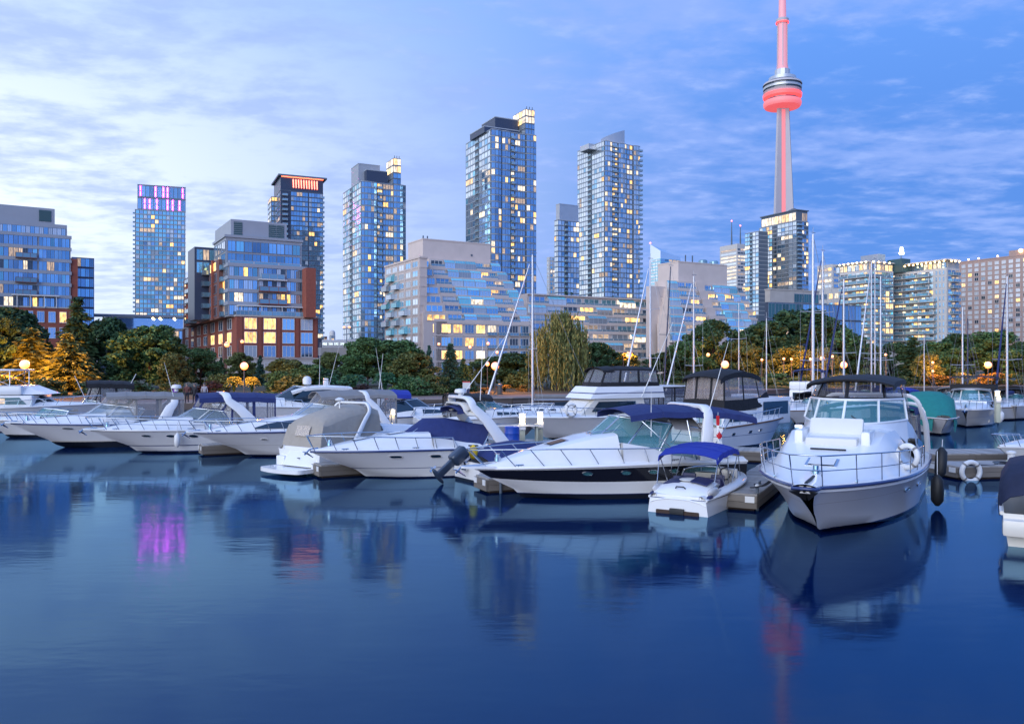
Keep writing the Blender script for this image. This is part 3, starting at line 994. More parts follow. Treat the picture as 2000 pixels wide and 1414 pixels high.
# elevator glazing strip, lit
for a_, m_ in ((R(270), 'glow_pink'),):
    g = MB(); rr = [(7.9 * mpx * (1.25 - .25 * f)) for f in (0, 1)]
    q = []
    for f in (0.0, 1.0):
        r0 = 7.35 * mpx * (1.25 - .25 * f)
        q.append([(r0 * math.cos(a_ + d_) , r0 * math.sin(a_ + d_) - .55, f * ZT(216)) for d_ in (-.50, .50)])
    g.loft(q).loft([[(x, y + .6, z) for x, y, z in r_] for r_ in q][::-1])
    g.build('elevator_light', MAT[m_], t)
P_ = [(9, 205), (25, 207), (30, 210.5), (33, 210.5), (35.2, 207.5), (36, 203), (34.8, 199), (30, 197)]
MB().lathe([(r_ * mpx, ZT(py)) for r_, py in P_], n=40).build('radome', MAT['glow_pink'], t, smooth=50)
MB().lathe([(31 * mpx, ZT(195)), (36 * mpx, ZT(192)), (36.5 * mpx, ZT(186)), (32 * mpx, ZT(184))], n=40).build('light_ring', MAT['glow_red'], t, smooth=40)
for p0, p1, rb, rt, m_, nm in ((197, 195, 31, 31, 'glass_dark', 'pod_window'), (185, 180, 34, 36.5, 'concrete_tower', 'pod_deck'), (180, 176, 34.5, 34.5, 'glass_dark', 'pod_window'), (176, 172, 36.5, 37, 'clad_silver', 'pod_deck'),
                               (172, 168, 35, 35, 'glass_dark', 'pod_window'), (168, 164, 37.5, 36, 'concrete_tower', 'pod_deck'), (164, 160, 28, 28, 'clad_navy', 'pod_window'),
                               (160, 153, 27, 26, 'clad_silver', 'pod_roof')):
    MB().lathe([(rb * mpx * .985, ZT(p0)), (rt * mpx * .985, ZT(p1))], n=40).build(nm, MAT[m_], t, smooth=40)
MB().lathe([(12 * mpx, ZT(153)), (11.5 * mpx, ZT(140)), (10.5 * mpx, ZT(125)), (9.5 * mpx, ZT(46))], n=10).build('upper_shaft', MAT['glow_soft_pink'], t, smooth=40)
for a in range(6):
    aa = a * math.pi / 3 + .3
    MB().box(-.5, .5, -.35, .35, ZT(150), ZT(48)).build('upper_rib', MAT['concrete_tower'], t, loc=(10.2 * mpx * math.cos(aa), 10.2 * mpx * math.sin(aa), 0), rot=(0, 0, aa + math.pi / 2))
MB().lathe([(14.5 * mpx, ZT(152)), (14.5 * mpx, ZT(138))], n=12).build('equipment_ring', MAT['clad_silver'], t)
MB().lathe([(9 * mpx, ZT(49)), (12 * mpx, ZT(44)), (12 * mpx, ZT(39)), (9 * mpx, ZT(37))], n=24).build('upper_pod', MAT['concrete_tower'], t, smooth=40)
MB().lathe([(12.2 * mpx, ZT(47)), (12.4 * mpx, ZT(44.5))], n=24).build('light_ring', MAT['glow_red'], t)
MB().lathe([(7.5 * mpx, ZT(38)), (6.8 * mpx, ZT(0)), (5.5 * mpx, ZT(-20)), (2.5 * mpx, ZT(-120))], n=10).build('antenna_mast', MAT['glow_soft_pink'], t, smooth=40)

# ------------------------------------------------------------------ far office towers
b = Bld('office_tower', 'far glass office tower with a slanted pointed roof', 900, 1290, 28)
v = b.vol(1270, 1290, 1329, 505); v.z0 = 0
b.body('tower_body', v, 'glass_teal')
x0, x1, y0, y1, z_ = v.x, v.x + v.w, v.y, v.y + v.l, v.z1
za, zb_ = b.z(473), b.z(490)
MB().add([(x0, y0, z_), (x1, y0, z_), (x1, y1, z_), (x0, y1, z_), (x0, y0, zb_), (x1, y0, z_ + 3), (x1, y1, b.z(487)), (x0, y1, za)],
         [(0, 1, 5, 4), (1, 2, 6, 5), (2, 3, 7, 6), (3, 0, 4, 7), (4, 5, 6, 7)]).build('roof', MAT['glass_silver'], b.root)
b.windows(v, 'R', .03, .97, b.z(600), z_, 5, 16, .92, .7, picker(b.rng, 'glass_deep', .05, ('glass_blue',)))
b.windows(v, 'L', .03, .97, b.z(600), z_, 4, 16, .92, .7, picker(b.rng, 'glass_silver', .05))
MB().ell((x0, y1, za + 1.2), (.9, .9, .9)).build('warning_light', MAT['bulb_red'], b.root)
b.finish()
b = Bld('office_tower', 'far white office tower with two tall roof antennas', 1250, 1440, 27)
v = b.vol(1406, 1440, 1458, 476); v.z0 = 0
b.body('tower_body', v, 'concrete_pale')
nf = 17
b.windows(v, 'L', .03, .97, b.z(600), v.z1 - 6, 1, nf, .98, .52, lambda i, j: b.rng.choice(('lit_pale', 'lit_dim', 'glass_silver', 'lit_pale')), frame='mullion_light', mull=11, tilt=.1, fb=.02)
b.windows(v, 'R', .03, .97, b.z(600), v.z1 - 6, 3, nf, .95, .55, picker(b.rng, 'glass_dark', .4), frame='mullion_light', mull=2, tilt=.1)
for px_, top in ((1429, 432), (1446, 441)):
    X = PX(px_, 1262); lx, ly = b.local(X, 1262)
    zt = PZ(top, 1262) - .5
    MB().tube([(lx, ly, v.z1 - .1), (lx, ly, v.z1 + (zt - v.z1) * .5), (lx, ly, zt)], [1.3, .9, .35], 8).build('antenna', MAT['slab_dark'], b.root)
    MB().ell((lx, ly, zt), (1.0, 1.0, 1.2)).build('warning_light', MAT['bulb_red'], b.root)
b.finish()

# ------------------------------------------------------------------ waterfront blocks, left
BG = 'brick and glass blocks on the left shore'


def block_common(b): pass


b = Bld('apartment_block', 'stepped brick and blue glass block at the left edge, grey plant room on top', 170, -30, 33, group=BG)
# corner lies outside the picture; only the right-hand face is seen
base = b.vol(-120, -30, 142, 598); base.z0 = 0
b.body('brick_base', base, 'brick_red')
b.bands(base, [base.z1], .3, .15, 'stone_pale', 'parapet')
gl = b.vol(-120, -30, 138, 452, dd=1.2); gl.z0 = base.z1
b.body('glass_body', gl, 'clad_grey')
top = b.vol(-100, -20, 131, 428, dd=2.6); top.z0 = gl.z1 - .3
b.body('upper_storey', top, 'clad_grey')
pl_ = b.vol(-80, -10, 107, 398, dd=4); pl_.z0 = top.z1 - .3
b.body('plant_room', pl_, 'clad_grey')
(x, y), rz = b.pos(pl_, 'R', .82, .03)
b.boxp('louvre', x - 1.0, x + 1.3, y - .08, y + .1, pl_.z0 + .9, pl_.z1 - .5, 'louvre_dark')
rows = floors(base.z1, gl.z1, (gl.z1 - base.z1) / 6)
hrow = (gl.z1 - base.z1) / 6
b.bands(gl, [q - .35 for q in rows[1:]], .7, .18, 'clad_grey')
pk = picker(b.rng, 'glass_blue', .04, ('glass_deep', 'glass_teal'))
b.windows(gl, 'R', .62, .985, gl.z0, gl.z1, 8, 6, .96, .78, pk, tilt=.5)
b.windows(gl, 'R', .10, .60, gl.z0, gl.z1, 9, 6, .94, .78, picker(b.rng, 'glass_deep', .12, ('glass_dark', 'glass_teal')), tilt=.5)
b.windows(top, 'R', .1, .98, top.z0 + .5, top.z1 - .7, 15, 1, .96, .9, lambda i, j: b.rng.choice(('glass_blue', 'glass_curtain', 'glass_silver')), tilt=.4)
for k in (1, 2, 4): b.balconies(gl, 'R', .47, [rows[k] + .2], gl.w * .25, 1.2, 1.0, 'brick_dark')
b.windows(base, 'R', .3, .95, base.z1 - 3.4, base.z1 - .4, 5, 1, .66, .8, lambda i, j: 'lit_gold' if i == 4 else 'glass_deep', frame='frame_white', mull=2)
b.windows(base, 'R', .3, .95, base.z1 - 6.8, base.z1 - 3.8, 5, 1, .66, .8, lambda i, j: 'lit_warm' if i == 1 else 'glass_deep', frame='frame_white', mull=2)
(x, y), rz = b.pos(base, 'R', .0, 0)
b.boxp('terrace_canopy', base.x + base.w * .3, base.x + base.w * .84, base.y - .6, base.y + 2.5, base.z1 + 2.5, base.z1 + 2.75, 'frame_white')
for a in (.35, .5, .66, .8): b.boxp('canopy_post', base.x + base.w * a, base.x + base.w * a + .18, base.y - .4, base.y - .22, base.z1, base.z1 + 2.5, 'frame_white')
# brick flank and the blue glass wing behind
fl = b.vol(120, 136, 152, 505, dd=10); fl.z0 = 0
b.body('brick_wing', fl, 'brick_red')
wg = b.vol(100, 140, 184, 502, dd=14); wg.z0 = 0
b.body('glass_wing', wg, 'clad_navy')
b.windows(wg, 'R', .02, .98, b.z(640, 14), wg.z1, 5, 7, .96, .86, picker(b.rng, 'glass_blue', .10, ('glass_deep',)), tilt=.5)
b.finish()

b = Bld('apartment_block', 'red brick block with glass upper floors and lit square windows', 170, 462, 30, group=BG)
base = b.vol(358, 462, 621, 617); base.z0 = 0
b.body('brick_base', base, 'brick_red')
b.bands(base, [base.z1 - .1], .35, .18, 'stone_pale', 'parapet')
b.bands(base, [b.z(701)], .3, .10, 'stone_pale', 'string_course')
st = Vol(); st.x, st.y, st.w, st.l, st.z0, st.z1 = base.x - .1, base.y - .1, base.w + .2, base.l, 0, b.z(702)
b.body('stone_plinth', st, 'stone_pale')
def pk(i, j): return 'lit_gold' if (i < 2 and j in (1, 2)) else b.rng.choice(('glass_deep', 'glass_blue', 'glass_curtain'))
zz0, zz1 = b.z(699), base.z1
b.windows(base, 'R', .05, .97, zz0, zz1, 4, 3, .66, .84, pk, frame='frame_white', mull=2, tilt=.2, zc=.48, fb=.045)
b.windows(base, 'R', .05, .97, .6, b.z(704), 4, 1, .6, .8, lambda i, j: 'glass_dark', frame='frame_white', mull=2, tilt=.2)
for k in range(5):
    (x, y), rz = b.pos(base, 'R', .05 + .23 * k, .0)
    b.boxp('brick_pier', x - .28, x + .28, y - .16, y + .1, b.z(701) + .3, zz1 - .15, 'brick_red')
def pk2(i, j): return 'lit_gold' if (i, j) in ((1, 1), (2, 1), (0, 1)) else b.rng.choice(('glass_deep', 'glass_dark', 'glass_curtain'))
b.windows(base, 'L', .03, .97, zz0, zz1, 7, 3, .48, .8, pk2, frame='frame_white', mull=1, tilt=.2)
for k in range(4):   # stepped brick bays on the left flank
    (x, y), rz = b.pos(base, 'L', .14 + .27 * k, .0)
    b.boxp('brick_bay', x - .7, x + .1, y - .9, y + .9, 0, zz1 - .4, 'brick_dark')
# upper brick wing with balconies, left
up = b.vol(360, 430, 445, 505, dd=4); up.z0 = base.z1 - .2
up.y += 1.5
b.body('brick_wing', up, 'brick_dark')
hf = (up.z1 - base.z1) / 5
for k in range(3):
    (x, y), rz = b.pos(up, 'L', .12 + .36 * k, 0)
    b.boxp('brick_pier', x - .5, x + .1, y - .5, y + .5, base.z1, up.z1 + .3 - .5 * k, 'brick_red')
def pk3(i, j): return 'lit_gold' if (i == 3 and j != 2) or (i, j) == (0, 4) else b.rng.choice(('glass_deep', 'glass_dark'))
b.windows(up, 'L', .0, 1.0, base.z1 + .1, up.z1, 4, 5, .62, .78, pk3, tilt=.3)
for a in (.30, .66): b.balconies(up, 'L', a - .0, [base.z1 + .2 + hf * k for k in range(5)], up.l * .17, 1.6, 1.0, 'slab_dark')
b.balconies(up, 'R', .5, [base.z1 + .2 + hf * k for k in range(5)], up.w * .9, 1.4, 1.0, 'slab_dark')
# glass body
gl = b.vol(430, 446, 598, 517, dd=1.0); gl.z0 = base.z1
b.body('glass_body', gl, 'clad_grey')
hf = (gl.z1 - gl.z0) / 4
b.bands(gl, [gl.z0 + hf * k - .3 for k in range(1, 5)], .75, .2, 'clad_grey')
def pk4(i, j): return 'lit_pale' if (i, j) in ((1, 1), (2, 1)) else ('lit_gold' if (i, j) == (3, 3) else b.rng.choice(('glass_blue', 'glass_silver', 'glass_teal')))
b.windows(gl, 'R', .01, .36, gl.z0, gl.z1, 6, 4, .96, .78, pk4, tilt=.5)
b.windows(gl, 'R', .38, .72, gl.z0, gl.z1, 6, 4, .94, .78, lambda i, j: 'lit_dim' if (i, j) in ((0, 1), (4, 1)) else ('lit_gold' if (i, j) == (5, 1) else b.rng.choice(('glass_deep', 'glass_dark', 'glass_curtain'))), tilt=.4)
b.windows(gl, 'R', .74, .99, gl.z0, gl.z1, 5, 4, .96, .78, lambda i, j: 'lit_gold' if (i, j) == (0, 1) else b.rng.choice(('glass_blue', 'glass_silver')), tilt=.5)
b.windows(gl, 'L', .02, .98, gl.z0, gl.z1, 3, 4, .9, .78, picker(b.rng, 'glass_silver', .2, ('glass_blue',)), tilt=.5)
b.balconies(gl, 'R', .55, [gl.z0 + hf * k + .1 for k in (1, 2)], gl.w * .36, 1.4, 1.0, 'brick_red')
b.balconies(gl, 'R', .55, [gl.z0 + hf * 3 + .1], gl.w * .30, 1.1, 1.0, 'clad_grey')
b.boxp('balcony_canopy', gl.x + gl.w * .37, gl.x + gl.w * .73, gl.y - 1.3, gl.y, gl.z0 + hf * 3 - .25, gl.z0 + hf * 3 - .02, 'frame_white')
# recessed upper glass storeys
u2 = b.vol(418, 441, 589, 462, dd=2.2); u2.z0 = gl.z1 - .3
b.body('upper_storey', u2, 'clad_grey')
hu = (u2.z1 - u2.z0 - .8) / 2
b.windows(u2, 'R', .02, .98, u2.z0 + .5, u2.z1 - .6, 9, 2, .97, .88, picker(b.rng, 'glass_blue', .0, ('glass_teal', 'glass_deep')), tilt=.5)
b.windows(u2, 'L', .02, .98, u2.z0 + .5, u2.z1 - .6, 3, 2, .97, .88, picker(b.rng, 'glass_silver', .0, ('glass_blue',)), tilt=.5)
b.balconies(u2, 'R', .5, [gl.z1 + .05], u2.w * .96, 1.1, 1.0, 'mullion_light')
b.bands(u2, [u2.z1 - .1], .5, .3, 'clad_grey', 'parapet')
pr_ = b.vol(420, 451, 560, 428, dd=4); pr_.z0 = u2.z1
b.body('plant_room', pr_, 'clad_grey')
for a0, a1 in ((.05, .20), (.67, .80), (.81, .95)):
    lv = MB().box(pr_.x + pr_.w * a0, pr_.x + pr_.w * a1, pr_.y - .06, pr_.y + .1, pr_.z0 + .5, pr_.z1 - .5).build('louvre', MAT['louvre_dark'], b.root)
    me = MB().box(pr_.x + pr_.w * a0, pr_.x + pr_.w * a1, pr_.y - .13, pr_.y - .05, -.03, .03).mesh('slat', MAT['slab_grey'])
    for k in range(7): child('slat', me, lv, (0, 0, pr_.z0 + .7 + k * (pr_.z1 - pr_.z0 - 1.4) / 6), (0, 0, 0))
bk = b.vol(367, 380, 448, 482, dd=14); bk.z0 = base.z1
b.body('rear_wing', bk, 'clad_navy')
b.windows(bk, 'R', .05, .98, bk.z1 - 6.0, bk.z1 - .3, 5, 2, .95, .88, lambda i, j: 'lit_dim' if (i, j) == (1, 1) else 'glass_teal', tilt=.4)
rw = b.vol(590, 598, 617, 523, dd=5); rw.z0 = base.z1
b.body('brick_wing', rw, 'brick_red')
b.boxp('terrace_canopy', base.x + base.w * .03, base.x + base.w * .86, base.y + .2, base.y + 2.4, base.z1 + 2.1, base.z1 + 2.35, 'frame_white')
for a in (.06, .3, .55, .82): b.boxp('canopy_post', base.x + base.w * a, base.x + base.w * a + .16, base.y + .3, base.y + .46, base.z1 + .25, base.z1 + 2.1, 'frame_white')
gme = balcony_mesh('mullion_light', 'rail_glass')
for k in range(7): child('terrace_rail', gme, b.root, (base.x + base.w * (.07 + .143 * k), base.y + .15, base.z1 + .25), (0, 0, 0), (base.w * .14, .12, .95))
b.windows(gl, 'R', .0, 1, 0, 0.01, 1, 1, pick=lambda i, j: None)
b.finish()

# low gallery block between the two
b = Bld('gallery_building', 'low grey building with a flat overhanging roof between the brick blocks', 230, 190, 20)
v = b.vol(150, 190, 372, 640); v.z0 = 0
b.body('wall', v, 'slab_grey')
b.boxp('roof', v.x - 2, v.x + v.w, v.y - 3, v.y + v.l, b.z(619), b.z(614), 'clad_grey')
b.boxp('glass_storey', v.x + 2, v.x + v.w - 2, v.y + 3, v.y + v.l, v.z1, b.z(619) - .02, 'glass_deep')
b.windows(v, 'R', .55, .98, b.z(668), v.z1 - .3, 8, 1, .9, .85, picker(b.rng, 'glass_blue', .35, ('glass_dark',)), tilt=.3)
b.windows(v, 'R', .05, .98, b.z(695), b.z(670), 12, 1, .9, .85, picker(b.rng, 'glass_deep', .3, ('glass_dark',)), tilt=.3)
for px_ in (298, 312, 340):
    (x, y), rz = b.pos(v, 'R', (px_ - 190) / 182, 2.5)
    MB().ell((x, y, b.z(621)), (.30, .30, .30)).build('roof_lamp', MAT['bulb_warm'], b.root)
b.finish()

# ------------------------------------------------------------------ terraced waterfront apartments
SG = 'terraced concrete apartments'


def sunroom_mesh():
    if 'sunroom' in BCACHE: return BCACHE['sunroom']
    out = []
    for pane in ('sunroom_glass', 'glass_curtain', 'lit_pale', 'glass_blue', 'glass_silver'):
        m_ = MB()
        # glass front, sloped glass roof, side triangles, thin mullions
        m_.add([(-.5, -1, 0), (.5, -1, 0), (.5, -1, .62), (-.5, -1, .62)], [(0, 1, 2, 3)], 0)
        m_.add([(-.5, -1, .62), (.5, -1, .62), (.5, 0, 1), (-.5, 0, 1)], [(0, 1, 2, 3)], 1)
        for sx in (-.5, .5): m_.add([(sx, -1, 0), (sx, -1, .62), (sx, 0, 1), (sx, 0, 0)], [(0, 1, 2, 3)], 0)
        for k in range(5):
            x = -.5 + k * .25
            m_.box(x - .012, x + .012, -1.02, -.99, 0, .62, 2)
            m_.add([(x - .012, -1.02, .63), (x + .012, -1.02, .63), (x + .012, -.01, 1.02), (x - .012, -.01, 1.02)], [(0, 1, 2, 3)], 2)
        m_.box(-.5, .5, -1.03, -.98, .58, .65, 2)
        out.append(m_.mesh('sunroom', [MAT[pane], MAT['sunroom_glass'], MAT['mullion_light']]))
    BCACHE['sunroom'] = out
    return out


def planter(b, x, y, z, s=1.0):
    o = child('planter_bush', PLANT_ME[0], b.root, (x, y, z), (0, 0, b.rng.uniform(0, 6)), (s, s, s))


def terrace_rows(b, v, z_top, fh, rows, step, rowspec):
    """rows from the top down; each row a storey that stands `step` further out than the one above"""
    sm = sunroom_mesh()
    for k in range(rows):
        x0, x1, cells = rowspec(k)
        zf = z_top - (k + 1) * fh
        y = v.y - step * k
        b.boxp('storey', x0, x1, y, y + 6, 0 if k == rows - 1 else zf, zf + fh - .02, 'concrete_beige')
        b.boxp('terrace_slab', x0 - .4, x1 + .6, y - step - .25, y, zf - .62, zf + .02, 'concrete_beige')
        x = x0
        for (kind, w) in cells:
            w_ = w * (x1 - x0)
            xc = x + w_ / 2
            if kind == 's':
                child('sunroom', b.rng.choice([sm[1], sm[1], sm[1], sm[4], sm[4], sm[0], sm[3], sm[2]]), b.root, (xc, y - .02, zf + .05), (0, 0, 0), (w_ * .96, step * .86, fh * .93))
            else:
                p = b.rng.choice(('glass_deep', 'glass_blue', 'glass_curtain', 'glass_teal', 'glass_dark', 'glass_silver', 'lit_dim')) if kind == 'w' else 'lit_gold'
                b.wins.append([w_ * 2.2, 'window', window_mesh(p, 'frame_white', 2, .05), (xc, y - .02, zf + fh * .48), (0, 0, 0), (w_ * .88, 1, fh * .72)])
                child('balcony', terrace_mesh(), b.root, (xc, y - .03, zf + .03), (0, 0, 0), (w_ * .985, step * 1.16, 1.0))
                if b.rng.random() < .22: planter(b, xc + b.rng.uniform(-.3, .3) * w_, y - step * .8, zf + .15, b.rng.uniform(.5, .8))
            x += w_
b = Bld('terraced_apartments', 'stepped beige apartment building with a blank plant room, left of the willow', 225, 831, 30, group=SG)
FH = 18.6 * 225 / FPX
main = b.vol(750, 831, 930, 506); main.z0 = 0
zt_ = b.z(506)
# flank wing with the gridded left face
wing = b.vol(752, 820, 834, 504); wing.z0 = 0
b.body('flank_wing', wing, 'concrete_beige')
nfl = 10
b.windows(wing, 'L', .02, .98, b.z(504) - nfl * FH, b.z(504) - .3, 5, nfl, .74, .68,
          picker(b.rng, 'glass_silver', .05, ('glass_curtain', 'glass_blue', 'glass_teal'), altp=.5), frame='frame_white', mull=1, tilt=.5)
for i in range(6):
    (x, y), rz = b.pos(wing, 'L', .02 + i * .192, 0)
    b.boxp('wall_pier', x - .14, x + .1, y - .3, y + .3, 0, wing.z1 - .1, 'concrete_beige')
b.bands(wing, [b.z(504) - (i + 1) * FH for i in range(nfl)], .45, .10, 'concrete_beige')
b.bands(wing, [wing.z1], .5, .25, 'concrete_beige', 'parapet')
# bay windows hung on the flank
sm_ = sunroom_mesh()
for j in range(7):
    for a in ((.93, .62) if j % 2 else (.78, .40)):
        if a < .5 and j < 3: continue
        (x, y), rz = b.pos(wing, 'L', a, .02)
        child('bay_window', sm_[1 if j % 3 else 0], b.root, (x, y, b.z(504) - (j + 2) * FH + .35), (0, 0, rz), (wing.l * .15, 1.2, FH * .85))
pr_ = b.vol(797, 826, 958, 468, dd=10); pr_.z0 = zt_ - 1.0
b.body('plant_room', pr_, 'concrete_beige')
b.bands(pr_, [pr_.z1], .35, .12, 'concrete_beige', 'parapet')
for a in (.02, .08):
    b.boxp('roof_pipe', pr_.x + pr_.w * a, pr_.x + pr_.w * a + .3, pr_.y + 1, pr_.y + 1.3, pr_.z1, pr_.z1 + 1.3, 'slab_dark')
(x, y), rz = b.pos(pr_, 'R', .70, .03)
b.boxp('wall_vent', x, x + .5, y - .1, y + .1, pr_.z1 - 3.8, pr_.z1 - 3.2, 'slab_dark')
# terraces
rowsN = 7
xa = lambda px: b.local(PX(px, 232), 232)[0] if False else None


def px_to_x(b, px, yl):
    """local x, on the local line y = yl, that shows at pixel column px"""
    c, n = math.cos(b.beta), math.sin(b.beta)
    ox, oy = b.X - n * yl, b.Y + c * yl
    k = (px - 1000) / FPX
    return (k * oy - ox) / (c - k * n)


STEP = 1.15
ft = Vol(); ft.x, ft.y = 0.0, 7.5
LROW = [839, 843, 849, 856, 861, 866, 872]
RROW = [975, 988, 1000, 1010, 1020, 1026, 1034]


def rs(k):
    y = ft.y - STEP * k
    x0, x1 = px_to_x(b, LROW[k], y), px_to_x(b, RROW[k], y)
    return x0, x1, (('w', .19), ('s', .15), ('s', .15), ('s', .15), ('l' if k in (1, 3) else 'w', .12), ('w', .10), ('s', .14))


terrace_rows(b, ft, b.z(497), FH, rowsN, STEP, rs)
# blank diagonal wall beside the terraces
yy = ft.y - STEP * 6 - 1.2
for k in range(7):
    y = ft.y - STEP * k
    x0 = px_to_x(b, 824, y); x1 = px_to_x(b, LROW[k], y) - .05
    z1_ = b.z(497) - k * FH
    if k: b.boxp('stepped_wall', x0, x1, y - STEP, y + 2, 0, z1_ - .3, 'concrete_beige')
    p = 'lit_gold' if k == 6 else 'glass_blue'
    b.wins.append([4.0, 'window', window_mesh(p, 'frame_white', 2, .05), ((x0 + x1) / 2, y - STEP - .04 if k else y - .05, z1_ - FH * .55 - .2), (0, 0, 0), ((x1 - x0) * .8, 1, FH * .66)])
# rounded base, three storeys
yb = ft.y - STEP * 7
zb1 = b.z(497) - 7 * FH - .1
xb0, xb1 = px_to_x(b, 836, yb), px_to_x(b, 1042, yb)
r_ = 4.0
poly = [(xb0 - 1.5, yb + 12)] + [(xb0 + r_ - 1.5 - r_ * math.cos(a), yb + r_ - r_ * math.sin(a)) for a in [i * math.pi / 16 for i in range(9)]] + [(xb1, yb), (xb1, yb + 12)]
MB().prism(poly, 0, zb1).build('curved_base', MAT['concrete_beige'], b.root, smooth=30)
MB().prism([(x - .15, y - .15) for x, y in poly], zb1, zb1 + .8).build('parapet', MAT['concrete_beige'], b.root, smooth=30)
hb = zb1 / 4.2
for j in range(4):
    if j < 3:
        MB().prism([(x - .1, y - .1) for x, y in poly], zb1 - (j + 1) * hb - .25, zb1 - (j + 1) * hb + .15).build('floor_slab', MAT['concrete_beige'], b.root, smooth=30)
    for i in range(8):
        x = xb0 + r_ + (xb1 - xb0 - r_ - 1) * (i + .4) / 8
        p = 'lit_gold' if (i, j) in ((0, 0), (1, 0), (3, 0), (2, 1), (0, 2), (1, 2)) else ('lit_pale' if (i, j) in ((4, 0), (3, 2)) else b.rng.choice(('glass_deep', 'glass_curtain', 'glass_blue', 'glass_dark')))
        wd = (xb1 - xb0 - r_) / 8
        b.wins.append([wd * 2, 'window', window_mesh(p, 'frame_white', 2, .045), (x, yb - .04, zb1 - (j + .5) * hb), (0, 0, 0), (wd * .78, 1, hb * .68)])
        if i > 3: child('balcony', balcony_mesh('concrete_beige', 'rail_glass'), b.root, (x, yb - .06, zb1 - (j + 1) * hb + .16), (0, 0, 0), (wd * .8, .5, .9))
    for q in range(3):
        a = (q + .8) * math.pi / 7.2
        p = 'lit_gold' if (q, j) in ((1, 0), (2, 0), (1, 2)) else ('glass_curtain' if q % 2 else 'glass_blue')
        nx, ny = -math.cos(a), -math.sin(a)
        b.wins.append([3, 'window', window_mesh(p, 'frame_white', 1, .05), (xb0 + r_ - 1.5 + (r_ + .04) * nx, yb + r_ + (r_ + .04) * ny, zb1 - (j + .5) * hb),
                       (0, 0, math.atan2(ny, nx) + math.pi / 2), (1.35, 1, hb * .68)])
b.finish()

b = Bld('terraced_apartments', 'long low terraced apartment wing behind the willow and the masts', 236, 1000, 30, group=SG)
LR = [(1040, 1140), (1036, 1300), (1040, 1316), (1046, 1330), (1052, 1345), (1056, 1360), (1060, 1375)]
ft = Vol(); ft.x, ft.y = 0, 30.0
ft.y = 26.0
FH2 = 18.6 * 262 / FPX


def rs2(k):
    y = ft.y - 1.5 * k
    x0, x1 = px_to_x(b, 1030, y), px_to_x(b, 1300 + 9 * k, y)
    cells = []
    n = 8 + (k % 2)
    for i in range(n):
        cells += [('s' if (i + k) % 4 == 1 else ('l' if b.rng.random() < .12 else 'w'), 1.0 / n)]
    return x0, x1, cells


zt2 = PZ(572, 262) - .5
terrace_rows(b, ft, zt2, FH2, 7, 1.5, rs2)
x0, x1, _ = rs2(0)
b.boxp('roof', x0, x1 + .5, ft.y - .6, ft.y + 7, zt2 - .02, zt2 + .4, 'concrete_beige')
for f_ in (.27, .31, .86, .92): planter(b, x0 + (x1 - x0) * f_, ft.y + 1, zt2 + .4, b.rng.uniform(1.0, 1.7))
b.finish()

b = Bld('terraced_apartments', 'second stepped beige apartment peak, framed by sailboat masts', 262, 1330, 30, group=SG)
FH3 = 17.5 * 262 / FPX
pr_ = b.vol(1285, 1325, 1420, 512, dd=12); pr_.z0 = b.z(560)
b.body('plant_room', pr_, 'concrete_beige')
b.bands(pr_, [pr_.z1], .35, .12, 'concrete_beige', 'parapet')
lx = pr_.x + pr_.w * .5
for a in (.18, .32): MB().box(0, .3, 0, .3, 0, 2.4).build('roof_mast', MAT['slab_dark'], b.root, loc=(pr_.x + pr_.w * a, pr_.y + 1, pr_.z1 + .35))
for a in (.62, .85): MB().lathe([(1.5, 0), (1.5, 1.3), (1.2, 1.6)], (pr_.x + pr_.w * a, pr_.y + 3, pr_.z1 + .3), 16).build('roof_tank', MAT['rail_glass'], b.root)
ft = Vol(); ft.x, ft.y = 0, 10.0
YA = ft.y - 2.4
b.boxp('flank_wall', px_to_x(b, 1271, YA + .6), px_to_x(b, 1303, YA + .6), YA + .6, YA + 3, 0, b.z(556), 'concrete_beige')


def rs3(k):
    y = YA - 1.2 * k
    x0, x1 = px_to_x(b, 1302 + k, y), px_to_x(b, 1354 + 6.5 * k, y)
    return x0, x1, (('s', .36), ('w', .32), ('l' if k in (2, 4) else 'w', .32))


v_ = Vol(); v_.x, v_.y = 0, YA
terrace_rows(b, v_, b.z(543), FH3, 7, 1.2, rs3)


def rs4(k):
    y = ft.y - 1.2 - 1.2 * k
    x0, x1 = px_to_x(b, 1372 + 7 * k, y), px_to_x(b, 1450 + 7 * k, y)
    return x0, x1, (('l' if k == 1 else 'w', .22), ('s', .2), ('l' if k == 1 else 's', .2), ('s', .2), ('w', .18))


v_.y = ft.y - 1.2
terrace_rows(b, v_, b.z(545), FH3, 7, 1.2, rs4)
for k in range(7):
    y = ft.y - 1.2 - 1.2 * k
    b.boxp('stepped_wall', px_to_x(b, 1355 + 6.5 * k, y), px_to_x(b, 1372 + 7 * k, y) - .05, y - 1.2, y + 4, 0, b.z(545) - FH3 * k + .35, 'concrete_beige')
b.finish()

# ------------------------------------------------------------------ right-hand blocks
b = Bld('theatre_building', 'low dark green glass hall with a pale flat topped box above', 205, 1512, 24)
v = b.vol(1494, 1500, 1682, 590); v.z0 = 0
b.body('glass_hall', v, 'clad_navy')
b.windows(v, 'R', .0, 1.0, b.z(655), v.z1, 14, 2, .97, .94, lambda i, j: 'lit_dim' if (i, j) in ((2, 0), (3, 0)) else ('glass_green' if i < 5 else b.rng.choice(('glass_blue', 'glass_teal', 'glass_deep'))), tilt=.4)
q = b.vol(1494, 1504, 1600, 566, dd=3); q.z0 = v.z1
b.body('upper_box', q, 'stone_pale')
b.bands(q, [q.z1], .3, .15, 'stone_pale', 'parapet')
b.windows(q, 'R', .48, .98, q.z0 + .2, q.z1 - .6, 5, 1, .97, .9, lambda i, j: 'glass_green', tilt=.3)
b.finish()

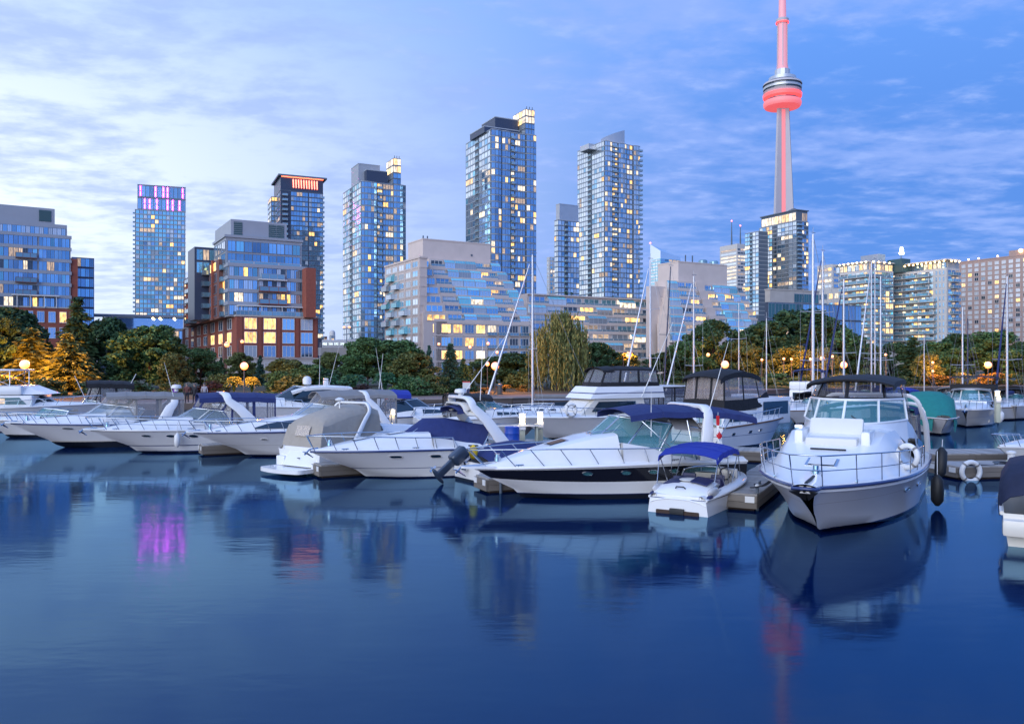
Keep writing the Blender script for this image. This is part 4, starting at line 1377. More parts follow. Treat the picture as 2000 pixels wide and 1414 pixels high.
b = Bld('office_block', 'pale low rise with gridded windows, half hidden between mast and balconied block', 340, 1655, 27)
v = b.vol(1592, 1655, 1668, 562); v.z0 = 0
b.body('wall', v, 'concrete_pale')
b.windows(v, 'L', .05, .95, b.z(640), v.z1 - 1, 5, 4, .7, .6, picker(b.rng, 'glass_blue', .1, ('glass_silver',)), frame='mullion_light')
q = b.vol(1596, 1626, 1660, 516, dd=60); q.z0 = 0
b.body('rear_wing', q, 'concrete_pale')
b.windows(q, 'L', .05, .95, b.z(575, 60), q.z1 - 1, 4, 5, .9, .55, picker(b.rng, 'lit_pale', .2, ('glass_silver',)), frame='mullion_light')
b.windows(q, 'R', .05, .95, b.z(575, 60), q.z1 - 1, 3, 5, .9, .55, picker(b.rng, 'glass_blue', .3), frame='mullion_light')
b.finish()

b = Bld('balconied_block', 'pale block ringed by white balconies with lamps along its roof terrace', 300, 1849, 27)
v = b.vol(1738, 1849, 1874, 523); v.z0 = 0
b.body('main_wing', v, 'concrete_pale')
fh = 12.6 * 300 / FPX; nf = 12
zt_ = v.z1 - .4
def lp(i, j):
    q = b.rng.random()
    return b.rng.choice(('lit_warm', 'lit_pale', 'lit_gold')) if q < .26 else b.rng.choice(('glass_curtain', 'glass_silver', 'glass_teal', 'glass_dark', 'glass_silver'))
b.windows(v, 'L', .22, .97, zt_ - nf * fh, zt_, 11, nf, .88, .68, lp, frame='frame_white', tilt=.4)
b.windows(v, 'L', .02, .20, zt_ - nf * fh, zt_, 3, nf, .42, .66, lambda i, j: b.rng.choice(('glass_deep', 'glass_blue')), frame='frame_white', tilt=.4)
b.windows(v, 'R', .06, .96, zt_ - nf * fh, zt_, 3, nf, .7, .7, lambda i, j: b.rng.choice(('glass_deep', 'glass_blue', 'lit_dim')), frame='mullion', tilt=.4)
for j in range(nf):
    # long balcony bands, wider on the lower storeys
    a1 = .96; a0 = .24 - (.08 if j < 8 else 0)
    b.balconies(v, 'L', (a0 + a1) / 2, [zt_ - (nf - j) * fh + .1], v.l * (a1 - a0), 1.9, 1.05, 'concrete_pale', 'rail_glass')
b.balconies(v, 'R', .55, [zt_ - (nf - j) * fh + .1 for j in range(nf)], v.w * .6, 1.4, 1.05, 'concrete_pale')
roof = b.vol(1738, 1846, 1868, 509, dd=2); roof.z0 = v.z1
roof.x += 1.5
b.body('terrace_storey', roof, 'slab_grey')
b.windows(roof, 'L', .02, .98, roof.z0 + .2, roof.z1 - .3, 12, 1, .9, .9, lambda i, j: b.rng.choice(('lit_warm', 'lit_pale', 'glass_deep')), tilt=.2)
b.boxp('roof_canopy', v.x - .6, v.x + v.w + .3, v.y - .4, v.y + v.l * .72, roof.z1, roof.z1 + .35, 'concrete_pale')
bl = MB().ell((0, 0, 0), (.33, .33, .33), 8, 6).mesh('roof_lamp', MAT['bulb_warm'])
for i in range(13): child('roof_lamp', bl, b.root, (v.x - .9, v.y + v.l * (.02 + .075 * i), roof.z1 - .4 - .25 * (i % 2)))
for i in range(3): child('roof_lamp', bl, b.root, (v.x + v.w * (.2 + .3 * i), v.y - .9, roof.z1 - .4))
# set-back wing on the left
w = b.vol(1640, 1697, 1745, 527, dd=8); w.z0 = 0
b.body('side_wing', w, 'concrete_pale')
zw = w.z1 - .4
b.windows(w, 'L', .03, .97, zw - nf * fh, zw, 7, nf, .86, .68, lp, frame='frame_white', tilt=.4)
b.windows(w, 'R', .05, .98, zw - nf * fh, zw, 6, nf, .94, .8, lambda i, j: b.rng.choice(('lit_warm', 'glass_deep', 'glass_blue', 'glass_teal', 'glass_deep')), frame='mullion', tilt=.6)
b.balconies(w, 'L', .46, [zw - (nf - j) * fh + .1 for j in range(nf)], w.l * .94, 1.9, 1.05, 'concrete_pale')
b.balconies(w, 'R', .25, [zw - (nf - j) * fh + .1 for j in range(nf)], w.w * .5, 1.5, 1.05, 'slab_grey')
q = b.vol(1632, 1695, 1744, 512, dd=11); q.z0 = w.z1
b.body('terrace_storey', q, 'slab_grey')
b.windows(q, 'L', .02, .98, q.z0 + .2, q.z1 - .4, 8, 1, .9, .9, lambda i, j: b.rng.choice(('lit_warm', 'lit_pale', 'glass_silver')), tilt=.2)
b.windows(q, 'R', .02, .98, q.z0 + .2, q.z1 - .4, 6, 1, .9, .9, lambda i, j: b.rng.choice(('lit_warm', 'lit_dim', 'glass_deep')), tilt=.2)
b.bands(q, [q.z1], .35, .8, 'concrete_pale', 'roof_canopy')
for i in range(7): child('roof_lamp', bl, b.root, (w.x - 1.0, w.y + w.l * (.04 + .15 * i), q.z1 - .3))
for i in range(4): child('roof_lamp', bl, b.root, (w.x + w.w * (.1 + .22 * i), w.y - .9, q.z1 - .3))
pq = b.vol(1681, 1715, 1729, 496, dd=18); pq.z0 = w.z1
b.body('plant_room', pq, 'clad_grey')
pq = b.vol(1733, 1762, 1778, 505, dd=14); pq.z0 = v.z1
b.body('plant_room', pq, 'louvre_dark')
X, Y = PX(1760, 316), 316
lx, ly = b.local(X, Y)
fl = MB().tube([(lx, ly, pq.z1), (lx, ly, PZ(496, 316) - .5)], .18, 8).build('light_mast', MAT['slab_dark'], b.root)
for dx, dz in ((-.75, 0), (0, .1), (.75, 0), (-.4, 1.1), (.4, 1.1), (0, 2.0)):
    MB().ell((lx + dx, ly - .2, PZ(495, 316) - .5 + dz), (.5, .5, .5), 8, 6).build('floodlight', MAT['bulb_white'], b.root)
b.finish()

b = Bld('hotel_slab', 'pinkish concrete slab with a regular grid of bright square windows', 330, 2090, 27)
v = b.vol(1873, 2090, 2140, 488); v.z0 = 0
b.body('wall', v, 'concrete_pink')
fh = 9.75 * 345 / FPX
zt_ = v.z1 - .9; nf = 17
def lp2(i, j):
    q = b.rng.random()
    if q < .05: return b.rng.choice(('lit_gold', 'lit_warm'))
    if q < .16: return 'glass_dark'
    return 'glass_bright' if q < .9 else 'glass_curtain'
mat('glass_bright', (.80, .80, .80), .2, metal=.35, spec=.9, rnd=.15)
b.windows(v, 'L', .02, .985, zt_ - nf * fh, zt_, 15, nf, .62, .74, lp2, frame='concrete_pale', mull=1, tilt=.4, fb=.07)
b.bands(v, [v.z1], .4, .15, 'concrete_pink', 'parapet')
for a in (.985, .90, .80, .62): child('roof_lamp', bl, b.root, (v.x - .3, v.y + v.l * a, v.z1 + .9))
child('roof_lamp', bl, b.root, (v.x - .4, v.y + v.l * .41, v.z1 + 2.0), (0, 0, 0), (2.4, 2.4, 2.4))
b.boxp('lift_house', v.x, v.x + 6, v.y + v.l * .2, v.y + v.l * .52, v.z1 + .4, v.z1 + 2.6, 'concrete_pink')
b.finish()

# ------------------------------------------------------------------ expressway and far skyline in the gap
ex = thing('expressway', 'raised concrete expressway crossing the gap behind the trees', 'bridge', (PX(690, 250), 250, .5))
z_ = PZ(684, 250) - .5
MB().box(-13, 60, 0, 9, z_ - 1.2, z_).build('deck', MAT['slab_grey'], ex)
MB().box(-13, 60, -.3, 0, z_ - 1.6, z_ + .8).build('parapet', MAT['stone_pale'], ex)
for i in range(5): MB().box(-10 + i * 14, -8.4 + i * 14, 1, 8, 0, z_ - 1.2).build('pier', MAT['slab_grey'], ex)
hl = thing('highway_lamp', 'tall twin armed highway lamp glowing orange above the expressway', 'lamp', (PX(677, 248), 248, z_ + .5))
MB().tube([(0, 0, 0), (0, 0, PZ(640, 248) - z_ - .5)], [.16, .10], 8).build('post', MAT['slab_grey'], hl)
for sx in (-1, 1):
    h_ = PZ(640, 248) - z_ - .5
    MB().tube([(0, 0, h_), (sx * .45, 0, h_ + .35), (sx * .8, 0, h_ + .25)], .06, 6).build('arm', MAT['slab_grey'], hl)
    MB().ell((sx * .8, 0, h_ + .15), (.42, .32, .26), 10, 7).build('lamp_head', MAT['lamp_globe'], hl)
tr = thing('trail_coach', 'pale coach shape with a lit strip, standing for the traffic light trail on the expressway', 'light_trail', (PX(650, 246), 249.5 + 2, z_ + .5))  # coach shape with glowing panes stands for the highway's light trail
MB().cbox(-4.4, 6.6, -1, 1.4, .25, 3.2, .3).build('body', MAT['frame_white'], tr, smooth=40)
wm = window_mesh('lit_cool', 'frame_white', 2, .05)
for i in range(6): child('window', wm, tr, (-3.4 + i * 1.75, -1.02, 1.9), (0, 0, 0), (1.45, 1, .9))
for dx in (-3, 0.9, 4.8): MB().box(dx, dx + 1.6, -.8, 1.2, .0, .25).build('bogie', MAT['slab_dark'], tr)
db = Bld('domed_tower', 'tiny distant tower with a rounded top in the gap between towers', 900, 648, 20)
v = db.vol(643, 647, 655, 655); v.z0 = 0
db.body('tower_body', v, 'slab_grey')
MB().lathe([(3.2, 0), (3.2, 3.5), (2.4, 5.2), (.6, 6.2)], (v.x + v.w / 2, v.y + v.l / 2, v.z1), 14).build('dome', MAT['concrete_pale'], db.root, smooth=40)
db.windows(v, 'R', .05, .95, v.z1 - 18, v.z1, 3, 6, .8, .6, picker(db.rng, 'glass_silver', .2))
db.finish()
for lab, pl_, pc_, pr2, pt, dd, m_ in (('distant dark low building left of the domed tower', 620, 626, 639, 657, 620, 'brick_dark'),
                                      ('distant hazy grey block right of the domed tower', 655, 662, 676, 663, 800, 'slab_grey')):
    db = Bld('distant_building', lab, dd, pc_, 25)
    v = db.vol(pl_, pc_, pr2, pt); v.z0 = 0
    db.body('wall', v, m_)
    db.windows(v, 'R', .05, .95, v.z1 - 16, v.z1 - 1, 4, 5, .6, .6, picker(db.rng, 'glass_blue', .2))
    db.finish()
# ------------------------------------------------------------------ trees and planting along the shore
BROAD = {k: [broadleaf(s_, 'leaf_' + k, 66, 260, w_, .10, .0245) for s_, w_ in ((i * 3 + 11, .40), (i * 3 + 12, .48))] for i, k in enumerate(('dark', 'mid', 'olive'))}
CONI = {k: conifer(i + 41, 'leaf_' + k, w_) for i, (k, w_) in enumerate((('dark', .26), ('olive', .30), ('blue', .22)))}
leafmat('leaf_willow', (.15, .17, .06))
WILLOW = willow(77, 'leaf_willow')
SHRUB = {k: [shrub(i * 2 + 90, 'leaf_' + k), shrub(i * 2 + 91, 'leaf_' + k, 22)] for i, k in enumerate(('dark', 'mid', 'olive', 'plum', 'ochre'))}
TUSS = {k: tussock(i + 120, 'leaf_' + k) for i, k in enumerate(('grass', 'reed', 'ochre'))}
TREES = 'trees along the shore'


def gz(d): return .75


def tree(px, ptop, d, kind, me, wpx, label, name='tree', group=TREES):
    z0 = .6
    h = PZ(ptop, d) - z0
    o = thing(name, label, 'tree', (PX(px, d), d, z0), random.uniform(0, 6.28), group)
    w = wpx * d / FPX
    base_w = {'b': .66, 'c': .40, 'w': 1.05}[kind]
    s_ = (w / base_w, w / base_w, h)
    child('crown', me[0], o, sc=s_)
    child('trunk', me[1], o, sc=(h * .8, h * .8, h))
    return o


B, C_ = BROAD, CONI
tree(22, 602, 100, 'b', B['dark'][0], 130, 'dark broadleaf tree at the far left edge behind the lamp')
tree(60, 640, 96, 'c', C_['olive'], 130, 'loose conifer glowing orange right behind the leftmost lamp', 'conifer_tree')
tree(152, 580, 104, 'c', C_['dark'], 105, 'tallest dark conifer on the left shore, narrow top above the roofs', 'conifer_tree')
tree(135, 650, 95, 'c', C_['olive'], 110, 'shorter orange lit conifer right of the leftmost lamp', 'conifer_tree')
tree(-15, 620, 96, 'b', B['dark'][1], 110, 'dark tree cut by the left edge of the view')
tree(215, 627, 106, 'b', B['dark'][1], 110, 'dark rounded tree between the tall conifer and the grey green one')
tree(292, 636, 100, 'b', B['mid'][0], 125, 'full grey green tree in front of the low gallery')
tree(340, 690, 96, 'b', B['olive'][0], 62, 'small olive tree at the foot of the grey green one')
tree(392, 682, 108, 'b', B['mid'][1], 62, 'small round tree in front of the brick flank')
tree(432, 698, 118, 'c', C_['dark'], 26, 'slim young spruce just left of the post lamp', 'conifer_tree')
tree(508, 694, 118, 'c', C_['blue'], 30, 'slim young spruce just right of the post lamp', 'conifer_tree')
tree(468, 690, 128, 'b', B['olive'][1], 50, 'low yellowish tree behind the post lamp')
tree(560, 702, 100, 'b', B['olive'][0], 90, 'wide olive bushy tree below the brick corner')
tree(605, 712, 95, 'b', B['mid'][0], 80, 'low bushy tree left of the expressway gap')
tree(650, 690, 118, 'b', B['olive'][1], 60, 'olive tree standing under the expressway')
tree(718, 662, 112, 'b', B['mid'][1], 90, 'dense green tree left of the beige terraces')
tree(772, 664, 116, 'b', B['mid'][0], 100, 'dense green tree at the foot of the beige flank')
tree(808, 690, 96, 'b', B['olive'][0], 90, 'rounded olive tree nearest the water below the terraces')
tree(838, 674, 112, 'c', C_['blue'], 30, 'small spruce beside the curved base', 'conifer_tree')
tree(880, 670, 106, 'c', C_['blue'], 62, 'dark blue spruce in front of the curved base', 'conifer_tree')
tree(905, 700, 98, 'c', C_['dark'], 44, 'short dark spruce right of the blue one', 'conifer_tree')
tree(1000, 690, 112, 'b', B['dark'][0], 120, 'dark tree between the post lamp and the willow')
tree(940, 702, 116, 'b', B['olive'][1], 60, 'orange lit tree right behind the middle post lamp')
tree(1093, 606, 105, 'w', WILLOW, 128, 'big weeping willow in front of the terraced wing', 'willow_tree')
tree(1165, 672, 122, 'b', B['dark'][1], 80, 'dark tree right of the willow')
tree(1225, 690, 124, 'b', B['olive'][0], 56, 'orange lit tree beside the tall lamp right of the willow')
tree(1300, 688, 130, 'b', B['dark'][0], 90, 'dark low tree behind the leaning masts')
tree(1395, 630, 142, 'b', B['dark'][1], 100, 'dark rounded tree in front of the second terraced peak')
tree(1345, 668, 136, 'b', B['mid'][1], 80, 'mid green tree left of the dark rounded one')
tree(1495, 628, 142, 'b', B['dark'][0], 130, 'broad dark tree right under the mirror glass tower')
tree(1560, 610, 148, 'b', B['dark'][1], 150, 'largest dark tree in front of the green glass hall')
tree(1630, 640, 146, 'b', B['mid'][0], 110, 'tree behind the pair of masts, lit from below')
tree(1450, 668, 138, 'b', B['olive'][1], 80, 'olive tree lit by small path lamps')
tree(1545, 676, 134, 'b', B['olive'][0], 90, 'orange tinted low tree above the lawn')
tree(1600, 682, 136, 'b', B['olive'][1], 70, 'orange tinted tree beside the bright lamp')
tree(1690, 672, 140, 'b', B['dark'][0], 80, 'dark tree behind the three close masts')
tree(1745, 672, 142, 'b', B['dark'][1], 66, 'dark tree left of the cone shaped one')
tree(1783, 658, 138, 'c', C_['dark'], 84, 'broad cone shaped tree in front of the balconies', 'conifer_tree')
tree(1835, 668, 142, 'b', B['mid'][0], 90, 'round green tree right of the cone shaped one')
tree(1812, 690, 132, 'b', B['olive'][0], 50, 'small orange lit tree below the balconied block')
tree(1880, 656, 146, 'b', B['dark'][1], 100, 'dark tree in the gap before the pink slab')
tree(1940, 650, 142, 'b', B['mid'][1], 110, 'orange lit tree around the right lamp')
tree(1995, 668, 138, 'b', B['dark'][0], 80, 'dark tree cut by the right edge of the view')


def bush(px, ptop, d, wpx, me, label, name='shrub', cat='shrub', dep=1.0, group='shrubs on the shore bank'):
    z0 = .58
    h = PZ(ptop, d) - z0; w = wpx * d / FPX
    o = child(name, me, None, (PX(px, d), d, z0), (0, 0, random.uniform(0, 6.28) if dep == 1 else 0), (w, w * dep, h))
    return tag(o, label, cat, group)


GR = 'ornamental grass clumps'
bush(457, 736, 86, 44, TUSS['grass'], 'yellow lit grass fountain left of the post lamp', 'ornamental_grass', 'grass clump', group=GR)
bush(492, 737, 86, 40, TUSS['grass'], 'yellow lit grass fountain right of the post lamp', 'ornamental_grass', 'grass clump', group=GR)
bush(520, 765, 80, 66, TUSS['grass'], 'low wide yellow grass clump on top of the sea wall', 'ornamental_grass', 'grass clump', group=GR)
bush(690, 732, 92, 70, TUSS['reed'], 'green reed clump below the expressway', 'ornamental_grass', 'grass clump', group=GR)
bush(752, 728, 90, 56, TUSS['reed'], 'tall green grass fountain left of the olive tree', 'ornamental_grass', 'grass clump', group=GR)
bush(640, 736, 94, 60, TUSS['reed'], 'green reed clump at the left end of the reed bed', 'ornamental_grass', 'grass clump', group=GR)
bush(985, 752, 98, 40, TUSS['ochre'], 'ochre dry grass right of the middle post lamp', 'ornamental_grass', 'grass clump', group=GR)
bush(945, 757, 95, 40, TUSS['ochre'], 'ochre dry grass left of the middle post lamp', 'ornamental_grass', 'grass clump', group=GR)
bush(1022, 750, 100, 40, SHRUB['ochre'][0], 'rounded ochre shrub left of the sailboat mast')
bush(1030, 738, 104, 30, SHRUB['olive'][0], 'yellow green shrub beside the willow')
bush(408, 742, 90, 80, SHRUB['plum'][0], 'dull plum shrub behind the people on the promenade')
bush(425, 726, 98, 56, SHRUB['olive'][1], 'olive shrub left of the yellow grass')
bush(575, 728, 90, 86, SHRUB['olive'][1], 'broad olive shrub left of the radar topped cruiser')
bush(545, 722, 96, 60, SHRUB['mid'][0], 'green shrub behind the yellow grass')
bush(622, 730, 98, 70, SHRUB['plum'][1], 'dark plum shrub under the expressway')
bush(700, 748, 86, 60, SHRUB['plum'][0], 'low plum ground shrub in front of the reeds')
bush(660, 715, 104, 60, SHRUB['dark'][0], 'dark shrub behind the reed bed')
bush(800, 722, 90, 80, SHRUB['mid'][1], 'big green shrub left of the dark spruces')
bush(855, 728, 92, 66, SHRUB['olive'][0], 'olive shrub in front of the dark spruces')
bush(905, 738, 92, 60, SHRUB['dark'][1], 'dark shrub left of the small white sign')
bush(1010, 722, 108, 60, SHRUB['olive'][1], 'orange lit shrub right of the middle lamp')
bush(255, 738, 88, 90, SHRUB['dark'][0], 'dark hedge shrub under the grey green tree')
bush(180, 742, 86, 90, SHRUB['dark'][1], 'dark shrub behind the black canopy boat')
bush(330, 744, 90, 60, SHRUB['olive'][0], 'olive shrub behind the silver bimini boat')
bush(90, 734, 86, 80, SHRUB['olive'][1], 'orange lit shrub below the leftmost lamp')
bush(20, 730, 88, 80, SHRUB['olive'][0], 'orange lit shrub at the left edge')
for i, (px_, pt, d_, w_, k_) in enumerate(((1170, 722, 118, 60, 'mid'), (1215, 735, 116, 50, 'olive'), (1270, 728, 122, 60, 'mid'), (1330, 732, 124, 60, 'dark'), (1405, 724, 128, 60, 'mid'),
                                          (1465, 728, 124, 70, 'olive'), (1520, 726, 122, 70, 'mid'), (1580, 730, 124, 60, 'olive'), (1640, 728, 126, 70, 'olive'), (1700, 718, 132, 60, 'dark'),
                                          (1760, 730, 130, 60, 'dark'), (1830, 728, 130, 60, 'ochre'), (1885, 726, 132, 60, 'olive'), (1935, 724, 130, 60, 'ochre'), (1990, 728, 128, 60, 'olive'),
                                          (1430, 738, 118, 50, 'mid'), (1500, 738, 116, 60, 'grass'), (1550, 738, 116, 60, 'grass'))):
    lab = ('low green shrub just right of the willow', 'olive shrub under the tall lamp', 'green shrub behind the leaning masts', 'dark shrub behind the black canvas trawler', 'green shrub right of the bright starlike lamp',
           'olive shrub at the left end of the lawn', 'green shrub at the back of the lawn', 'olive shrub at the right end of the lawn', 'shrub behind the paired masts lit orange', 'dark shrub behind the three close masts',
           'dark shrub left of the teal boat cover', 'ochre shrub in warm light behind the teal cover', 'olive shrub left of the right lamp', 'ochre shrub below the right lamp', 'olive shrub at the right edge',
           'green shrub at the water edge right of the black canopy', 'bright grass clump on the left of the lawn', 'bright grass clump on the right of the lawn')[i]
    if k_ == 'grass': bush(px_, pt, d_, w_, TUSS['grass'], lab, 'ornamental_grass', 'grass clump', group=GR)
    else: bush(px_, pt, d_, w_, SHRUB[k_][i % 2], lab)
lw = MB().loft([[(20 + i * 4, 104 + i * 2.2, .72 + .05 * math.sin(i * 2.1)) for i in range(14)], [(20 + i * 4, 150 + i * 1, 2.0 + .1 * math.sin(i)) for i in range(14)]])
tag(lw.build('lawn', MAT['lawn'], smooth=60), 'sloping green lawn under the trees on the right shore', 'lawn', kind='structure')

# ------------------------------------------------------------------ lamps on the shore
mat('post_dark', (.10, .09, .09), .5)
LAMPS = 'orange globe lamps along the promenade'


def lamp(px, py, d, label, rpx=7.5, power=70, group=LAMPS, post=True, arm=False, z0=.6, pw=.07):
    X, Z = PX(px, d), PZ(py, d)
    o = thing('street_lamp', label, 'lamp', (X, d, z0), 0, group)
    r = rpx * d / FPX
    h = Z - z0
    if arm:
        MB().tube([(-.8, .1, 0), (-.8, .1, h + .2), (-.6, .1, h + .5), (0, 0, h + r * .6)], [.09, .06, .05, .05], 8).build('post', MAT['post_dark'], o)
        MB().lathe([(r * .5, r * .3), (r * 1.1, 0), (r * .9, -r * .1)], (0, 0, h + r * .5), 12).build('hood', MAT['post_dark'], o)
    elif post:
        MB().lathe([(pw * 1.9, 0), (pw * 1.8, .25), (pw, .4), (pw * .85, h - r * 1.1), (pw * 1.6, h - r)], n=10).build('post', MAT['post_dark'], o)
    MB().ell((0, 0, h), (r, r, r), 14, 10).build('globe', MAT['lamp_globe'], o, smooth=60)
    if power:
        ld = bpy.data.lights.new('lamp_light', 'POINT'); ld.energy = power * 2.2; ld.color = (1.0, .31, .03); ld.shadow_soft_size = r * 1.05
        lo = child('lamp_light', ld, o, (0, r * 1.9, h + .35))
    return o


lamp(48, 712, 88, 'leftmost big globe lamp in front of the orange lit conifers', 9, 4200)
lamp(477, 715, 84, 'globe lamp on a post between two yellow grass fountains', 7.5, 900)
lamp(967, 715, 95, 'globe lamp on a post left of the willow', 7.5, 1100)
lamp(1416, 712, 110, 'brightest globe lamp right above the black trawler canopy', 7.5, 1000)
lamp(1648, 713, 118, 'globe lamp beside the paired masts', 6.5, 1300)
lamp(1930, 713, 128, 'globe lamp in the orange lit tree at the right', 6.5, 1500)
SL = 'small orange lamps among the trees'
lamp(443, 673, 132, 'hooded lamp on a tall post before the brick flank', 5, 300, SL, arm=True)
lamp(473, 667, 150, 'small hooded lamp against the brick corner', 3.5, 0, SL, arm=True)
lamp(952, 711, 108, 'small lamp on a thin post left of the middle globe lamp', 4, 0, SL)
lamp(1228, 694, 122, 'hooded lamp right of the willow', 6, 900, SL, arm=True)
lamp(1383, 693, 135, 'small lamp left of the brightest globe lamp', 3.5, 200, SL)
for px_, py_, lab in ((1488, 701, 'leftmost small lamp under the broad dark tree'), (1531, 703, 'first of two close small lamps behind the lawn'), (1546, 700, 'second of two close small lamps behind the lawn'),
                      (1583, 699, 'small lamp left of the thick pale mast'), (1606, 699, 'brighter small lamp right of the thick pale mast'), (1626, 697, 'small lamp just left of the paired masts'),
                      (1822, 708, 'small lamp in the orange lit tree below the balconied block'), (1730, 695, 'tiny lamp right of the three close masts'), (1822, 728, 'low lamp glow at ground level behind the teal cover'),
                      (1880, 727, 'low lamp at ground level left of the double masts')):
    lamp(px_, py_ + random.uniform(-3, 3), 128, lab, 2.4 if px_ not in (1606,) else 4, 300 if px_ not in (1730,) else 0, SL)
lamp(857, 672, 190, 'tiny lamp in front of the curved base', 2.6, 0, SL)
for px_, py_, lab in ((918, 678, 'left one of two wall lamps on the curved base'), (953, 671, 'right one of two wall lamps on the curved base'), (971, 688, 'lowest wall lamp beside the curved base')):
    lamp(px_, py_, 185, lab, 2.8, 0, SL)

# small white sign, bollard posts, cone
sg = thing('notice_sign', 'small white notice board with a red top edge on the promenade', 'sign', (PX(911, 90), 90, .6))
MB().cbox(-.42, .42, -.03, .03, .75, 1.55, .01).build('board', MAT['frame_white'], sg)
MB().box(-.42, .42, -.036, -.031, 1.43, 1.55).build('red_band', mat('sign_red', (.5, .03, .03), .5), sg)
MB().box(-.35, .35, -.1, .1, 0, .75).build('base', mat('navy_box', (.02, .03, .09), .5), sg)
bn = thing('litter_bin', 'dark litter bin beside the middle post lamp', 'bin', (PX(976, 93), 93, .6))
MB().lathe([(.28, 0), (.30, .9), (.33, .92), (.33, 1.0)], n=16).build('bin_body', MAT['post_dark'], bn)
MB().lathe([(.33, 1.02), (.30, 1.14), (.1, 1.2)], n=16).build('lid', MAT['slab_dark'], bn)
cn = thing('traffic_cone', 'orange traffic cone on the promenade edge', 'cone', (PX(755, 80), 80, .57))
MB().lathe([(.17, .04), (.13, .3), (.05, .8), (.03, .82)], n=14).build('cone', mat('cone_orange', (.8, .12, .03), .5), cn, smooth=40)
MB().cbox(-.24, .24, -.24, .24, 0, .04, .01).build('base', MAT['cone_orange'], cn)
# ------------------------------------------------------------------ boat kit
mat('gel_white', (.80, .80, .80), .24, coat=.3, var=.07, vscale=1.4, rvar=.08, stretch=(.6, .6, 1))
mat('gel_cream', (.72, .68, .60), .25, coat=.3, var=.04, vscale=1.2)
mat('gel_grey', (.60, .58, .56), .25, coat=.4, var=.04, vscale=1.0)
mat('gel_blue', (.03, .05, .16), .2, coat=.5)
mat('gel_black', (.012, .013, .02), .15, coat=.5)
mat('antifoul', (.012, .014, .022), .6, var=.3, vscale=2)
mat('antifoul_brown', (.05, .028, .018), .8, var=.4, vscale=3)
mat('antiskid', (.70, .70, .69), .6, var=.06, vscale=20, bump=.1)
mat('vinyl_seat', (.70, .69, .66), .45, var=.05)
mat('vinyl_navy', (.02, .025, .10), .4)
mat('canvas_navy', (.014, .026, .12), .75, var=.2, vscale=5, bump=.6)
mat('canvas_blue', (.012, .030, .30), .75, var=.15, vscale=4, bump=.6)
mat('canvas_black', (.010, .010, .013), .8, var=.3, vscale=5, bump=.6)
mat('canvas_grey', (.23, .22, .215), .75, var=.12, vscale=4, bump=.6)
mat('canvas_dark', (.008, .014, .045), .75, var=.25, vscale=5, bump=.6)
mat('canvas_tan', (.36, .32, .27), .8, var=.14, vscale=4, bump=.6)
mat('canvas_teal', (.01, .19, .17), .8, var=.2, vscale=4, bump=.6)
mat('vinyl_clear', (.40, .40, .44), .10, spec=1.0, alpha=.34, bump=.5, vscale=6)
mat('vinyl_smoke', (.12, .115, .125), .12, spec=.8, alpha=.55, bump=.5, vscale=6)
mat('boat_glass', (.10, .33, .36), .03, spec=1.0, alpha=.50)
mat('boat_glass_clear', (.34, .44, .50), .03, spec=1.0, alpha=.36)
mat('boat_glass_dark', (.012, .03, .05), .04, spec=1.0)
mat('steel', (.62, .63, .65), .18, metal=1.0)
mat('black_rubber', (.014, .014, .015), .55)
mat('teak', (.17, .085, .04), .6, var=.3, vscale=6, stretch=(.3, 6, 1))
mat('chrome', (.7, .7, .72), .08, metal=1.0)
mat('white_plastic', (.75, .75, .74), .4)
mat('grey_motor', (.03, .045, .075), .3, coat=.4)
BG_ = 'motor boats moored at the docks'


def smooth01(u): u = max(0., min(1., u)); return u * u * (3 - 2 * u)


def lerp(a, b_, t): return a + (b_ - a) * t


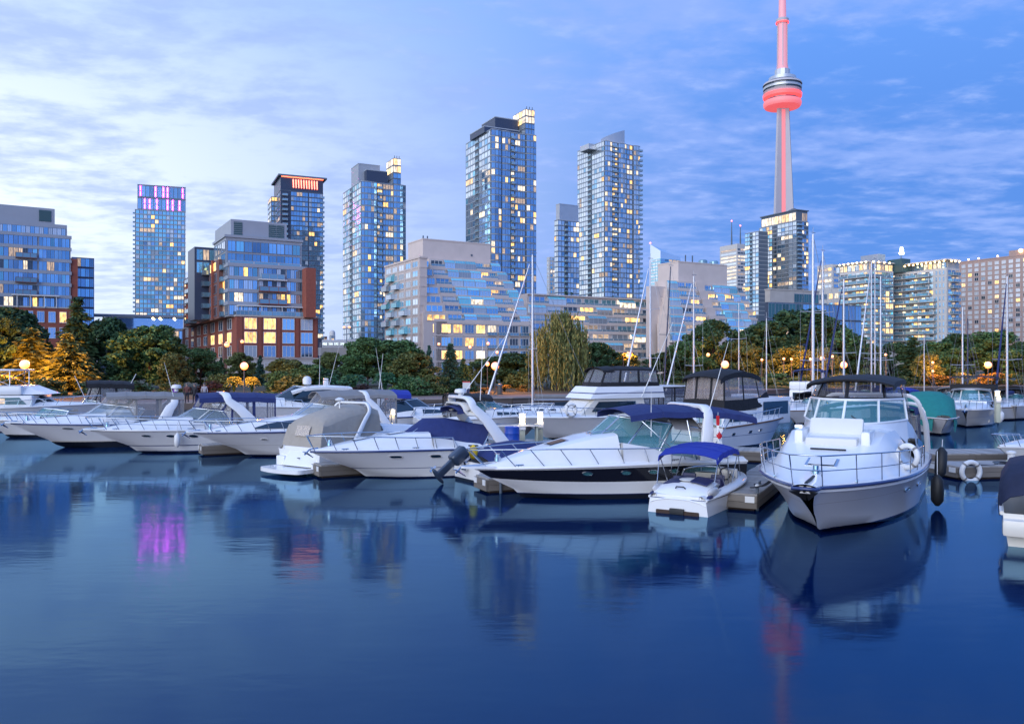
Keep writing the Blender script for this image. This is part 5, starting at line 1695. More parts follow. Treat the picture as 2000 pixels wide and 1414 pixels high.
class Boat:
    def __init__(s, name, label, bow, phi, L, B, fb, fs, rake=1.1, pw=2.3, tr=.9, chine=.86, cat='boat', group=BG_, xy=None, d=None, tip=.03, full=.40):
        """bow = pixel column of the stem head at distance d (or xy in metres); phi = heading of the stern direction"""
        s.L, s.B, s.fb, s.fs, s.rake, s.pw, s.tr, s.ch, s.tip, s.full = L, B, fb, fs, rake, pw, tr, chine, tip, full
        if xy is None: xy = (PX(bow, d), d)
        a = R(phi)
        s.root = thing(name, label, cat, (xy[0] + L * math.cos(a), xy[1] + L * math.sin(a), 0), a + math.pi, group)

    # hull form
    def zs(s, t): return s.fs + (s.fb - s.fs) * t ** 1.5 + .06 * math.sin(math.pi * t)

    def bs(s, t):
        q = s.full
        if t < q: return s.B / 2 * lerp(s.tr, 1, math.sin(math.pi / 2 * t / q))
        return s.B / 2 * max(s.tip, 1 - ((t - q) / (1 - q)) ** s.pw)

    def bc(s, t): return s.B / 2 * s.ch * (1.0 if t < .3 else max(.012, 1 - ((t - .3) / .7) ** 1.9)) * (.97 if t < .3 else 1)

    def zc(s, t): return -.10 + .42 * s.fb * t ** 4

    def hp(s, t, f, side=1):
        zc, zz = s.zc(t), s.zs(t)
        bb = s.bc(t) + (s.bs(t) - s.bc(t)) * f ** (1.05 + .8 * t)
        return Vector((t * (s.L - s.rake * (1 - f) ** 1.15), side * bb, zc + (zz - zc) * f))

    TS = [0, .08, .16, .25, .34, .43, .52, .6, .68, .75, .81, .86, .9, .94, .97, .99, 1]

    def hull(s, top='gel_white', bottom='antifoul', boot='gel_white', zb=.10, zt=.17, band=None, line=None, name='hull'):
        key = 'hull_' + '_'.join(map(str, (top, bottom, boot, zb, zt, line)))
        if key not in MAT:
            m = MAT[top].copy(); m.name = key; MAT[key] = m
            t = m.node_tree; bsdf = t.nodes['Principled BSDF']
            co = t.nodes.new('ShaderNodeTexCoord'); sp = t.nodes.new('ShaderNodeSeparateXYZ'); t.links.new(co.outputs['Object'], sp.inputs[0])
            src = bsdf.inputs['Base Color'].links[0].from_socket if bsdf.inputs['Base Color'].links else None
            basec = tuple(bsdf.inputs['Base Color'].default_value)

            def under(z, colr, src):
                lt = t.nodes.new('ShaderNodeMath'); lt.operation = 'LESS_THAN'; t.links.new(sp.outputs[2], lt.inputs[0]); lt.inputs[1].default_value = z
                mx = t.nodes.new('ShaderNodeMix'); mx.data_type = 'RGBA'; t.links.new(lt.outputs[0], mx.inputs[0])
                if src is not None: t.links.new(src, mx.inputs[6])
                else: mx.inputs[6].default_value = basec
                mx.inputs[7].default_value = colr
                return mx.outputs[2]
            gc = lambda n_: tuple(MAT[n_].node_tree.nodes['Principled BSDF'].inputs['Base Color'].default_value)
            if line:
                src = under(line[0] + line[1], gc(line[2]), src); src = under(line[0], gc(top), src)
            src = under(zt, gc(boot), src)
            src = under(zb, gc(bottom), src)
            t.links.new(src, bsdf.inputs['Base Color'])
        fl = [1, .93, .82, .70, .55, .38, .2, 0]
        rings = []
        for t in s.TS:
            up = [s.hp(t, f) for f in fl]
            zk = lerp(-.42, s.zc(1) - .25, t ** 5)
            keel = Vector((t * (s.L - s.rake * 1.22), 0, zk))
            rings.append(up + [keel] + [Vector((p.x, -p.y, p.z)) for p in up[::-1]])
        n = len(fl)
        fm = None
        if band: fm = lambda i, j: 1 if (band[0] <= j < band[1] or band[0] <= (2 * n - 1 - j) < band[1]) else 0
        mb = MB().loft(rings, fmat=fm)
        mb.add(rings[0], [tuple(range(len(rings[0])))], 0)
        s.hull_o = mb.build(name, [MAT[key], MAT[band[2] if band else top]], s.root, smooth=38)
        return s

    def rub(s, m='gel_grey', r=.035, f=1.0, name='rub_rail'):
        p = [s.hp(t, f) + Vector((0, .012, 0)) for t in s.TS]
        q = [Vector((v.x, -v.y, v.z)) for v in p]
        MB().tube(p + q[::-1], r, 6).build(name, MAT[m], s.root, smooth=60)
        return s

    # deck moulding
    def h(s, t): return s.H * max(0., min(1., (1 - t - .05) / max(.01, 1 - s.tw - .05))) ** s.hp_

    def dz(s, t, y):
        """height of the foredeck at station t and half breadth y"""
        b_ = s.bs(t); q = min(1, abs(y) / b_)
        return s.zs(t) + .05 + s.h(t) * (1 - smooth01((q - .55) / .35)) + .05 * (1 - q * q)

    def deck(s, tw=.5, H=.5, hpw=.8, cock=True, tc=None, floor=.28, m='gel_white', seats=True, co=.16):
        s.tw, s.H, s.hp_ = tw, H, hpw
        tc = tc if tc is not None else tw - .04
        s.tc = tc
        ts = [t for t in s.TS if t > tc + .02]
        ts = [tc] + ts
        rows = []
        qs = [1, .965, .90, .80, .70, .60, .45, .25, 0]
        for t in ts:
            half = [(q, s.bs(t) * q) for q in qs]
            r = [Vector((t * s.L, y, s.zs(t) + (.0 if q == 1 else s.dz(t, y) - s.zs(t)))) for q, y in half]
            rows.append(r + [Vector((v.x, -v.y, v.z)) for v in r[-2::-1]])
        MB().loft(rows).build('deck', MAT[m], s.root, smooth=40)
        if cock:
            tsb = [0, .04, .1, .2, .3, .4, .5]
            tsb = [t for t in tsb if t < tc - .02] + [tc]
            for sd in (1, -1):
                rr = []
                for t in tsb:
                    b_ = s.bs(t); z0 = s.zs(t)
                    hc = co + (s.h(tc) * .8 - co) * smooth01((t / tc - .45) / .55)
                    x = t * s.L
                    rr.append([Vector((x, sd * b_, z0)), Vector((x, sd * b_ * .965, z0 + .05)), Vector((x, sd * b_ * .90, z0 + .08)), Vector((x, sd * b_ * .85, z0 + hc)),
                               Vector((x, sd * b_ * .78, z0 + hc)), Vector((x, sd * b_ * .76, z0 + hc - .04)), Vector((x, sd * b_ * .75, floor))])
                MB().loft(rr).build('coaming', MAT[m], s.root, smooth=40)
            bq = s.bs(0) * .80
            MB().box(.30, tc * s.L, -bq * .98, bq * .98, floor - .06, floor).build('cockpit_floor', MAT['antiskid'], s.root)
            zt_ = s.dz(tc, 0)
            bt = s.bs(tc) * .76
            MB().add([(tc * s.L + .012, -bt, floor), (tc * s.L + .012, bt, floor), (tc * s.L + .012, bt, s.zs(tc) + .1), (tc * s.L + .012, bt * .75, zt_ - .03), (tc * s.L + .012, -bt * .75, zt_ - .03), (tc * s.L + .012, -bt, s.zs(tc) + .1)],
                     [(0, 1, 2, 3, 4, 5)]).build('bulkhead', MAT['gel_cream'], s.root)
            MB().cbox(.02, .34, -bq * 1.05, bq * 1.05, .1, s.zs(0) + co * .9, .06).build('transom_coaming', MAT[m], s.root, smooth=40)
            if seats:
                MB().cbox(.36, .95, -bq * .9, bq * .9, floor + .005, floor + .42, .07).build('bench_seat', MAT['vinyl_seat'], s.root, smooth=40)
                MB().cbox(.36, .52, -bq * .9, bq * .9, floor + .425, floor + .85, .07).build('backrest', MAT['vinyl_seat'], s.root, smooth=40)
                xh = tc * s.L - 1.15
                for sd in (-1, 1):
                    o = MB().cbox(xh, xh + .5, sd * bq * .5 - .25, sd * bq * .5 + .25, floor + .35, floor + .55, .06).build('helm_seat', MAT['vinyl_seat'], s.root, smooth=40)
                    MB().cbox(xh - .12, xh + .02, sd * bq * .5 - .25, sd * bq * .5 + .25, floor + .5, floor + 1.05, .06).build('seat_back', MAT['vinyl_seat'], o, smooth=40)
                    MB().lathe([(.06, 0), (.06, .35)], (xh + .25, sd * bq * .5, floor), 10).build('pedestal', MAT['steel'], o)
                w = MB().tube([(xh + 1.0 + .06 * math.cos(a), -bq * .5 + .19 * math.cos(a), floor + 1.0 + .19 * math.sin(a)) for a in [k * math.pi / 8 for k in range(16)]], .018, 6, closed=True)
                w.build('steering_wheel', MAT['black_rubber'], s.root)
                MB().cbox(xh + .95, tc * s.L, -bq * .95, -bq * .1, floor, floor + .95, .08).build('dashboard', MAT['gel_cream'], s.root, smooth=40)
        return s

    def windshield(s, xw, xa, yw, hw=.5, rk=.55, zc=None, zside=None, cuts=(-1, -.7, -.28, .28, .7, 1), glass='boat_glass', frame='steel', inn=.86, fr=.022, pwx=2.4, drop=.25):
        zc = s.dz(xw / s.L, 0) - .02 if zc is None else zc
        zside = s.dz(max(s.tc, xa / s.L), yw) - .01 if zside is None else zside

        def bp(u):
            return Vector((xa + (xw - xa) * (1 - abs(u) ** pwx), yw * u * (1 + .0 * u), lerp(zc, zside, abs(u) ** 2)))

        def tp(u):
            p = bp(u)
            return Vector((p.x - rk * (1 - .45 * abs(u) ** 3), p.y * inn, lerp(zc, zside, abs(u) ** 2 * .35) + hw * (1 - drop * abs(u) ** 5)))
        s.ws = (bp, tp)
        us = [-1 + i * .1 for i in range(21)]
        mb = MB().tube([bp(u) for u in us], fr, 6).tube([tp(u) for u in us], fr * 1.1, 6)
        for c in cuts: mb.tube([bp(c), tp(c)], fr * 1.1, 6)
        w = mb.build('windshield', MAT[frame], s.root, smooth=60)
        for a, b_ in zip(cuts[:-1], cuts[1:]):
            k = 5
            r = [[bp(lerp(a, b_, i / k)), tp(lerp(a, b_, i / k))] for i in range(k + 1)]
            MB().loft(r).build('pane', MAT[glass], w, smooth=40)
        return s

    def arch(s, xb, xt, yb, yt, zb, zt, wb=.7, wt=.4, th=.14, m='gel_white', name='radar_arch', top=True, r=.35):
        """swept arch: broad at its feet, raked towards xt"""
        path = []
        n = 10
        path.append((xb, yb, zb, wb)); path.append((lerp(xb, xt, .55), lerp(yb, yt, .35), lerp(zb, zt, .55), lerp(wb, wt, .55)))
        for k in range(6):
            a = k / 5 * math.pi / 2
            path.append((xt + (xb - xt) * .12 * (1 - k / 5), yt - r * (1 - math.cos(a)), zt - r + r * math.sin(a), wt))
        full_ = path + [(x, -y, z, w) for x, y, z, w in path[::-1]]
        rings = []
        P = [Vector(p[:3]) for p in full_]
        for i, p in enumerate(P):
            tn = (P[min(i + 1, len(P) - 1)] - P[max(i - 1, 0)]).normalized()
            ax = Vector((1, 0, 0)); ax = (ax - tn * ax.dot(tn)).normalized(); nn = tn.cross(ax)
            w = full_[i][3] / 2; h_ = th / 2
            rings.append([p + ax * w * cx + nn * h_ * cz for cx, cz in ((-1, -.6), (-.8, -1), (.8, -1), (1, -.6), (1, .6), (.8, 1), (-.8, 1), (-1, .6))])
        return MB().loft(rings, True, (True, True)).build(name, MAT[m], s.root, smooth=50)

    def canopy(s, x0, x1, y, z0, z1, crown=.22, m='canvas_navy', nx=8, fall=.12, name='canopy', y1=None, ends=.05):
        """canvas top from x0 (aft) to x1 (fore)"""
        y1 = y if y1 is None else y1
        rows = []
        for i in range(nx + 1):
            u = i / nx; x = lerp(x0, x1, u); yy = lerp(y, y1, u); zz = lerp(z0, z1, u) - ends * (2 * u - 1) ** 4 - .025 * math.sin(u * math.pi * 4) ** 2
            r = []
            for v in (-1, -.97, -.85, -.6, -.3, 0, .3, .6, .85, .97, 1):
                d_ = crown * (1 - abs(v) ** 2.2)
                r.append((x, yy * v, zz + d_ - (fall if abs(v) == 1 else 0)))
            rows.append(r)
        o = MB().shell(rows, -.03).build(name, MAT[m], s.root, smooth=50)
        for i in (nx // 4, nx // 2, 3 * nx // 4):
            MB().tube([Vector(q) + Vector((0, 0, .004)) for q in rows[i]], .009, 4).build('seam', MAT[m], o, smooth=60)
        return o

    def bows(s, xs, y, zt, zb, crown=.22, xb=None, r=.018, name='canopy_frame'):
        mb = MB()
        for i, x in enumerate(xs):
            x_b = xb[i] if xb else x
            mb.tube([(x_b, y * 1.0, zb), (x, y * .98, zt - .1)] + [(x, y * v, zt + crown * (1 - abs(v) ** 2.2) - .035) for v in (.9, .6, .3, 0, -.3, -.6, -.9)] + [(x, -y * .98, zt - .1), (x_b, -y * 1.0, zb)], r, 6)
        return mb.build(name, MAT['steel'], s.root, smooth=60)

    def curtain(s, lo, hi, m='canvas_navy', clear='vinyl_clear', bw=.07, name='curtain', parent=None, solid=0.0):
        """canvas framed clear panel between two point runs (lo, hi: equal lengths)"""
        for a in range(len(lo) - 1):
            l0, l1, h0, h1 = (Vector(q) for q in (lo[a], lo[a + 1], hi[a], hi[a + 1]))
            P = lambda u, v: (l0.lerp(l1, u)).lerp(h0.lerp(h1, u), v)
            w = max(.05, (l1 - l0).length); hh = max(.05, (h0 - l0).length)
            bu, bv = min(.45, bw / w), min(.45, bw / hh)
            lowv = max(bv, solid)
            us = [0, bu, .5, 1 - bu, 1]; vs = [0, lowv, .5 + lowv / 2, 1 - bv, 1]
            n = (l1 - l0).cross(h0 - l0)
            n = n.normalized() if n.length > 1e-6 else Vector((0, 0, 1))
            g = [[P(u, v) + n * (.012 * math.sin(u * 9 + a) * math.sin(v * 5)) for v in vs] for u in us]
            MB().loft(g, fmat=lambda i, j: 1 if (0 < i < 3 and 0 < j < 3) else 0).build(name, [MAT[m], MAT[clear]], parent or s.root, smooth=60)

    def rail(s, t0=.42, t1=.985, h=.55, inset=.94, n=9, r=.018, mid=False, lean=.06, gap=False, bowx=.25, name='bow_rail', ends=True):
        """bow rail on stanchions round the foredeck; each stanchion its own piece"""
        ts = [lerp(t0, t1, i / n) for i in range(n + 1)]

        def base(t, sd): b_ = s.bs(t) * inset; return Vector((t * s.L, sd * b_, s.zs(t) + .04))

        def top(t, sd):
            p = base(t, sd); k = smooth01((t - t0) / (t1 - t0))
            return p + Vector((.10 + bowx * k, sd * lean, h * (.85 + .25 * k)))
        pts = ([base(ts[0] - .02, 1)] if ends else []) + [top(t, 1) for t in ts] + [top(t, -1) for t in ts[::-1]] + ([base(ts[0] - .02, -1)] if ends else [])
        o = MB().tube(pts, r, 6)
        if mid: o.tube([base(t, 1).lerp(top(t, 1), .5) for t in ts] + [base(t, -1).lerp(top(t, -1), .5) for t in ts[::-1]], r * .7, 5)
        o = o.build(name, MAT['steel'], s.root, smooth=60)
        for i, t in enumerate(ts):
            for sd in (1, -1): MB().tube([base(t, sd), top(t, sd)], r * .85, 5).build('stanchion', MAT['steel'], o, smooth=60)
        return o

    def port(s, t, f, rx=.22, rz=.08, sides=(1, -1), ring='steel', glass='boat_glass_dark', sq=2.0, name='porthole'):
        for sd in sides:
            p = s.hp(t, f, sd); e = .01
            du = (s.hp(t + e, f, sd) - s.hp(t - e, f, sd)).normalized(); dv = (s.hp(t, min(1, f + .03), sd) - s.hp(t, f - .03, sd)).normalized()
            nn = du.cross(dv).normalized()
            if nn.y * sd < 0: nn = -nn
            mb = MB(); K = 18
            pt = lambda k, a, off: p + du * (rx * a * abs(math.cos(k)) ** (2 / sq) * (1 if math.cos(k) >= 0 else -1)) + dv * (rz * a * abs(math.sin(k)) ** (2 / sq) * (1 if math.sin(k) >= 0 else -1)) + nn * off
            an = [2 * math.pi * k / K for k in range(K)]
            rr = [[pt(a, 1.18, -.005) for a in an], [pt(a, 1.12, .022) for a in an], [pt(a, .98, .022) for a in an], [pt(a, .96, .010) for a in an]]
            mb.loft(rr, True, fmat=lambda i, j: 0)
            mb.add(rr[-1], [tuple(range(K))], 1)
            mb.build(name, [MAT[ring], MAT[glass]], s.root, smooth=40)
        return s

    def box(s, name, x0, x1, y0, y1, z0, z1, m, c=.05, parent=None):
        return MB().cbox(x0, x1, y0, y1, z0, z1, c).build(name, MAT[m], parent or s.root, smooth=40)

    def tube(s, name, pts, r, m='steel', parent=None, n=6):
        return MB().tube(pts, r, n).build(name, MAT[m], parent or s.root, smooth=60)

    def hatch(s, t, y=0, rx=.28, ry=.26, name='deck_hatch', glass='boat_glass_dark'):
        x = t * s.L
        P = lambda a, b_: Vector((x + a, y + b_, s.dz((x + a) / s.L, y + b_) + .02))
        mb = MB().shell([[P(-rx, -ry), P(-rx, ry)], [P(rx, -ry), P(rx, ry)]], -.03, 0)
        k = .82
        mb.add([P(-rx * k, -ry * k) + Vector((0, 0, .014)), P(rx * k, -ry * k) + Vector((0, 0, .014)), P(rx * k, ry * k) + Vector((0, 0, .014)), P(-rx * k, ry * k) + Vector((0, 0, .014))], [(0, 1, 2, 3)], 1)
        return mb.build(name, [MAT['steel'], MAT[glass]], s.root)

    def anchor(s, pulpit=.45, w=.22):
        z = s.zs(1) + .02
        if pulpit: MB().add([(s.L - .5, w * 1.6, z), (s.L + pulpit, w * .7, z + .02), (s.L + pulpit + .08, 0, z + .02), (s.L + pulpit, -w * .7, z + .02), (s.L - .5, -w * 1.6, z),
                             (s.L - .5, w * 1.6, z + .07), (s.L + pulpit, w * .7, z + .08), (s.L + pulpit + .08, 0, z + .08), (s.L + pulpit, -w * .7, z + .08), (s.L - .5, -w * 1.6, z + .07)],
                            [(4, 3, 2, 1, 0), (5, 6, 7, 8, 9), (0, 1, 6, 5), (1, 2, 7, 6), (2, 3, 8, 7), (3, 4, 9, 8), (4, 0, 5, 9)]).build('bow_pulpit', MAT['gel_white'], s.root)
        a = MB().tube([(s.L - .25, 0, z + .10), (s.L + pulpit + .05, 0, z + .06), (s.L + pulpit + .22, 0, z - .12)], .03, 6)
        x = s.L + pulpit + .2
        a.sheet([(x + .05, .18, z - .02), (x - .28, .02, z - .22), (x - .05, 0, z - .02)], .025).sheet([(x + .05, -.18, z - .02), (x - .05, 0, z - .02), (x - .28, -.02, z - .22)], .025)
        a.build('anchor', MAT['chrome'], s.root)
        MB().lathe([(.09, 0), (.09, .1), (.06, .12), (.06, .2), (.09, .22)], (s.L - .65, 0, s.dz((s.L - .65) / s.L, 0)), 12).build('windlass', MAT['chrome'], s.root, smooth=40)

    def cleats(s, ts, inset=.93):
        for t in ts:
            for sd in (1, -1):
                p = Vector((t * s.L, sd * s.bs(t) * inset, s.zs(t) + .05))
                MB().tube([p + Vector((-.12, 0, .05)), p + Vector((.12, 0, .05))], .016, 6).tube([p + Vector((-.04, 0, 0)), p + Vector((-.04, 0, .05))], .014, 5).tube([p + Vector((.04, 0, 0)), p + Vector((.04, 0, .05))], .014, 5).build('cleat', MAT['chrome'], s.root)

    def w(s, x, y, z):
        return s.root.matrix_basis @ Vector((x, y, z)) if False else (Matrix.LocRotScale(s.root.location, s.root.rotation_euler, None) @ Vector((x, y, z)))


def antenna(b, x, y, z, h, lean=(-.1, 0), r=.016, name='antenna'):
    return MB().tube([(x, y, z), (x + lean[0] * h * .4, y + lean[1] * h * .4, z + h * .4), (x + lean[0] * h, y + lean[1] * h, z + h)], [r, r * .8, r * .4], 6).build(name, MAT['white_plastic'], b.root)


def radome(b, x, y, z, r=.26, hgt=.22):
    return MB().lathe([(r * .4, -.14), (r * .4, 0), (r, .02), (r * 1.02, hgt * .5), (r * .85, hgt * .9), (r * .3, hgt)], (x, y, z), 20).build('radome', MAT['white_plastic'], b.root, smooth=40)


def fender(p, label, r=.12, h=.55, m='white_plastic', group='fenders hung along the hulls', line=.5):
    o = thing('fender', label, 'fender', p, 0, group)
    MB().lathe([(r * .3, -h / 2 - .04), (r * .5, -h / 2), (r * .95, -h / 2 + r * .6), (r, 0), (r * .95, h / 2 - r * .6), (r * .5, h / 2), (r * .25, h / 2 + .05)], n=16).build('fender_body', MAT[m], o, smooth=50)
    MB().tube([(0, 0, h / 2 + .03), (0.01, .02, h / 2 + line)], .012, 5).build('line', MAT['white_plastic'], o)
    return o


def liferinng(p, rot, label, R_=.30, r=.075, m='white_plastic'):
    o = thing('life_ring', label, 'life ring', p, 0, None)
    o.rotation_euler = rot
    MB().tube([(R_ * math.cos(a), 0, R_ * math.sin(a)) for a in [k * 2 * math.pi / 28 for k in range(28)]], r, 10, closed=True).build('ring', MAT[m], o, smooth=70)
    for k in range(4):
        a = k * math.pi / 2 + .78
        u = Vector((-math.sin(a), 0, math.cos(a)))
        c = Vector((R_ * math.cos(a), 0, R_ * math.sin(a)))
        q = [c + Vector((math.cos(a), 0, math.sin(a))) * (r * 1.06) * math.cos(s_) + Vector((0, 1, 0)) * r * 1.06 * math.sin(s_) for s_ in [j * 2 * math.pi / 10 for j in range(10)]]
        MB().loft([[v - u * .03 for v in q], [v + u * .03 for v in q]], True).build('band', MAT['canvas_grey'], o, smooth=60)
    return o
# ------------------------------------------------------------------ the boats, left to right
def express(b, *, tw, H, hull={}, rub='gel_grey', hpw=.8, tc=None, co=.16, floor=.28):
    b.hull(**hull).rub(rub)
    b.deck(tw, H, hpw, tc=tc, co=co, floor=floor)
    return b


def enclosure(b, m, clear, x_aft, ztop, y, zaft, front=True, aft=True, sides=True, cr=.22, solid=0.0, yt=None):
    """curtains from the windshield head up to the canopy and round the cockpit"""
    bp, tp = b.ws
    yt = yt or y * .92
    if front:
        us = [-.8, -.4, 0, .4, .8]
        lo = [tp(u) for u in us]
        hi = [Vector((lo_.x - .35, yt * u / .8 * .96, ztop + cr * (1 - abs(u / .8) ** 2.2) - .05)) for lo_, u in zip(lo, us)]
        b.curtain(lo, hi, m, clear)
    if sides:
        for sd in (1, -1):
            a = tp(.8 * sd); e = bp(1.0 * sd)
            lo = [a, Vector((e.x, sd * y, e.z + .12)), Vector((lerp(e.x, x_aft, .5), sd * y, lerp(e.z, zaft, .5))), Vector((x_aft, sd * y, zaft))]
            hi = [Vector((a.x - .35, sd * yt * .96, ztop - .06))] + [Vector((q.x, sd * yt, ztop - .06)) for q in lo[1:]]
            b.curtain(lo, hi, m, clear, solid=solid)
    if aft:
        lo = [Vector((x_aft, v * y, zaft)) for v in (-1, -.33, .33, 1)]
        hi = [Vector((x_aft + .05, v * yt, ztop + cr * (1 - abs(v) ** 2.2) - .06)) for v in (-1, -.33, .33, 1)]
        b.curtain(lo, hi, m, clear, solid=solid)


# flybridge yacht at the left edge, bow to the right
b = Boat('flybridge_yacht', 'white flybridge yacht at the left edge, its frame topped bridge before the lamp', None, 188, 11, 3.8, 1.55, 1.2, xy=(-25.6, 51.0))
b.hull(top='gel_white').rub('gel_grey')
b.deck(.62, .25, .8, cock=False, tc=.0)
b.box('saloon', 1.2, 7.6, -1.45, 1.45, 1.2, 2.15, 'gel_white', .12)
for sd in (1, -1):
    MB().sheet([(2.0, sd * 1.47, 1.62), (7.3, sd * 1.47, 1.62), (6.9, sd * 1.47, 2.03), (2.0, sd * 1.47, 2.03)], .02).build('side_window', MAT['boat_glass_dark'], b.root)
    wl_ = MB().sheet([(5.0, sd * 1.486, 1.66), (6.1, sd * 1.486, 1.66), (6.1, sd * 1.486, 1.98), (5.0, sd * 1.486, 1.98)], .01).build('lit_window', MAT['lit_dim'], b.root)
b.tw, b.tc = .62, .3
b.windshield(8.9, 7.2, 1.4, .75, 1.5, zc=1.45, zside=1.5, cuts=(-1, -.5, 0, .5, 1), glass='boat_glass_dark', frame='gel_white', fr=.04)
b.box('flybridge', .6, 7.0, -1.45, 1.45, 2.16, 2.72, 'gel_white', .15)
MB().add([(6.9, -1.3, 2.2), (8.3, -1.0, 2.2), (8.3, 1.0, 2.2), (6.9, 1.3, 2.2), (6.9, -1.3, 2.7), (7.2, -1, 2.62), (7.2, 1, 2.62), (6.9, 1.3, 2.7)],
         [(0, 3, 2, 1), (4, 5, 6, 7), (0, 1, 5, 4), (1, 2, 6, 5), (2, 3, 7, 6), (3, 0, 4, 7)]).build('bridge_fairing', MAT['gel_white'], b.root)
b.box('hard_top', 2.2, 6.6, -1.4, 1.4, 3.62, 3.72, 'gel_white', .04)
for x in (2.4, 4.4, 6.3):
    for sd in (1, -1): b.tube('top_post', [(x, sd * 1.3, 2.7), (x, sd * 1.3, 3.63)], .03)
for x0, x1 in ((2.4, 4.4), (4.4, 6.3)):
    for sd in (1, -1): b.tube('brace', [(x0, sd * 1.3, 2.75), (x1, sd * 1.3, 3.6)], .014); b.tube('brace', [(x1, sd * 1.3, 2.75), (x0, sd * 1.3, 3.6)], .014)
b.rail(.5, .98, .45, n=8)
for t in (.45, .55, .65): b.port(t, .6, .2, .06)

b = Boat('bowrider', 'small white bowrider with teal windshield between the yacht and the dark bottomed cruiser', None, 22, 6.2, 2.2, 1.0, .8, xy=(-29.0, 44.5))
express(b, tw=.55, H=.15, hull=dict(bottom='antifoul', zb=.16, zt=.2))
b.windshield(3.6, 2.0, .95, .42, .45)
b.rail(.6, .98, .35, n=5)
b.cleats((.9,))
o_ = MB().sheet([(1.3, 0, .9), (1.9, .25, .9), (1.9, .2, 1.35), (1.4, 0, 1.5)], .05).build('canvas_bag', MAT['canvas_tan'], b.root)

# black canopied boat
b = Boat('cabin_cruiser', 'white cruiser with a black canvas and clear panel enclosure, far left', None, 30, 6.2, 2.5, 1.1, .9, xy=(-30.0, 50.6))
express(b, tw=.5, H=.35)
b.windshield(3.3, 2.2, 1.05, .35, .3)
b.canopy(.2, 2.9, 1.05, 2.72, 2.82, .22, 'canvas_black', fall=.25)
enclosure(b, 'canvas_black', 'vinyl_clear', .3, 2.75, 1.05, 1.2)
b.tube('antenna', [(2.9, 1, 1.6), (3.6, 1.0, 3.3)], .02, 'white_plastic')
b.tube('antenna', [(.4, 1, 2.8), (.1, 1.0, 3.4)], .02, 'white_plastic')

dg = Boat('dinghy', 'small dark inflatable dinghy under a navy cover beside the black canopied boat', None, 10, 2.8, 1.3, .5, .5, xy=(-28.6, 49.5), rake=.4)
dg.hull(top='gel_black').rub('black_rubber', .1)
rows = [[(x, y * .62, .5 + .28 * math.sin(math.pi * min(1, (x + .1) / 2.7)) * (1 - (y) ** 2)) for y in (-1, -.5, 0, .5, 1)] for x in (0, .5, 1, 1.5, 2, 2.4)]
MB().shell(rows, -.03).build('cover', MAT['canvas_navy'], dg.root, smooth=60)

# cruiser B: grey hull, dark bottom, silver bimini
b = Boat('sport_cruiser', 'cruiser with dark bottom and silver grey canopy, leftmost of the big bow-on-left cruisers', 22, 27, 8.0, 2.9, 1.22, .95, rake=1.5, d=38.6)
express(b, tw=.54, H=.42, hull=dict(top='gel_white', zb=.30, zt=.36, boot='gel_cream'), rub='gel_blue')
b.windshield(5.0, 2.7, 1.22, .50, .75, glass='boat_glass_clear')
b.canopy(.5, 4.0, 1.15, 2.42, 2.48, .20, 'canvas_grey')
enclosure(b, 'canvas_grey', 'vinyl_clear', .5, 2.42, 1.15, 1.2)
b.arch(1.5, .9, 1.28, 1.12, 1.15, 2.4, .55, .35)
b.rail(.45, .985, .45, n=9)
for t in (.60, .72): b.port(t, .84, .22, .05)
b.hatch(.74)
b.anchor(.2)
radome(b, .8, .3, 2.78, .24, .2)
antenna(b, 1.0, 1.1, 2.4, 1.7, (.25, 0))

# cruiser C: navy canopy with arch
b = Boat('sport_cruiser', 'white cruiser with navy canopy and broad white arch, a white fender at its side', 178, 26, 8.0, 2.8, 1.08, .9, rake=1.5, d=36.3)
express(b, tw=.52, H=.46, hull=dict(top='gel_white', zb=.06, zt=.10, boot='gel_blue', line=(.33, .04, 'gel_blue')), rub='gel_grey')
b.windshield(4.6, 2.2, 1.2, .46, .8, glass='boat_glass_clear')
b.canopy(.2, 3.6, 1.12, 2.44, 2.50, .22, 'canvas_navy', fall=.2)
enclosure(b, 'canvas_navy', 'vinyl_clear', .2, 2.46, 1.12, 1.1)
b.arch(1.1, 2.5, 1.28, 1.14, 1.1, 2.66, .50, .34, .10)
b.rail(.42, .985, .5, n=9, mid=True)
for t in (.62, .75, .5): b.port(t, .78, .17, .07)
b.hatch(.75); b.anchor(.25); b.cleats((.88, .5))
p = b.w(b.L * .57, b.bs(.57) + .12, .62)
fender(p, 'white cylinder fender hanging on the navy canopied cruiser', .13, .55)

# radar topped yacht behind
b = Boat('hardtop_yacht', 'white hardtop yacht carrying a radome and open array radar, behind the grey canopied cruiser', None, 22, 9.5, 3.4, 1.5, 1.2, xy=(-18.3, 50.0))
express(b, tw=.6, H=.45)
b.windshield(6.0, 3.2, 1.35, .75, 1.3, glass='boat_glass_dark')
rows = []
for i in range(9):
    u = i / 8; x = lerp(1.2, 4.9, u)
    rows.append([(x, 1.35 * v * (1 - .25 * u ** 3), 2.60 - .10 * abs(v) ** 3 + .10 * math.sin(u * 2.6) - .28 * u ** 5) for v in (-1, -.8, -.4, 0, .4, .8, 1)])
MB().shell(rows, -.16).build('hardtop', MAT['gel_white'], b.root, smooth=50)
for sd in (1, -1):
    MB().sheet([(2.3, sd * 1.25, 1.75), (4.9, sd * 1.12, 1.8), (4.2, sd * 1.12, 2.42), (2.5, sd * 1.25, 2.5)], .03).build('side_window', MAT['boat_glass_dark'], b.root)
    b.tube('top_post', [(1.4, sd * 1.25, 1.3), (1.6, sd * 1.25, 2.55)], .07, 'gel_white')
MB().lathe([(.16, 0), (.26, .06), (.27, .36), (.18, .5), (.04, .55)], (3.9, .5, 2.72), 18).build('satellite_dome', MAT['white_plastic'], b.root, smooth=50)
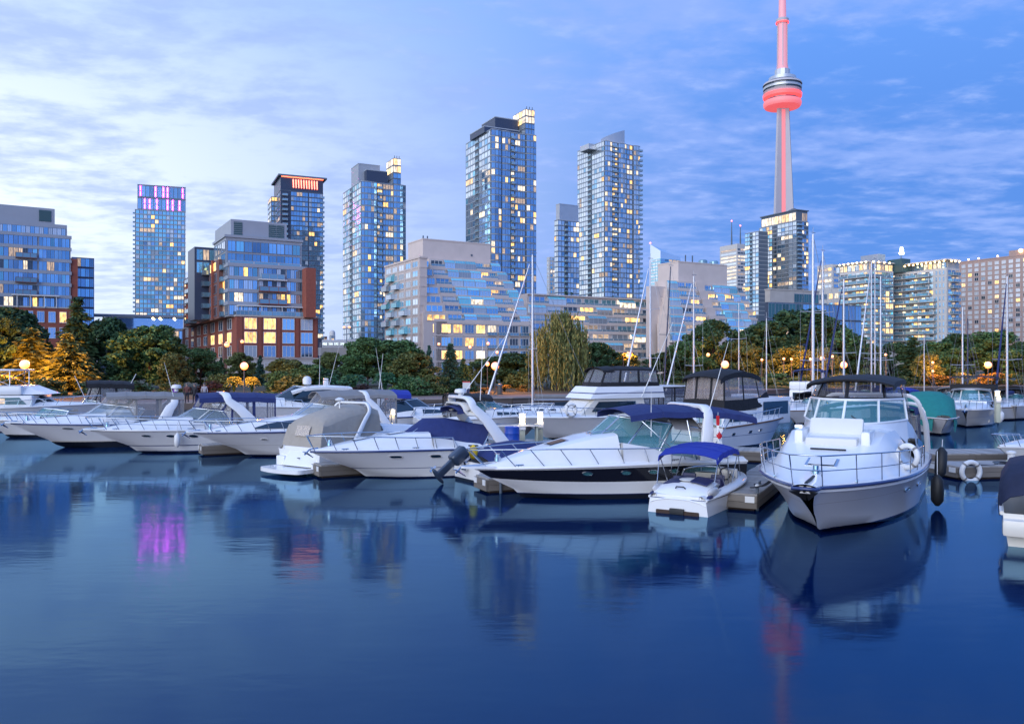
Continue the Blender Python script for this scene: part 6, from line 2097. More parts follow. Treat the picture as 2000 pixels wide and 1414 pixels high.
o_ = b.box('radar_pedestal', 2.5, 2.8, -.2, .2, 2.66, 3.0, 'white_plastic', .05)
b.box('radar_bar', 2.58, 2.72, -.62, .62, 3.02, 3.12, 'white_plastic', .03, o_)
antenna(b, 3.2, .9, 2.6, 2.8, (-.02, 0)); antenna(b, 2.3, -.9, 2.6, 2.6, (-.25, 0))
b.rail(.45, .98, .5, n=8)

# cruiser D: grey canopy, black side window
b = Boat('sport_cruiser', 'white cruiser with grey canopy and a long black wedge window in its cabin side', 379, 27, 9.0, 3.0, 1.1, 1.0, rake=1.7, d=34.7)
express(b, tw=.50, H=.60, hull=dict(top='gel_white', zb=.05, zt=.09, boot='gel_blue', line=(.52, .018, 'gel_grey')), rub='gel_blue', hpw=.85)
for sd in (1, -1):
    P = lambda t, q, o_=.02: Vector((t * b.L, sd * (b.bs(t) * q + .02), b.dz(t, b.bs(t) * q) + o_))
    MB().shell([[P(.74, .80), P(.74, .77)], [P(.68, .81), P(.68, .69)], [P(.60, .82), P(.60, .67)], [P(.5, .83), P(.5, .67)]], .02).build('cabin_window', MAT['boat_glass_dark'], b.root, smooth=50)
b.windshield(5.0, 2.4, 1.3, .55, .85, glass='boat_glass_clear')
b.canopy(.4, 3.9, 1.22, 2.62, 2.60, .24, 'canvas_grey')
enclosure(b, 'canvas_grey', 'vinyl_clear', .4, 2.58, 1.22, 1.2)
b.arch(.9, 1.9, 1.38, 1.2, 1.2, 2.78, .36, .22, .08)
b.rail(.42, .985, .45, n=9)
b.port(.73, .72, .13, .05, ring='gel_grey')
b.anchor(.25); b.cleats((.9, .55)); b.hatch(.78)
antenna(b, 1.2, 1.0, 2.9, 1.6, (-.12, 0))

# far-side cruiser with blue canvas
b = Boat('sport_cruiser', 'white cruiser pointing right with bright blue canopy, behind the two grey canopied boats', None, 199, 8.2, 2.9, 1.2, 1.0, xy=(-1.6, 48.0))
express(b, tw=.5, H=.42, hull=dict(line=(.62, .12, 'gel_blue')), rub='gel_blue')
b.windshield(5.0, 2.6, 1.22, .5, .8, glass='boat_glass_dark')
b.canopy(.5, 3.6, 1.15, 2.35, 2.35, .25, 'canvas_blue', fall=.2)
b.arch(1.4, 2.0, 1.25, 1.1, 1.15, 2.5, .5, .35)
b.rail(.45, .98, .5, n=8)
for sd in (1, -1):
    P = lambda t, q, o_=.02: Vector((t * b.L, sd * (b.bs(t) * q + .02), b.dz(t, b.bs(t) * q) + o_))
    MB().shell([[P(.72, .80), P(.72, .74)], [P(.62, .81), P(.62, .68)], [P(.52, .82), P(.52, .68)]], .02).build('cabin_window', MAT['boat_glass_dark'], b.root, smooth=50)
antenna(b, 2.0, -1.1, 2.5, 2.4, (-.15, 0))

# boat E: stern to the camera, tan enclosure, swim platform
b = Boat('cabin_cruiser', 'stern-on cruiser fully wrapped in tan canvas with a white swim platform', None, 234, 7.6, 2.45, 1.2, .85, xy=(-7.85 + 7.6 * .588, 30.2 + 7.6 * .809), tr=.94)
express(b, tw=.5, H=.5, hull=dict(top='gel_white'), co=.14)
b.windshield(3.9, 2.3, 1.05, .58, .65)
# swim platform with rounded corners
poly = [(.1, -1.12)] + [(-.75 + .35 * (1 - math.cos(a)) * 0 - .25 * math.sin(a), -1.12 + .3 * (1 - math.cos(a))) for a in [k * math.pi / 8 for k in range(5)]] + \
       [(-1.0 - .10, -.4), (-1.12, 0), (-1.1, .4)] + [(-.75 - .25 * math.cos(a), 1.12 - .3 * (1 - math.sin(a))) for a in [k * math.pi / 8 for k in range(5)]] + [(.1, 1.12)]
MB().prism(poly, .12, .26).build('swim_platform', MAT['gel_white'], b.root, smooth=30)
MB().add([(-.02, -1.1, .26), (-.02, 1.1, .26), (.12, 1.12, .92), (.12, -1.12, .92), (-.30, -.75, .30), (-.30, .55, .30), (.02, .55, .86), (.02, -.75, .86)],
         [(0, 1, 5, 4), (4, 5, 6, 7), (1, 2, 6, 5), (0, 4, 7, 3), (3, 7, 6, 2)]).build('engine_hatch', MAT['gel_white'], b.root)
b.box('transom_step', -.22, .1, .6, 1.05, .26, .62, 'gel_white', .05)
MB().lathe([(.05, 0), (.05, .02)], (-.2, -.2, .58), 10).build('transom_latch', MAT['black_rubber'], b.root)
# canvas: rounded aft wall, top and sides
AX = [(.05, .93), (.15, 1.35), (.30, 1.75), (.55, 2.00), (1.1, 2.16), (1.8, 2.32), (2.6, 2.40), (3.2, 2.28)]
rows = []
for x, z in AX:
    yw = 1.08 - .16 * smooth01((z - .9) / 1.3)
    zb_ = .93 if x < 1 else 1.05 + .05 * x
    if x < .5:
        rows.append([(x + .02, -yw, z), (x, -yw * .9, z + .0), (x, -yw * .45, z), (x, 0, z + .01), (x, yw * .45, z), (x, yw * .9, z), (x + .02, yw, z)])
    else:
        rows.append([(x, -yw, z - .28), (x, -yw * .9, z - .08), (x, -yw * .45, z + .03), (x, 0, z + .06), (x, yw * .45, z + .03), (x, yw * .9, z - .08), (x, yw, z - .28)])
MB().shell(rows, -.03).build('canopy', MAT['canvas_tan'], b.root, smooth=60)
for sd in (1, -1):
    r_ = []
    for (x, z), row in zip(AX, rows):
        tp_ = Vector(row[6 if sd > 0 else 0])
        r_.append([Vector((x + (.02 if x < .5 else 0), sd * 1.08, .93 + .04 * x)), tp_.lerp(Vector((x, sd * 1.10, .93)), .5) if tp_.z > 1 else tp_, tp_])
    MB().loft(r_).build('side_curtain', MAT['canvas_tan'], b.root, smooth=60)
MB().loft([[(.145 - .02, y * .32, 1.36), (.19, y * .32, 1.55), (.27 - .02, y * .32, 1.73)] for y in (-1.2, -.4, .4, 1.2)]).build('rear_window', MAT['vinyl_lit'] if 'vinyl_lit' in MAT else mat('vinyl_lit', (.5, .42, .35), .10, spec=1.0, metal=.45, bump=.9, vscale=16), b.root, smooth=60, loc=(-.022, 0, 0))
b.arch(1.7, 2.7, 1.16, 1.0, 1.1, 2.50, .20, .14, .08)
MB().lathe([(.16, 0), (.18, .05), (.05, .12)], (1.7, -.3, 2.62), 14).build('gps_dome', MAT['white_plastic'], b.root, smooth=50)
b.tube('dome_stem', [(1.7, -.3, 2.30), (1.7, -.3, 2.63)], .03, 'white_plastic')
b.tube('boarding_ladder', [(-.9, .5, .28), (-.9, .5, .34), (-.9, .2, .34), (-.9, .2, .28)], .02)
bp, tp = b.ws
b.curtain([tp(u) for u in (-.8, -.3, .3, .8)], [Vector((tp(u).x - .15, .9 * u / .8, 2.28)) for u in (-.8, -.3, .3, .8)], 'canvas_tan', 'vinyl_clear')

# boat F: white cruiser, navy cover, open arch
b = Boat('sport_cruiser', 'white cruiser with navy windshield cover, three square ports and a tall open arch', 607, 25, 7.5, 2.75, 1.0, .92, rake=1.55, d=28.2)
express(b, tw=.50, H=.50, hull=dict(top='gel_white', zb=.03, zt=.05, boot='gel_blue', line=(.36, .022, 'gel_blue')), rub='gel_blue', hpw=.75)
b.windshield(4.15, 1.5, 1.14, .46, .75)
bp, tp = b.ws
us = [-1 + .2 * i for i in range(11)]
rows = [[bp(u) + Vector((.07, .04 * u, -.02)) for u in us], [tp(u) * 1.0 + Vector((.05, .02 * u, .03)) for u in us],
        [Vector((lerp(tp(u).x, 1.5, .45), tp(u).y * .9, tp(u).z + .05 * (1 - u * u) - .02)) for u in us], [Vector((1.3, 1.08 * u, b.zs(.2) + .22 + .10 * (1 - u * u))) for u in us]]
MB().loft(rows).build('windshield_cover', MAT['canvas_navy'], b.root, smooth=60)
b.arch(.7, 2.05, 1.26, 1.05, 1.02, 2.80, .46, .28, .10)
b.arch(1.30, 2.15, 1.10, .95, 1.9, 2.58, .36, .30, .08, 'gel_cream', 'arch_lining')
b.canopy(1.45, 2.45, .92, 2.32, 2.40, .12, 'canvas_navy', fall=.14, name='rolled_canopy')
radome(b, 2.05, .2, 2.94, .22, .17)
antenna(b, 1.6, 1.0, 2.7, 2.2, (-.05, 0)); antenna(b, 1.6, -1.0, 2.7, 2.6, (-.8, 0), .02)
b.rail(.36, .985, .46, n=7, bowx=.15)
for t, rx in ((.66, .21), (.47, .19), (.31, .15)): b.port(t, .80, rx, .07, ring='gel_grey', sq=4.0)
b.hatch(.77, glass='antiskid'); b.hatch(.6, glass='antiskid'); b.anchor(.0); b.cleats((.86, .55, .1))

# boat F2: far side, bow right, black panes
b = Boat('sport_cruiser', 'cruiser pointing right, dark canvas, row of black cabin windows, behind the tall arch', None, 195, 7.4, 2.8, 1.28, 1.05, xy=(2.1, 45.0))
express(b, tw=.52, H=.40, hull=dict(line=(.80, .10, 'gel_grey')), rub='gel_grey')
b.windshield(4.9, 2.8, 1.2, .55, .85, glass='boat_glass')
b.canopy(1.6, 3.9, 1.15, 2.32, 2.25, .2, 'canvas_black', fall=.15)
enclosure(b, 'canvas_black', 'vinyl_smoke', 1.6, 2.28, 1.15, 1.2)
b.rail(.45, .98, .5, n=8)
for k in range(4):
    for sd in (1, -1):
        P = lambda t, q, o_=.02: Vector((t * b.L, sd * (b.bs(t) * q + .02), b.dz(t, b.bs(t) * q) + o_))
        t0 = .56 + k * .05
        MB().shell([[P(t0 + .042, .81), P(t0 + .042, .72)], [P(t0, .82), P(t0, .71)]], .02).build('cabin_window', MAT['boat_glass_dark'], b.root)

# boat G: black banded cruiser
b = Boat('express_cruiser', 'large white cruiser with a black band under its deck edge and teal windshield', 930, 17.0, 8.3, 3.0, .92, 1.02, rake=1.15, d=24.2, pw=2.1)
express(b, tw=.54, H=.80, hull=dict(top='gel_white', zb=.15, zt=.17, boot='gel_blue', band=(1, 4, 'gel_black')), rub='gel_white', hpw=.85, co=.12)
b.windshield(4.75, 1.75, 1.32, .56, .75, cuts=(-1, -.82, -.62, -.30, .30, .62, .82, 1), fr=.025)
b.arch(1.45, 1.30, 1.36, 1.26, 1.08, 2.70, .42, .32, .13)
b.canopy(-.4, 3.9, 1.3, 2.48, 2.62, .18, 'canvas_navy', fall=.16, ends=.16)
b.bows((.5, 2.0, 3.5), 1.24, 2.40, 1.35, .13, xb=(1.2, 1.8, 2.4))
MB().loft([[(1.5, 1.22 * v, 1.95 + .45 * (1 - abs(v) ** 3)), (2.4, 1.18 * v, 2.05 + .42 * (1 - abs(v) ** 3))] for v in (-1, -.8, -.5, 0, .5, .8, 1)]).build('arch_panel', MAT['canvas_grey'], b.root, smooth=60)
b.rail(.22, .965, .48, n=8, bowx=.42, lean=.03)
for t in (.645, .505, .40, .315): b.port(t, .80, .14, .068, glass='boat_glass')
b.hatch(.70, .05, .30, .28, glass='teak'); b.hatch(.54, -.02, .25, .2, glass='antiskid'); b.anchor(.40); b.cleats((.86, .30))
for x in (5.0, 5.35): b.tube('grab_rail', [(x - 1.2, .55, b.dz((x - 1.2) / b.L, .55)), (x - 1.15, .55, b.dz((x - 1.15) / b.L, .55) + .08), (x - .2, .45, b.dz((x - .2) / b.L, .45) + .08), (x - .15, .45, b.dz((x - .15) / b.L, .45))], .014) if x == 5.0 else None
antenna(b, 3.2, 1.2, 1.85, 1.4, (.0, 0)); antenna(b, 1.3, 1.3, 2.6, 2.1, (-.32, 0))
b.box('engine_vent', .55, 1.5, b.bs(.1) - .36, b.bs(.1) - .10, b.zs(.1) + .10, b.zs(.1) + .26, 'gel_white', .06)
b.box('swim_platform', -.75, .02, -1.2, 1.2, .2, .32, 'gel_white', .05)
mat('flag_red', (.55, .01, .02), .7); mat('flag_white', (.78, .78, .78), .7)
pw_ = b.w(1.05, 1.40, 0)
fl = thing('flag', 'red and white maple leaf flag hanging limp on the white arch', 'flag', (pw_.x, pw_.y - .06, 1.25))
fw = lambda z, k: (.035 * math.sin(z * 4 + k) + (.075 if k else -.075) * (.8 + .3 * math.sin(z * 5)), .05 * math.sin(z * 9 + k * 2), z)
zs_ = [i * .075 for i in range(17)]
MB().loft([[fw(z, 0), (.02 * math.sin(z * 8), -.06 - .03 * math.sin(z * 6), z), fw(z, 1)] for z in zs_], fmat=lambda i, j: 0 if (i < 4 or i >= 12) else 1).build('cloth', [MAT['flag_red'], MAT['flag_white']], fl, smooth=60)
lf = [(0, .14), (.035, .07), (.07, .09), (.06, .03), (.12, .04), (.10, -.01), (.12, -.03), (.05, -.08), (.055, -.10), (.0, -.09)]
lf = lf + [(-x, z) for x, z in lf[-2:0:-1]]
MB().add([(x * .8, -.115 + .3 * abs(x), .60 + z) for x, z in lf] + [(0, -.125, .60)], [(i, (i + 1) % len(lf), len(lf)) for i in range(len(lf))]).build('maple_leaf', MAT['flag_red'], fl)
MB().tube([(0, .05, -.25), (.0, .05, 1.30)], .014, 6).build('staff', MAT['steel'], fl)

# boat J: flybridge cruiser behind G
b = Boat('flybridge_cruiser', 'white flybridge cruiser with black framed clear bridge enclosure, behind the teal windshield', None, 32, 9.4, 3.3, 1.25, 1.05, xy=(.35, 42.6), rake=1.3)
b.hull(top='gel_white', zb=.10, zt=.18).rub('gel_white')
b.deck(.70, .10, .8, cock=False, tc=.0)
MB().add([(1.8, -1.35, 1.1), (6.3, -1.1, 1.2), (6.3, 1.1, 1.2), (1.8, 1.35, 1.1), (2.0, -1.25, 2.15), (5.2, -1.05, 2.15), (5.2, 1.05, 2.15), (2.0, 1.25, 2.15)],
         [(0, 3, 2, 1), (4, 5, 6, 7), (0, 1, 5, 4), (1, 2, 6, 5), (2, 3, 7, 6), (3, 0, 4, 7)]).build('saloon', MAT['gel_cream'], b.root)
for sd in (1, -1): MB().sheet([(2.6, sd * 1.335, 1.45), (5.5, sd * 1.13, 1.48), (5.0, sd * 1.09, 2.0), (2.6, sd * 1.28, 2.0)], .05).build('side_window', MAT['boat_glass_dark'], b.root)
MB().sheet([(5.98, -.8, 1.5), (5.98, .8, 1.5), (5.42, .8, 2.0), (5.42, -.8, 2.0)], .08).build('front_window', MAT['vinyl_seat'], b.root)
MB().add([(.6, -1.45, 2.16), (5.6, -1.15, 2.16), (5.6, 1.15, 2.16), (.6, 1.45, 2.16), (.7, -1.4, 2.8), (5.0, -1.0, 2.8), (5.0, 1.0, 2.8), (.7, 1.4, 2.8)],
         [(0, 3, 2, 1), (4, 5, 6, 7), (0, 1, 5, 4), (1, 2, 6, 5), (2, 3, 7, 6), (3, 0, 4, 7)]).build('flybridge', MAT['gel_white'], b.root)
b.tube('bridge_trim', [(.65, 1.44, 2.45), (5.35, 1.1, 2.45), (5.35, -1.1, 2.45), (.65, -1.44, 2.45)], .03, 'gel_blue')
lo = [(.9, 1.36, 2.8), (2.3, 1.27, 2.8), (3.6, 1.12, 2.8), (4.7, .85, 2.8), (4.95, 0, 2.8), (4.7, -.85, 2.8), (3.6, -1.12, 2.8), (2.3, -1.27, 2.8), (.9, -1.36, 2.8), (.9, 0, 2.8), (.9, 1.36, 2.8)]
hi = [(1.0, 1.22, 3.72), (2.3, 1.16, 3.75), (3.4, 1.0, 3.75), (4.25, .78, 3.72), (4.45, 0, 3.82), (4.25, -.78, 3.72), (3.4, -1.0, 3.75), (2.3, -1.16, 3.75), (1.0, -1.22, 3.72), (1.0, 0, 3.85), (1.0, 1.22, 3.72)]
b.curtain(lo, hi, 'canvas_black', 'vinyl_clear', .08, solid=.24)
b.canopy(.9, 4.5, 1.24, 3.72, 3.72, .20, 'canvas_black', fall=.12, y1=.86)
b.box('aft_top', -1.4, .55, -1.25, 1.25, 2.72, 2.80, 'gel_white', .03)
b.curtain([(.5, 1.2, 1.1), (-.4, 1.2, 1.1), (-1.3, 1.2, 1.1), (-1.3, 0, 1.1), (-1.3, -1.2, 1.1)], [(.5, 1.2, 2.72), (-.4, 1.2, 2.72), (-1.3, 1.2, 2.72), (-1.3, 0, 2.72), (-1.3, -1.2, 2.72)], 'canvas_black', 'vinyl_smoke', .06)
b.box('aft_deck', -1.5, 1.8, -1.35, 1.35, .9, 1.12, 'gel_white', .04)
b.rail(.45, .975, .5, n=8, bowx=.2)
b.tube('boom', [(1.0, 1.3, 2.9), (3.5, 1.6, 4.0)], .03, 'white_plastic') if False else None
antenna(b, 2.2, 1.35, 2.2, 4.2, (-.55, 0), .03)
p = b.w(7.0, 1.32, 1.62)
liferinng(p, (0, 0, R(28)), 'white life ring on the bow rail of the flybridge cruiser')

# boat I: trawler with the black canopy
b = Boat('aft_cabin_trawler', 'white trawler, stern to us, with black canvas cabin enclosure and red pennant', None, 221.3, 7.8, 3.2, 1.35, 1.05, xy=(8.75 + 7.8 * .751, 39.0 + 7.8 * .66), tr=.95, rake=.9)
b.hull(top='gel_white', zb=.12, zt=.18, line=(.62, .02, 'gel_blue')).rub('teak', .04)
b.deck(.75, .1, .8, cock=False, tc=.0)
b.box('aft_cabin', .45, 3.4, -1.3, 1.3, 1.0, 1.78, 'gel_white', .06)
for y in (-.85, .0, .85): MB().box(.42, .46, y - .28, y + .28, 1.18, 1.62).build('cabin_window', MAT['boat_glass'], b.root)
for sd in (1, -1):
    MB().box(.9, 2.8, sd * 1.31 - .015, sd * 1.31 + .015, 1.28, 1.58).build('cabin_window', MAT['boat_glass_dark'], b.root)
    MB().box(3.9, 6.2, sd * 1.21 - .015, sd * 1.21 + .015, 1.5, 2.15).build('saloon_window', MAT['boat_glass_dark'], b.root)
b.box('saloon', 3.4, 6.5, -1.2, 1.2, 1.0, 2.35, 'gel_white', .08)
lo = [(.55, 1.22, 1.78), (.55, .45, 1.78), (.55, -.40, 1.78), (.55, -1.22, 1.78), (2.2, -1.26, 1.78), (3.7, -1.22, 1.9), (4.6, -1.1, 2.36)]
hi = [(.75, 1.08, 3.42), (.75, .45, 3.56), (.75, -.40, 3.56), (.75, -1.08, 3.42), (2.2, -1.1, 3.46), (3.4, -1.06, 3.42), (4.0, -1.0, 3.30)]
b.curtain(lo, hi, 'canvas_black', 'vinyl_lit2' if mat('vinyl_lit2', (.30, .24, .22), .10, spec=1.0, alpha=.62, bump=.8, vscale=9) else '', .07, solid=.32)
lo2 = [(q[0], -q[1], q[2]) for q in lo[3:]]; hi2 = [(q[0], -q[1], q[2]) for q in hi[3:]]
b.curtain(lo2, hi2, 'canvas_black', 'vinyl_lit2', .07, solid=.32)
rows = []
for x, z, y in ((.45, 3.30, 1.12), (.75, 3.46, 1.14), (1.5, 3.60, 1.16), (2.3, 3.66, 1.16), (3.1, 3.56, 1.12), (3.8, 3.42, 1.06), (4.1, 3.25, 1.0)):
    rows.append([(x, y * v, z + .14 * (1 - abs(v) ** 2.2) - (.22 if abs(v) == 1 else 0)) for v in (-1, -.98, -.6, -.2, .2, .6, .98, 1)])
MB().shell(rows, -.04).build('canopy', MAT['canvas_black'], b.root, smooth=50)
b.rail(.02, .96, .5, n=12, inset=.96, lean=0, bowx=.1)
for t in (.12, .3, .42): b.port(t, .70, .12, .06, ring='steel', sq=4)
b.tube('boarding_ladder', [(-.05, .1, .3), (-.12, .1, 1.8)], .02); b.tube('boarding_ladder', [(-.05, -.3, .3), (-.12, -.3, 1.8)], .02)
for z in (.5, .75, 1.0, 1.25, 1.5): b.tube('ladder_rung', [(-.08, .1, z), (-.08, -.3, z)], .016)
b.box('swim_platform', -.6, .0, -1.35, 1.35, .22, .3, 'teak', .02)
for i, (t, y_) in enumerate(((.80, 0), (.86, 0))):
    p = b.w(b.L * t, -b.bs(t) + .25, b.zs(t) + .35)
    fender(p, ('white fender stowed on the trawler foredeck, nearer the cabin', 'white fender stowed on the trawler foredeck, nearer the bow')[i], .14, .5, line=.3)
pn = thing('pennant', 'small red pennant on the trawler stern', 'flag', tuple(b.w(.2, .75, 1.75)))
MB().sheet([(0, 0, .1), (.28, -.02, -.18), (.02, 0, -.28)], .01).build('cloth', MAT['flag_red'], pn)
MB().tube([(0, 0, -.5), (0, 0, .2)], .012, 5).build('staff', MAT['steel'], pn)

# boat H: jet boat with blue bimini, stern to us
b = Boat('jet_boat', 'small white and navy jet boat under a bright blue bimini', None, 238, 5.0, 1.95, .66, .42, xy=(4.42 + 5.0 * .53, 21.9 + 5.0 * .848), tr=.80, rake=.6, pw=2.6, tip=.1, chine=.9)
b.hull(top='gel_white', bottom='antifoul_brown', zb=-.02, zt=.02, line=(.40, .025, 'gel_blue')).rub('gel_white', .04)
b.deck(.62, .12, .8, tc=.58, floor=.12, seats=False, co=.10)
# sculpted engine cover and sun pad
rows = []
for x, z, y in ((-.02, .40, .78), (.06, .52, .78), (.25, .66, .76), (.6, .78, .74), (1.2, .84, .70), (1.5, .80, .68)):
    rows.append([(x, y * v, z - .13 * abs(v) ** 3) for v in (-1, -.8, -.4, 0, .4, .8, 1)])
MB().shell(rows, -.25).build('engine_cover', MAT['gel_white'], b.root, smooth=50)
for sd in (1, -1):
    pad = []
    for x in (.55, .85, 1.15):
        pad.append([(x, sd * y, .775 + .10 * (x - .55) - .13 * abs(y / .72) ** 3 + .03) for y in (.16, .35, .62)])
    MB().shell(pad, -.035).build('sun_pad', MAT['vinyl_navy'], b.root, smooth=50)
MB().ell((.88, 0, .83), (.30, .26, .035), 20, 7).build('sun_pad', MAT['vinyl_seat'], b.root, smooth=60)
b.tube('grab_handle', [(.24, -.14, .66), (.20, -.10, .71), (.20, .10, .71), (.24, .14, .66)], .018, 'black_rubber')
for sd in (1, -1):
    MB().ell((.62, sd * .78, .58), (.42, .10, .13), 14, 8).build('side_vent', MAT['gel_grey'], b.root, smooth=60)
    MB().ell((.30, sd * .80, .47), (.22, .07, .07), 14, 8).build('vent_recess', MAT['vinyl_navy'], b.root, smooth=60)
MB().cbox(-.05, .01, -.60, .60, -.05, .10, .03).build('transom_step', MAT['antifoul_brown'], b.root, smooth=40)
MB().cbox(-.09, -.01, -.20, .20, .0, .16, .02).build('jet_cover', MAT['black_rubber'], b.root, smooth=40)
b.box('bench_seat', 1.55, 2.0, -.70, .70, .13, .45, 'vinyl_navy', .06)
b.box('backrest', 1.48, 1.62, -.70, .70, .46, .82, 'vinyl_navy', .06)
for sd in (1, -1):
    o_ = b.box('helm_seat', 2.15, 2.5, sd * .42 - .2, sd * .42 + .2, .13, .42, 'vinyl_navy', .06)
    b.box('seat_back', 2.06, 2.16, sd * .42 - .2, sd * .42 + .2, .40, .85, 'vinyl_navy', .05, o_)
b.tube('steering_wheel', [(2.78 + .05 * math.cos(a), -.42 + .17 * math.cos(a), .80 + .17 * math.sin(a)) for a in [k * math.pi / 8 for k in range(17)]], .016, 'black_rubber')
b.box('bow_cushion', 3.3, 3.9, -.45, .45, .16, .55, 'vinyl_navy', .08)
MB().cbox(2.85, 3.0, -.75, -.15, .4, .95, .05).build('dashboard', MAT['gel_grey'], b.root, smooth=40)
b.windshield(3.2, 2.5, .80, .22, .2, zc=.74, zside=.72, cuts=(-1, -.5, .5, 1))
b.canopy(.75, 2.75, .86, 1.56, 1.64, .13, 'canvas_blue', fall=.14, ends=.12)
b.bows((.85, 1.75, 2.65), .84, 1.50, .66, .10, xb=(1.45, 1.75, 2.05), r=.014)
for sd in (1, -1):
    b.tube('canopy_strut', [(.5, sd * .80, .50), (.85, sd * .84, 1.48)], .012); b.tube('canopy_strut', [(3.0, sd * .80, .75), (2.65, sd * .84, 1.55)], .012)
b.cleats((.2,), .9)

# boat K: the big one on the right, bow towards us
b = Boat('motor_yacht', 'big white cruiser, bow towards us, with dark clear-panelled bridge canopy and curved windshield', None, 59.5, 10.7, 3.95, 1.30, 1.15, rake=1.25, xy=(6.35, 17.8), pw=3.0, tip=.13, full=.40)
b.hull(top='gel_white', zb=.06, zt=.10, boot='gel_blue', line=(.86, .012, 'gel_grey')).rub('gel_blue', .04)
b.rub('gel_white', .03, .90, 'spray_rail')
b.deck(.60, .92, 1.5, tc=.40, floor=.4, co=.2, seats=True)
b.windshield(5.55, 3.3, 1.40, .62, .62, zc=b.dz(.56, 0) + .10, zside=b.zs(.36) + 1.18, cuts=(-1, -.52, -.05, .05, .52, 1) if False else (-1, -.6, 0, .6, 1), glass='boat_glass', frame='gel_white', fr=.035, pwx=2.6, drop=.05, inn=.92)
bp, tp = b.ws
# cabin front sweep under the glass
us = [-1 + .125 * i for i in range(17)]
rows = [[Vector((bp(u).x + .75 * (1 - abs(u) ** 3), bp(u).y * 1.04, max(b.dz(min(.98, (bp(u).x + .75 * (1 - abs(u) ** 3)) / b.L), min(abs(bp(u).y), b.bs(.5) * .72)) - .12, 1.25))) for u in us], [bp(u) + Vector((.02, 0, -.01)) for u in us]]
MB().loft(rows).build('cabin_front', MAT['gel_white'], b.root, smooth=60)
for sd in (1, -1):
    e = bp(sd * 1.0)
    MB().loft([[(e.x + .02, sd * 1.46, 1.2), (e.x, e.y, e.z)], [(2.4, sd * 1.58, 1.2), (2.4, sd * 1.46, 2.2)], [(1.7, sd * 1.6, 1.2), (1.5, sd * 1.5, 1.9)], [(.6, sd * 1.62, 1.2), (.4, sd * 1.55, 1.45)]]).build('cabin_side', MAT['gel_white'], b.root, smooth=50)
    MB().sheet([(2.6, sd * 1.60, 1.32), (1.0, sd * 1.66, 1.25), (1.2, sd * 1.64, 1.62), (2.0, sd * 1.58, 1.80)], .03).build('side_window', MAT['boat_glass_dark'], b.root)
# wiper, centre mullion
b.tube('wiper', [bp(.35) + Vector((.06, 0, .03)), bp(.15).lerp(tp(.15), .35) + Vector((.06, 0, 0))], .014, 'black_rubber')
b.tube('wiper', [bp(-.35) + Vector((.06, 0, .03)), bp(-.55).lerp(tp(-.55), .2) + Vector((.06, 0, 0))], .014, 'black_rubber')
# bridge canopy
lo = [tp(u) + Vector((0, 0, .02)) for u in (-1, -.75, -.1, .1, .75, 1)] if False else [tp(u) + Vector((0, 0, .02)) for u in (-1, -.72, 0, .72, 1)]
zt_ = 3.52
hi = [Vector((q.x - .45, q.y * .88, zt_ + .04 * (1 - abs(q.y)))) for q in lo]
b.curtain(lo, hi, 'canvas_black', 'vinyl_smoke', .07)
for sd in (1, -1):
    a = lo[-1] if sd > 0 else lo[0]; h_ = hi[-1] if sd > 0 else hi[0]
    b.curtain([a, Vector((1.9, sd * 1.40, 2.15)), Vector((1.0, sd * 1.42, 1.9))], [h_, Vector((1.6, sd * 1.12, zt_)), Vector((1.0, sd * 1.12, zt_))], 'canvas_black', 'vinyl_smoke', .07)
rows = []
for i in range(9):
    u = i / 8; x = lerp(.8, hi[2].x + .15, u); yy = 1.18
    rows.append([(x - (.35 * abs(v) ** 2.5 if u > .8 else 0), yy * v, zt_ + .17 * (1 - abs(v) ** 2.4) - (.13 if abs(v) == 1 else 0) - .10 * u ** 6) for v in (-1, -.98, -.75, -.4, 0, .4, .75, .98, 1)])
MB().shell(rows, -.05).build('canopy', MAT['canvas_black'], b.root, smooth=50)
# aft blue canvas and tubular arch
b.canopy(-1.0, .8, 1.45, 2.55, 2.65, .18, 'canvas_navy', fall=.18, name='aft_canopy')
b.curtain([(.8, 1.5, 1.25), (-.1, 1.52, 1.2), (-1.0, 1.5, 1.2), (-1.0, 0, 1.2), (-1.0, -1.5, 1.2)], [(.8, 1.42, 2.5), (-.1, 1.42, 2.5), (-1.0, 1.42, 2.45), (-1.0, 0, 2.6), (-1.0, -1.42, 2.45)], 'canvas_navy', 'vinyl_smoke', .09)
b.arch(-.9, -.2, 1.66, 1.5, 1.15, 3.0, .12, .12, .12, 'gel_white', 'tubular_arch', r=.45)
b.arch(-1.6, -1.2, 1.66, 1.55, 1.15, 2.7, .10, .10, .10, 'gel_white', 'tubular_arch', r=.4)
b.box('swim_platform', -1.7, .05, -1.55, 1.55, .35, .5, 'gel_white', .06)
b.box('aft_bulwark', -1.6, .1, 1.42, 1.62, .5, 1.2, 'gel_white', .06); b.box('aft_bulwark', -1.6, .1, -1.62, -1.42, .5, 1.2, 'gel_white', .06)
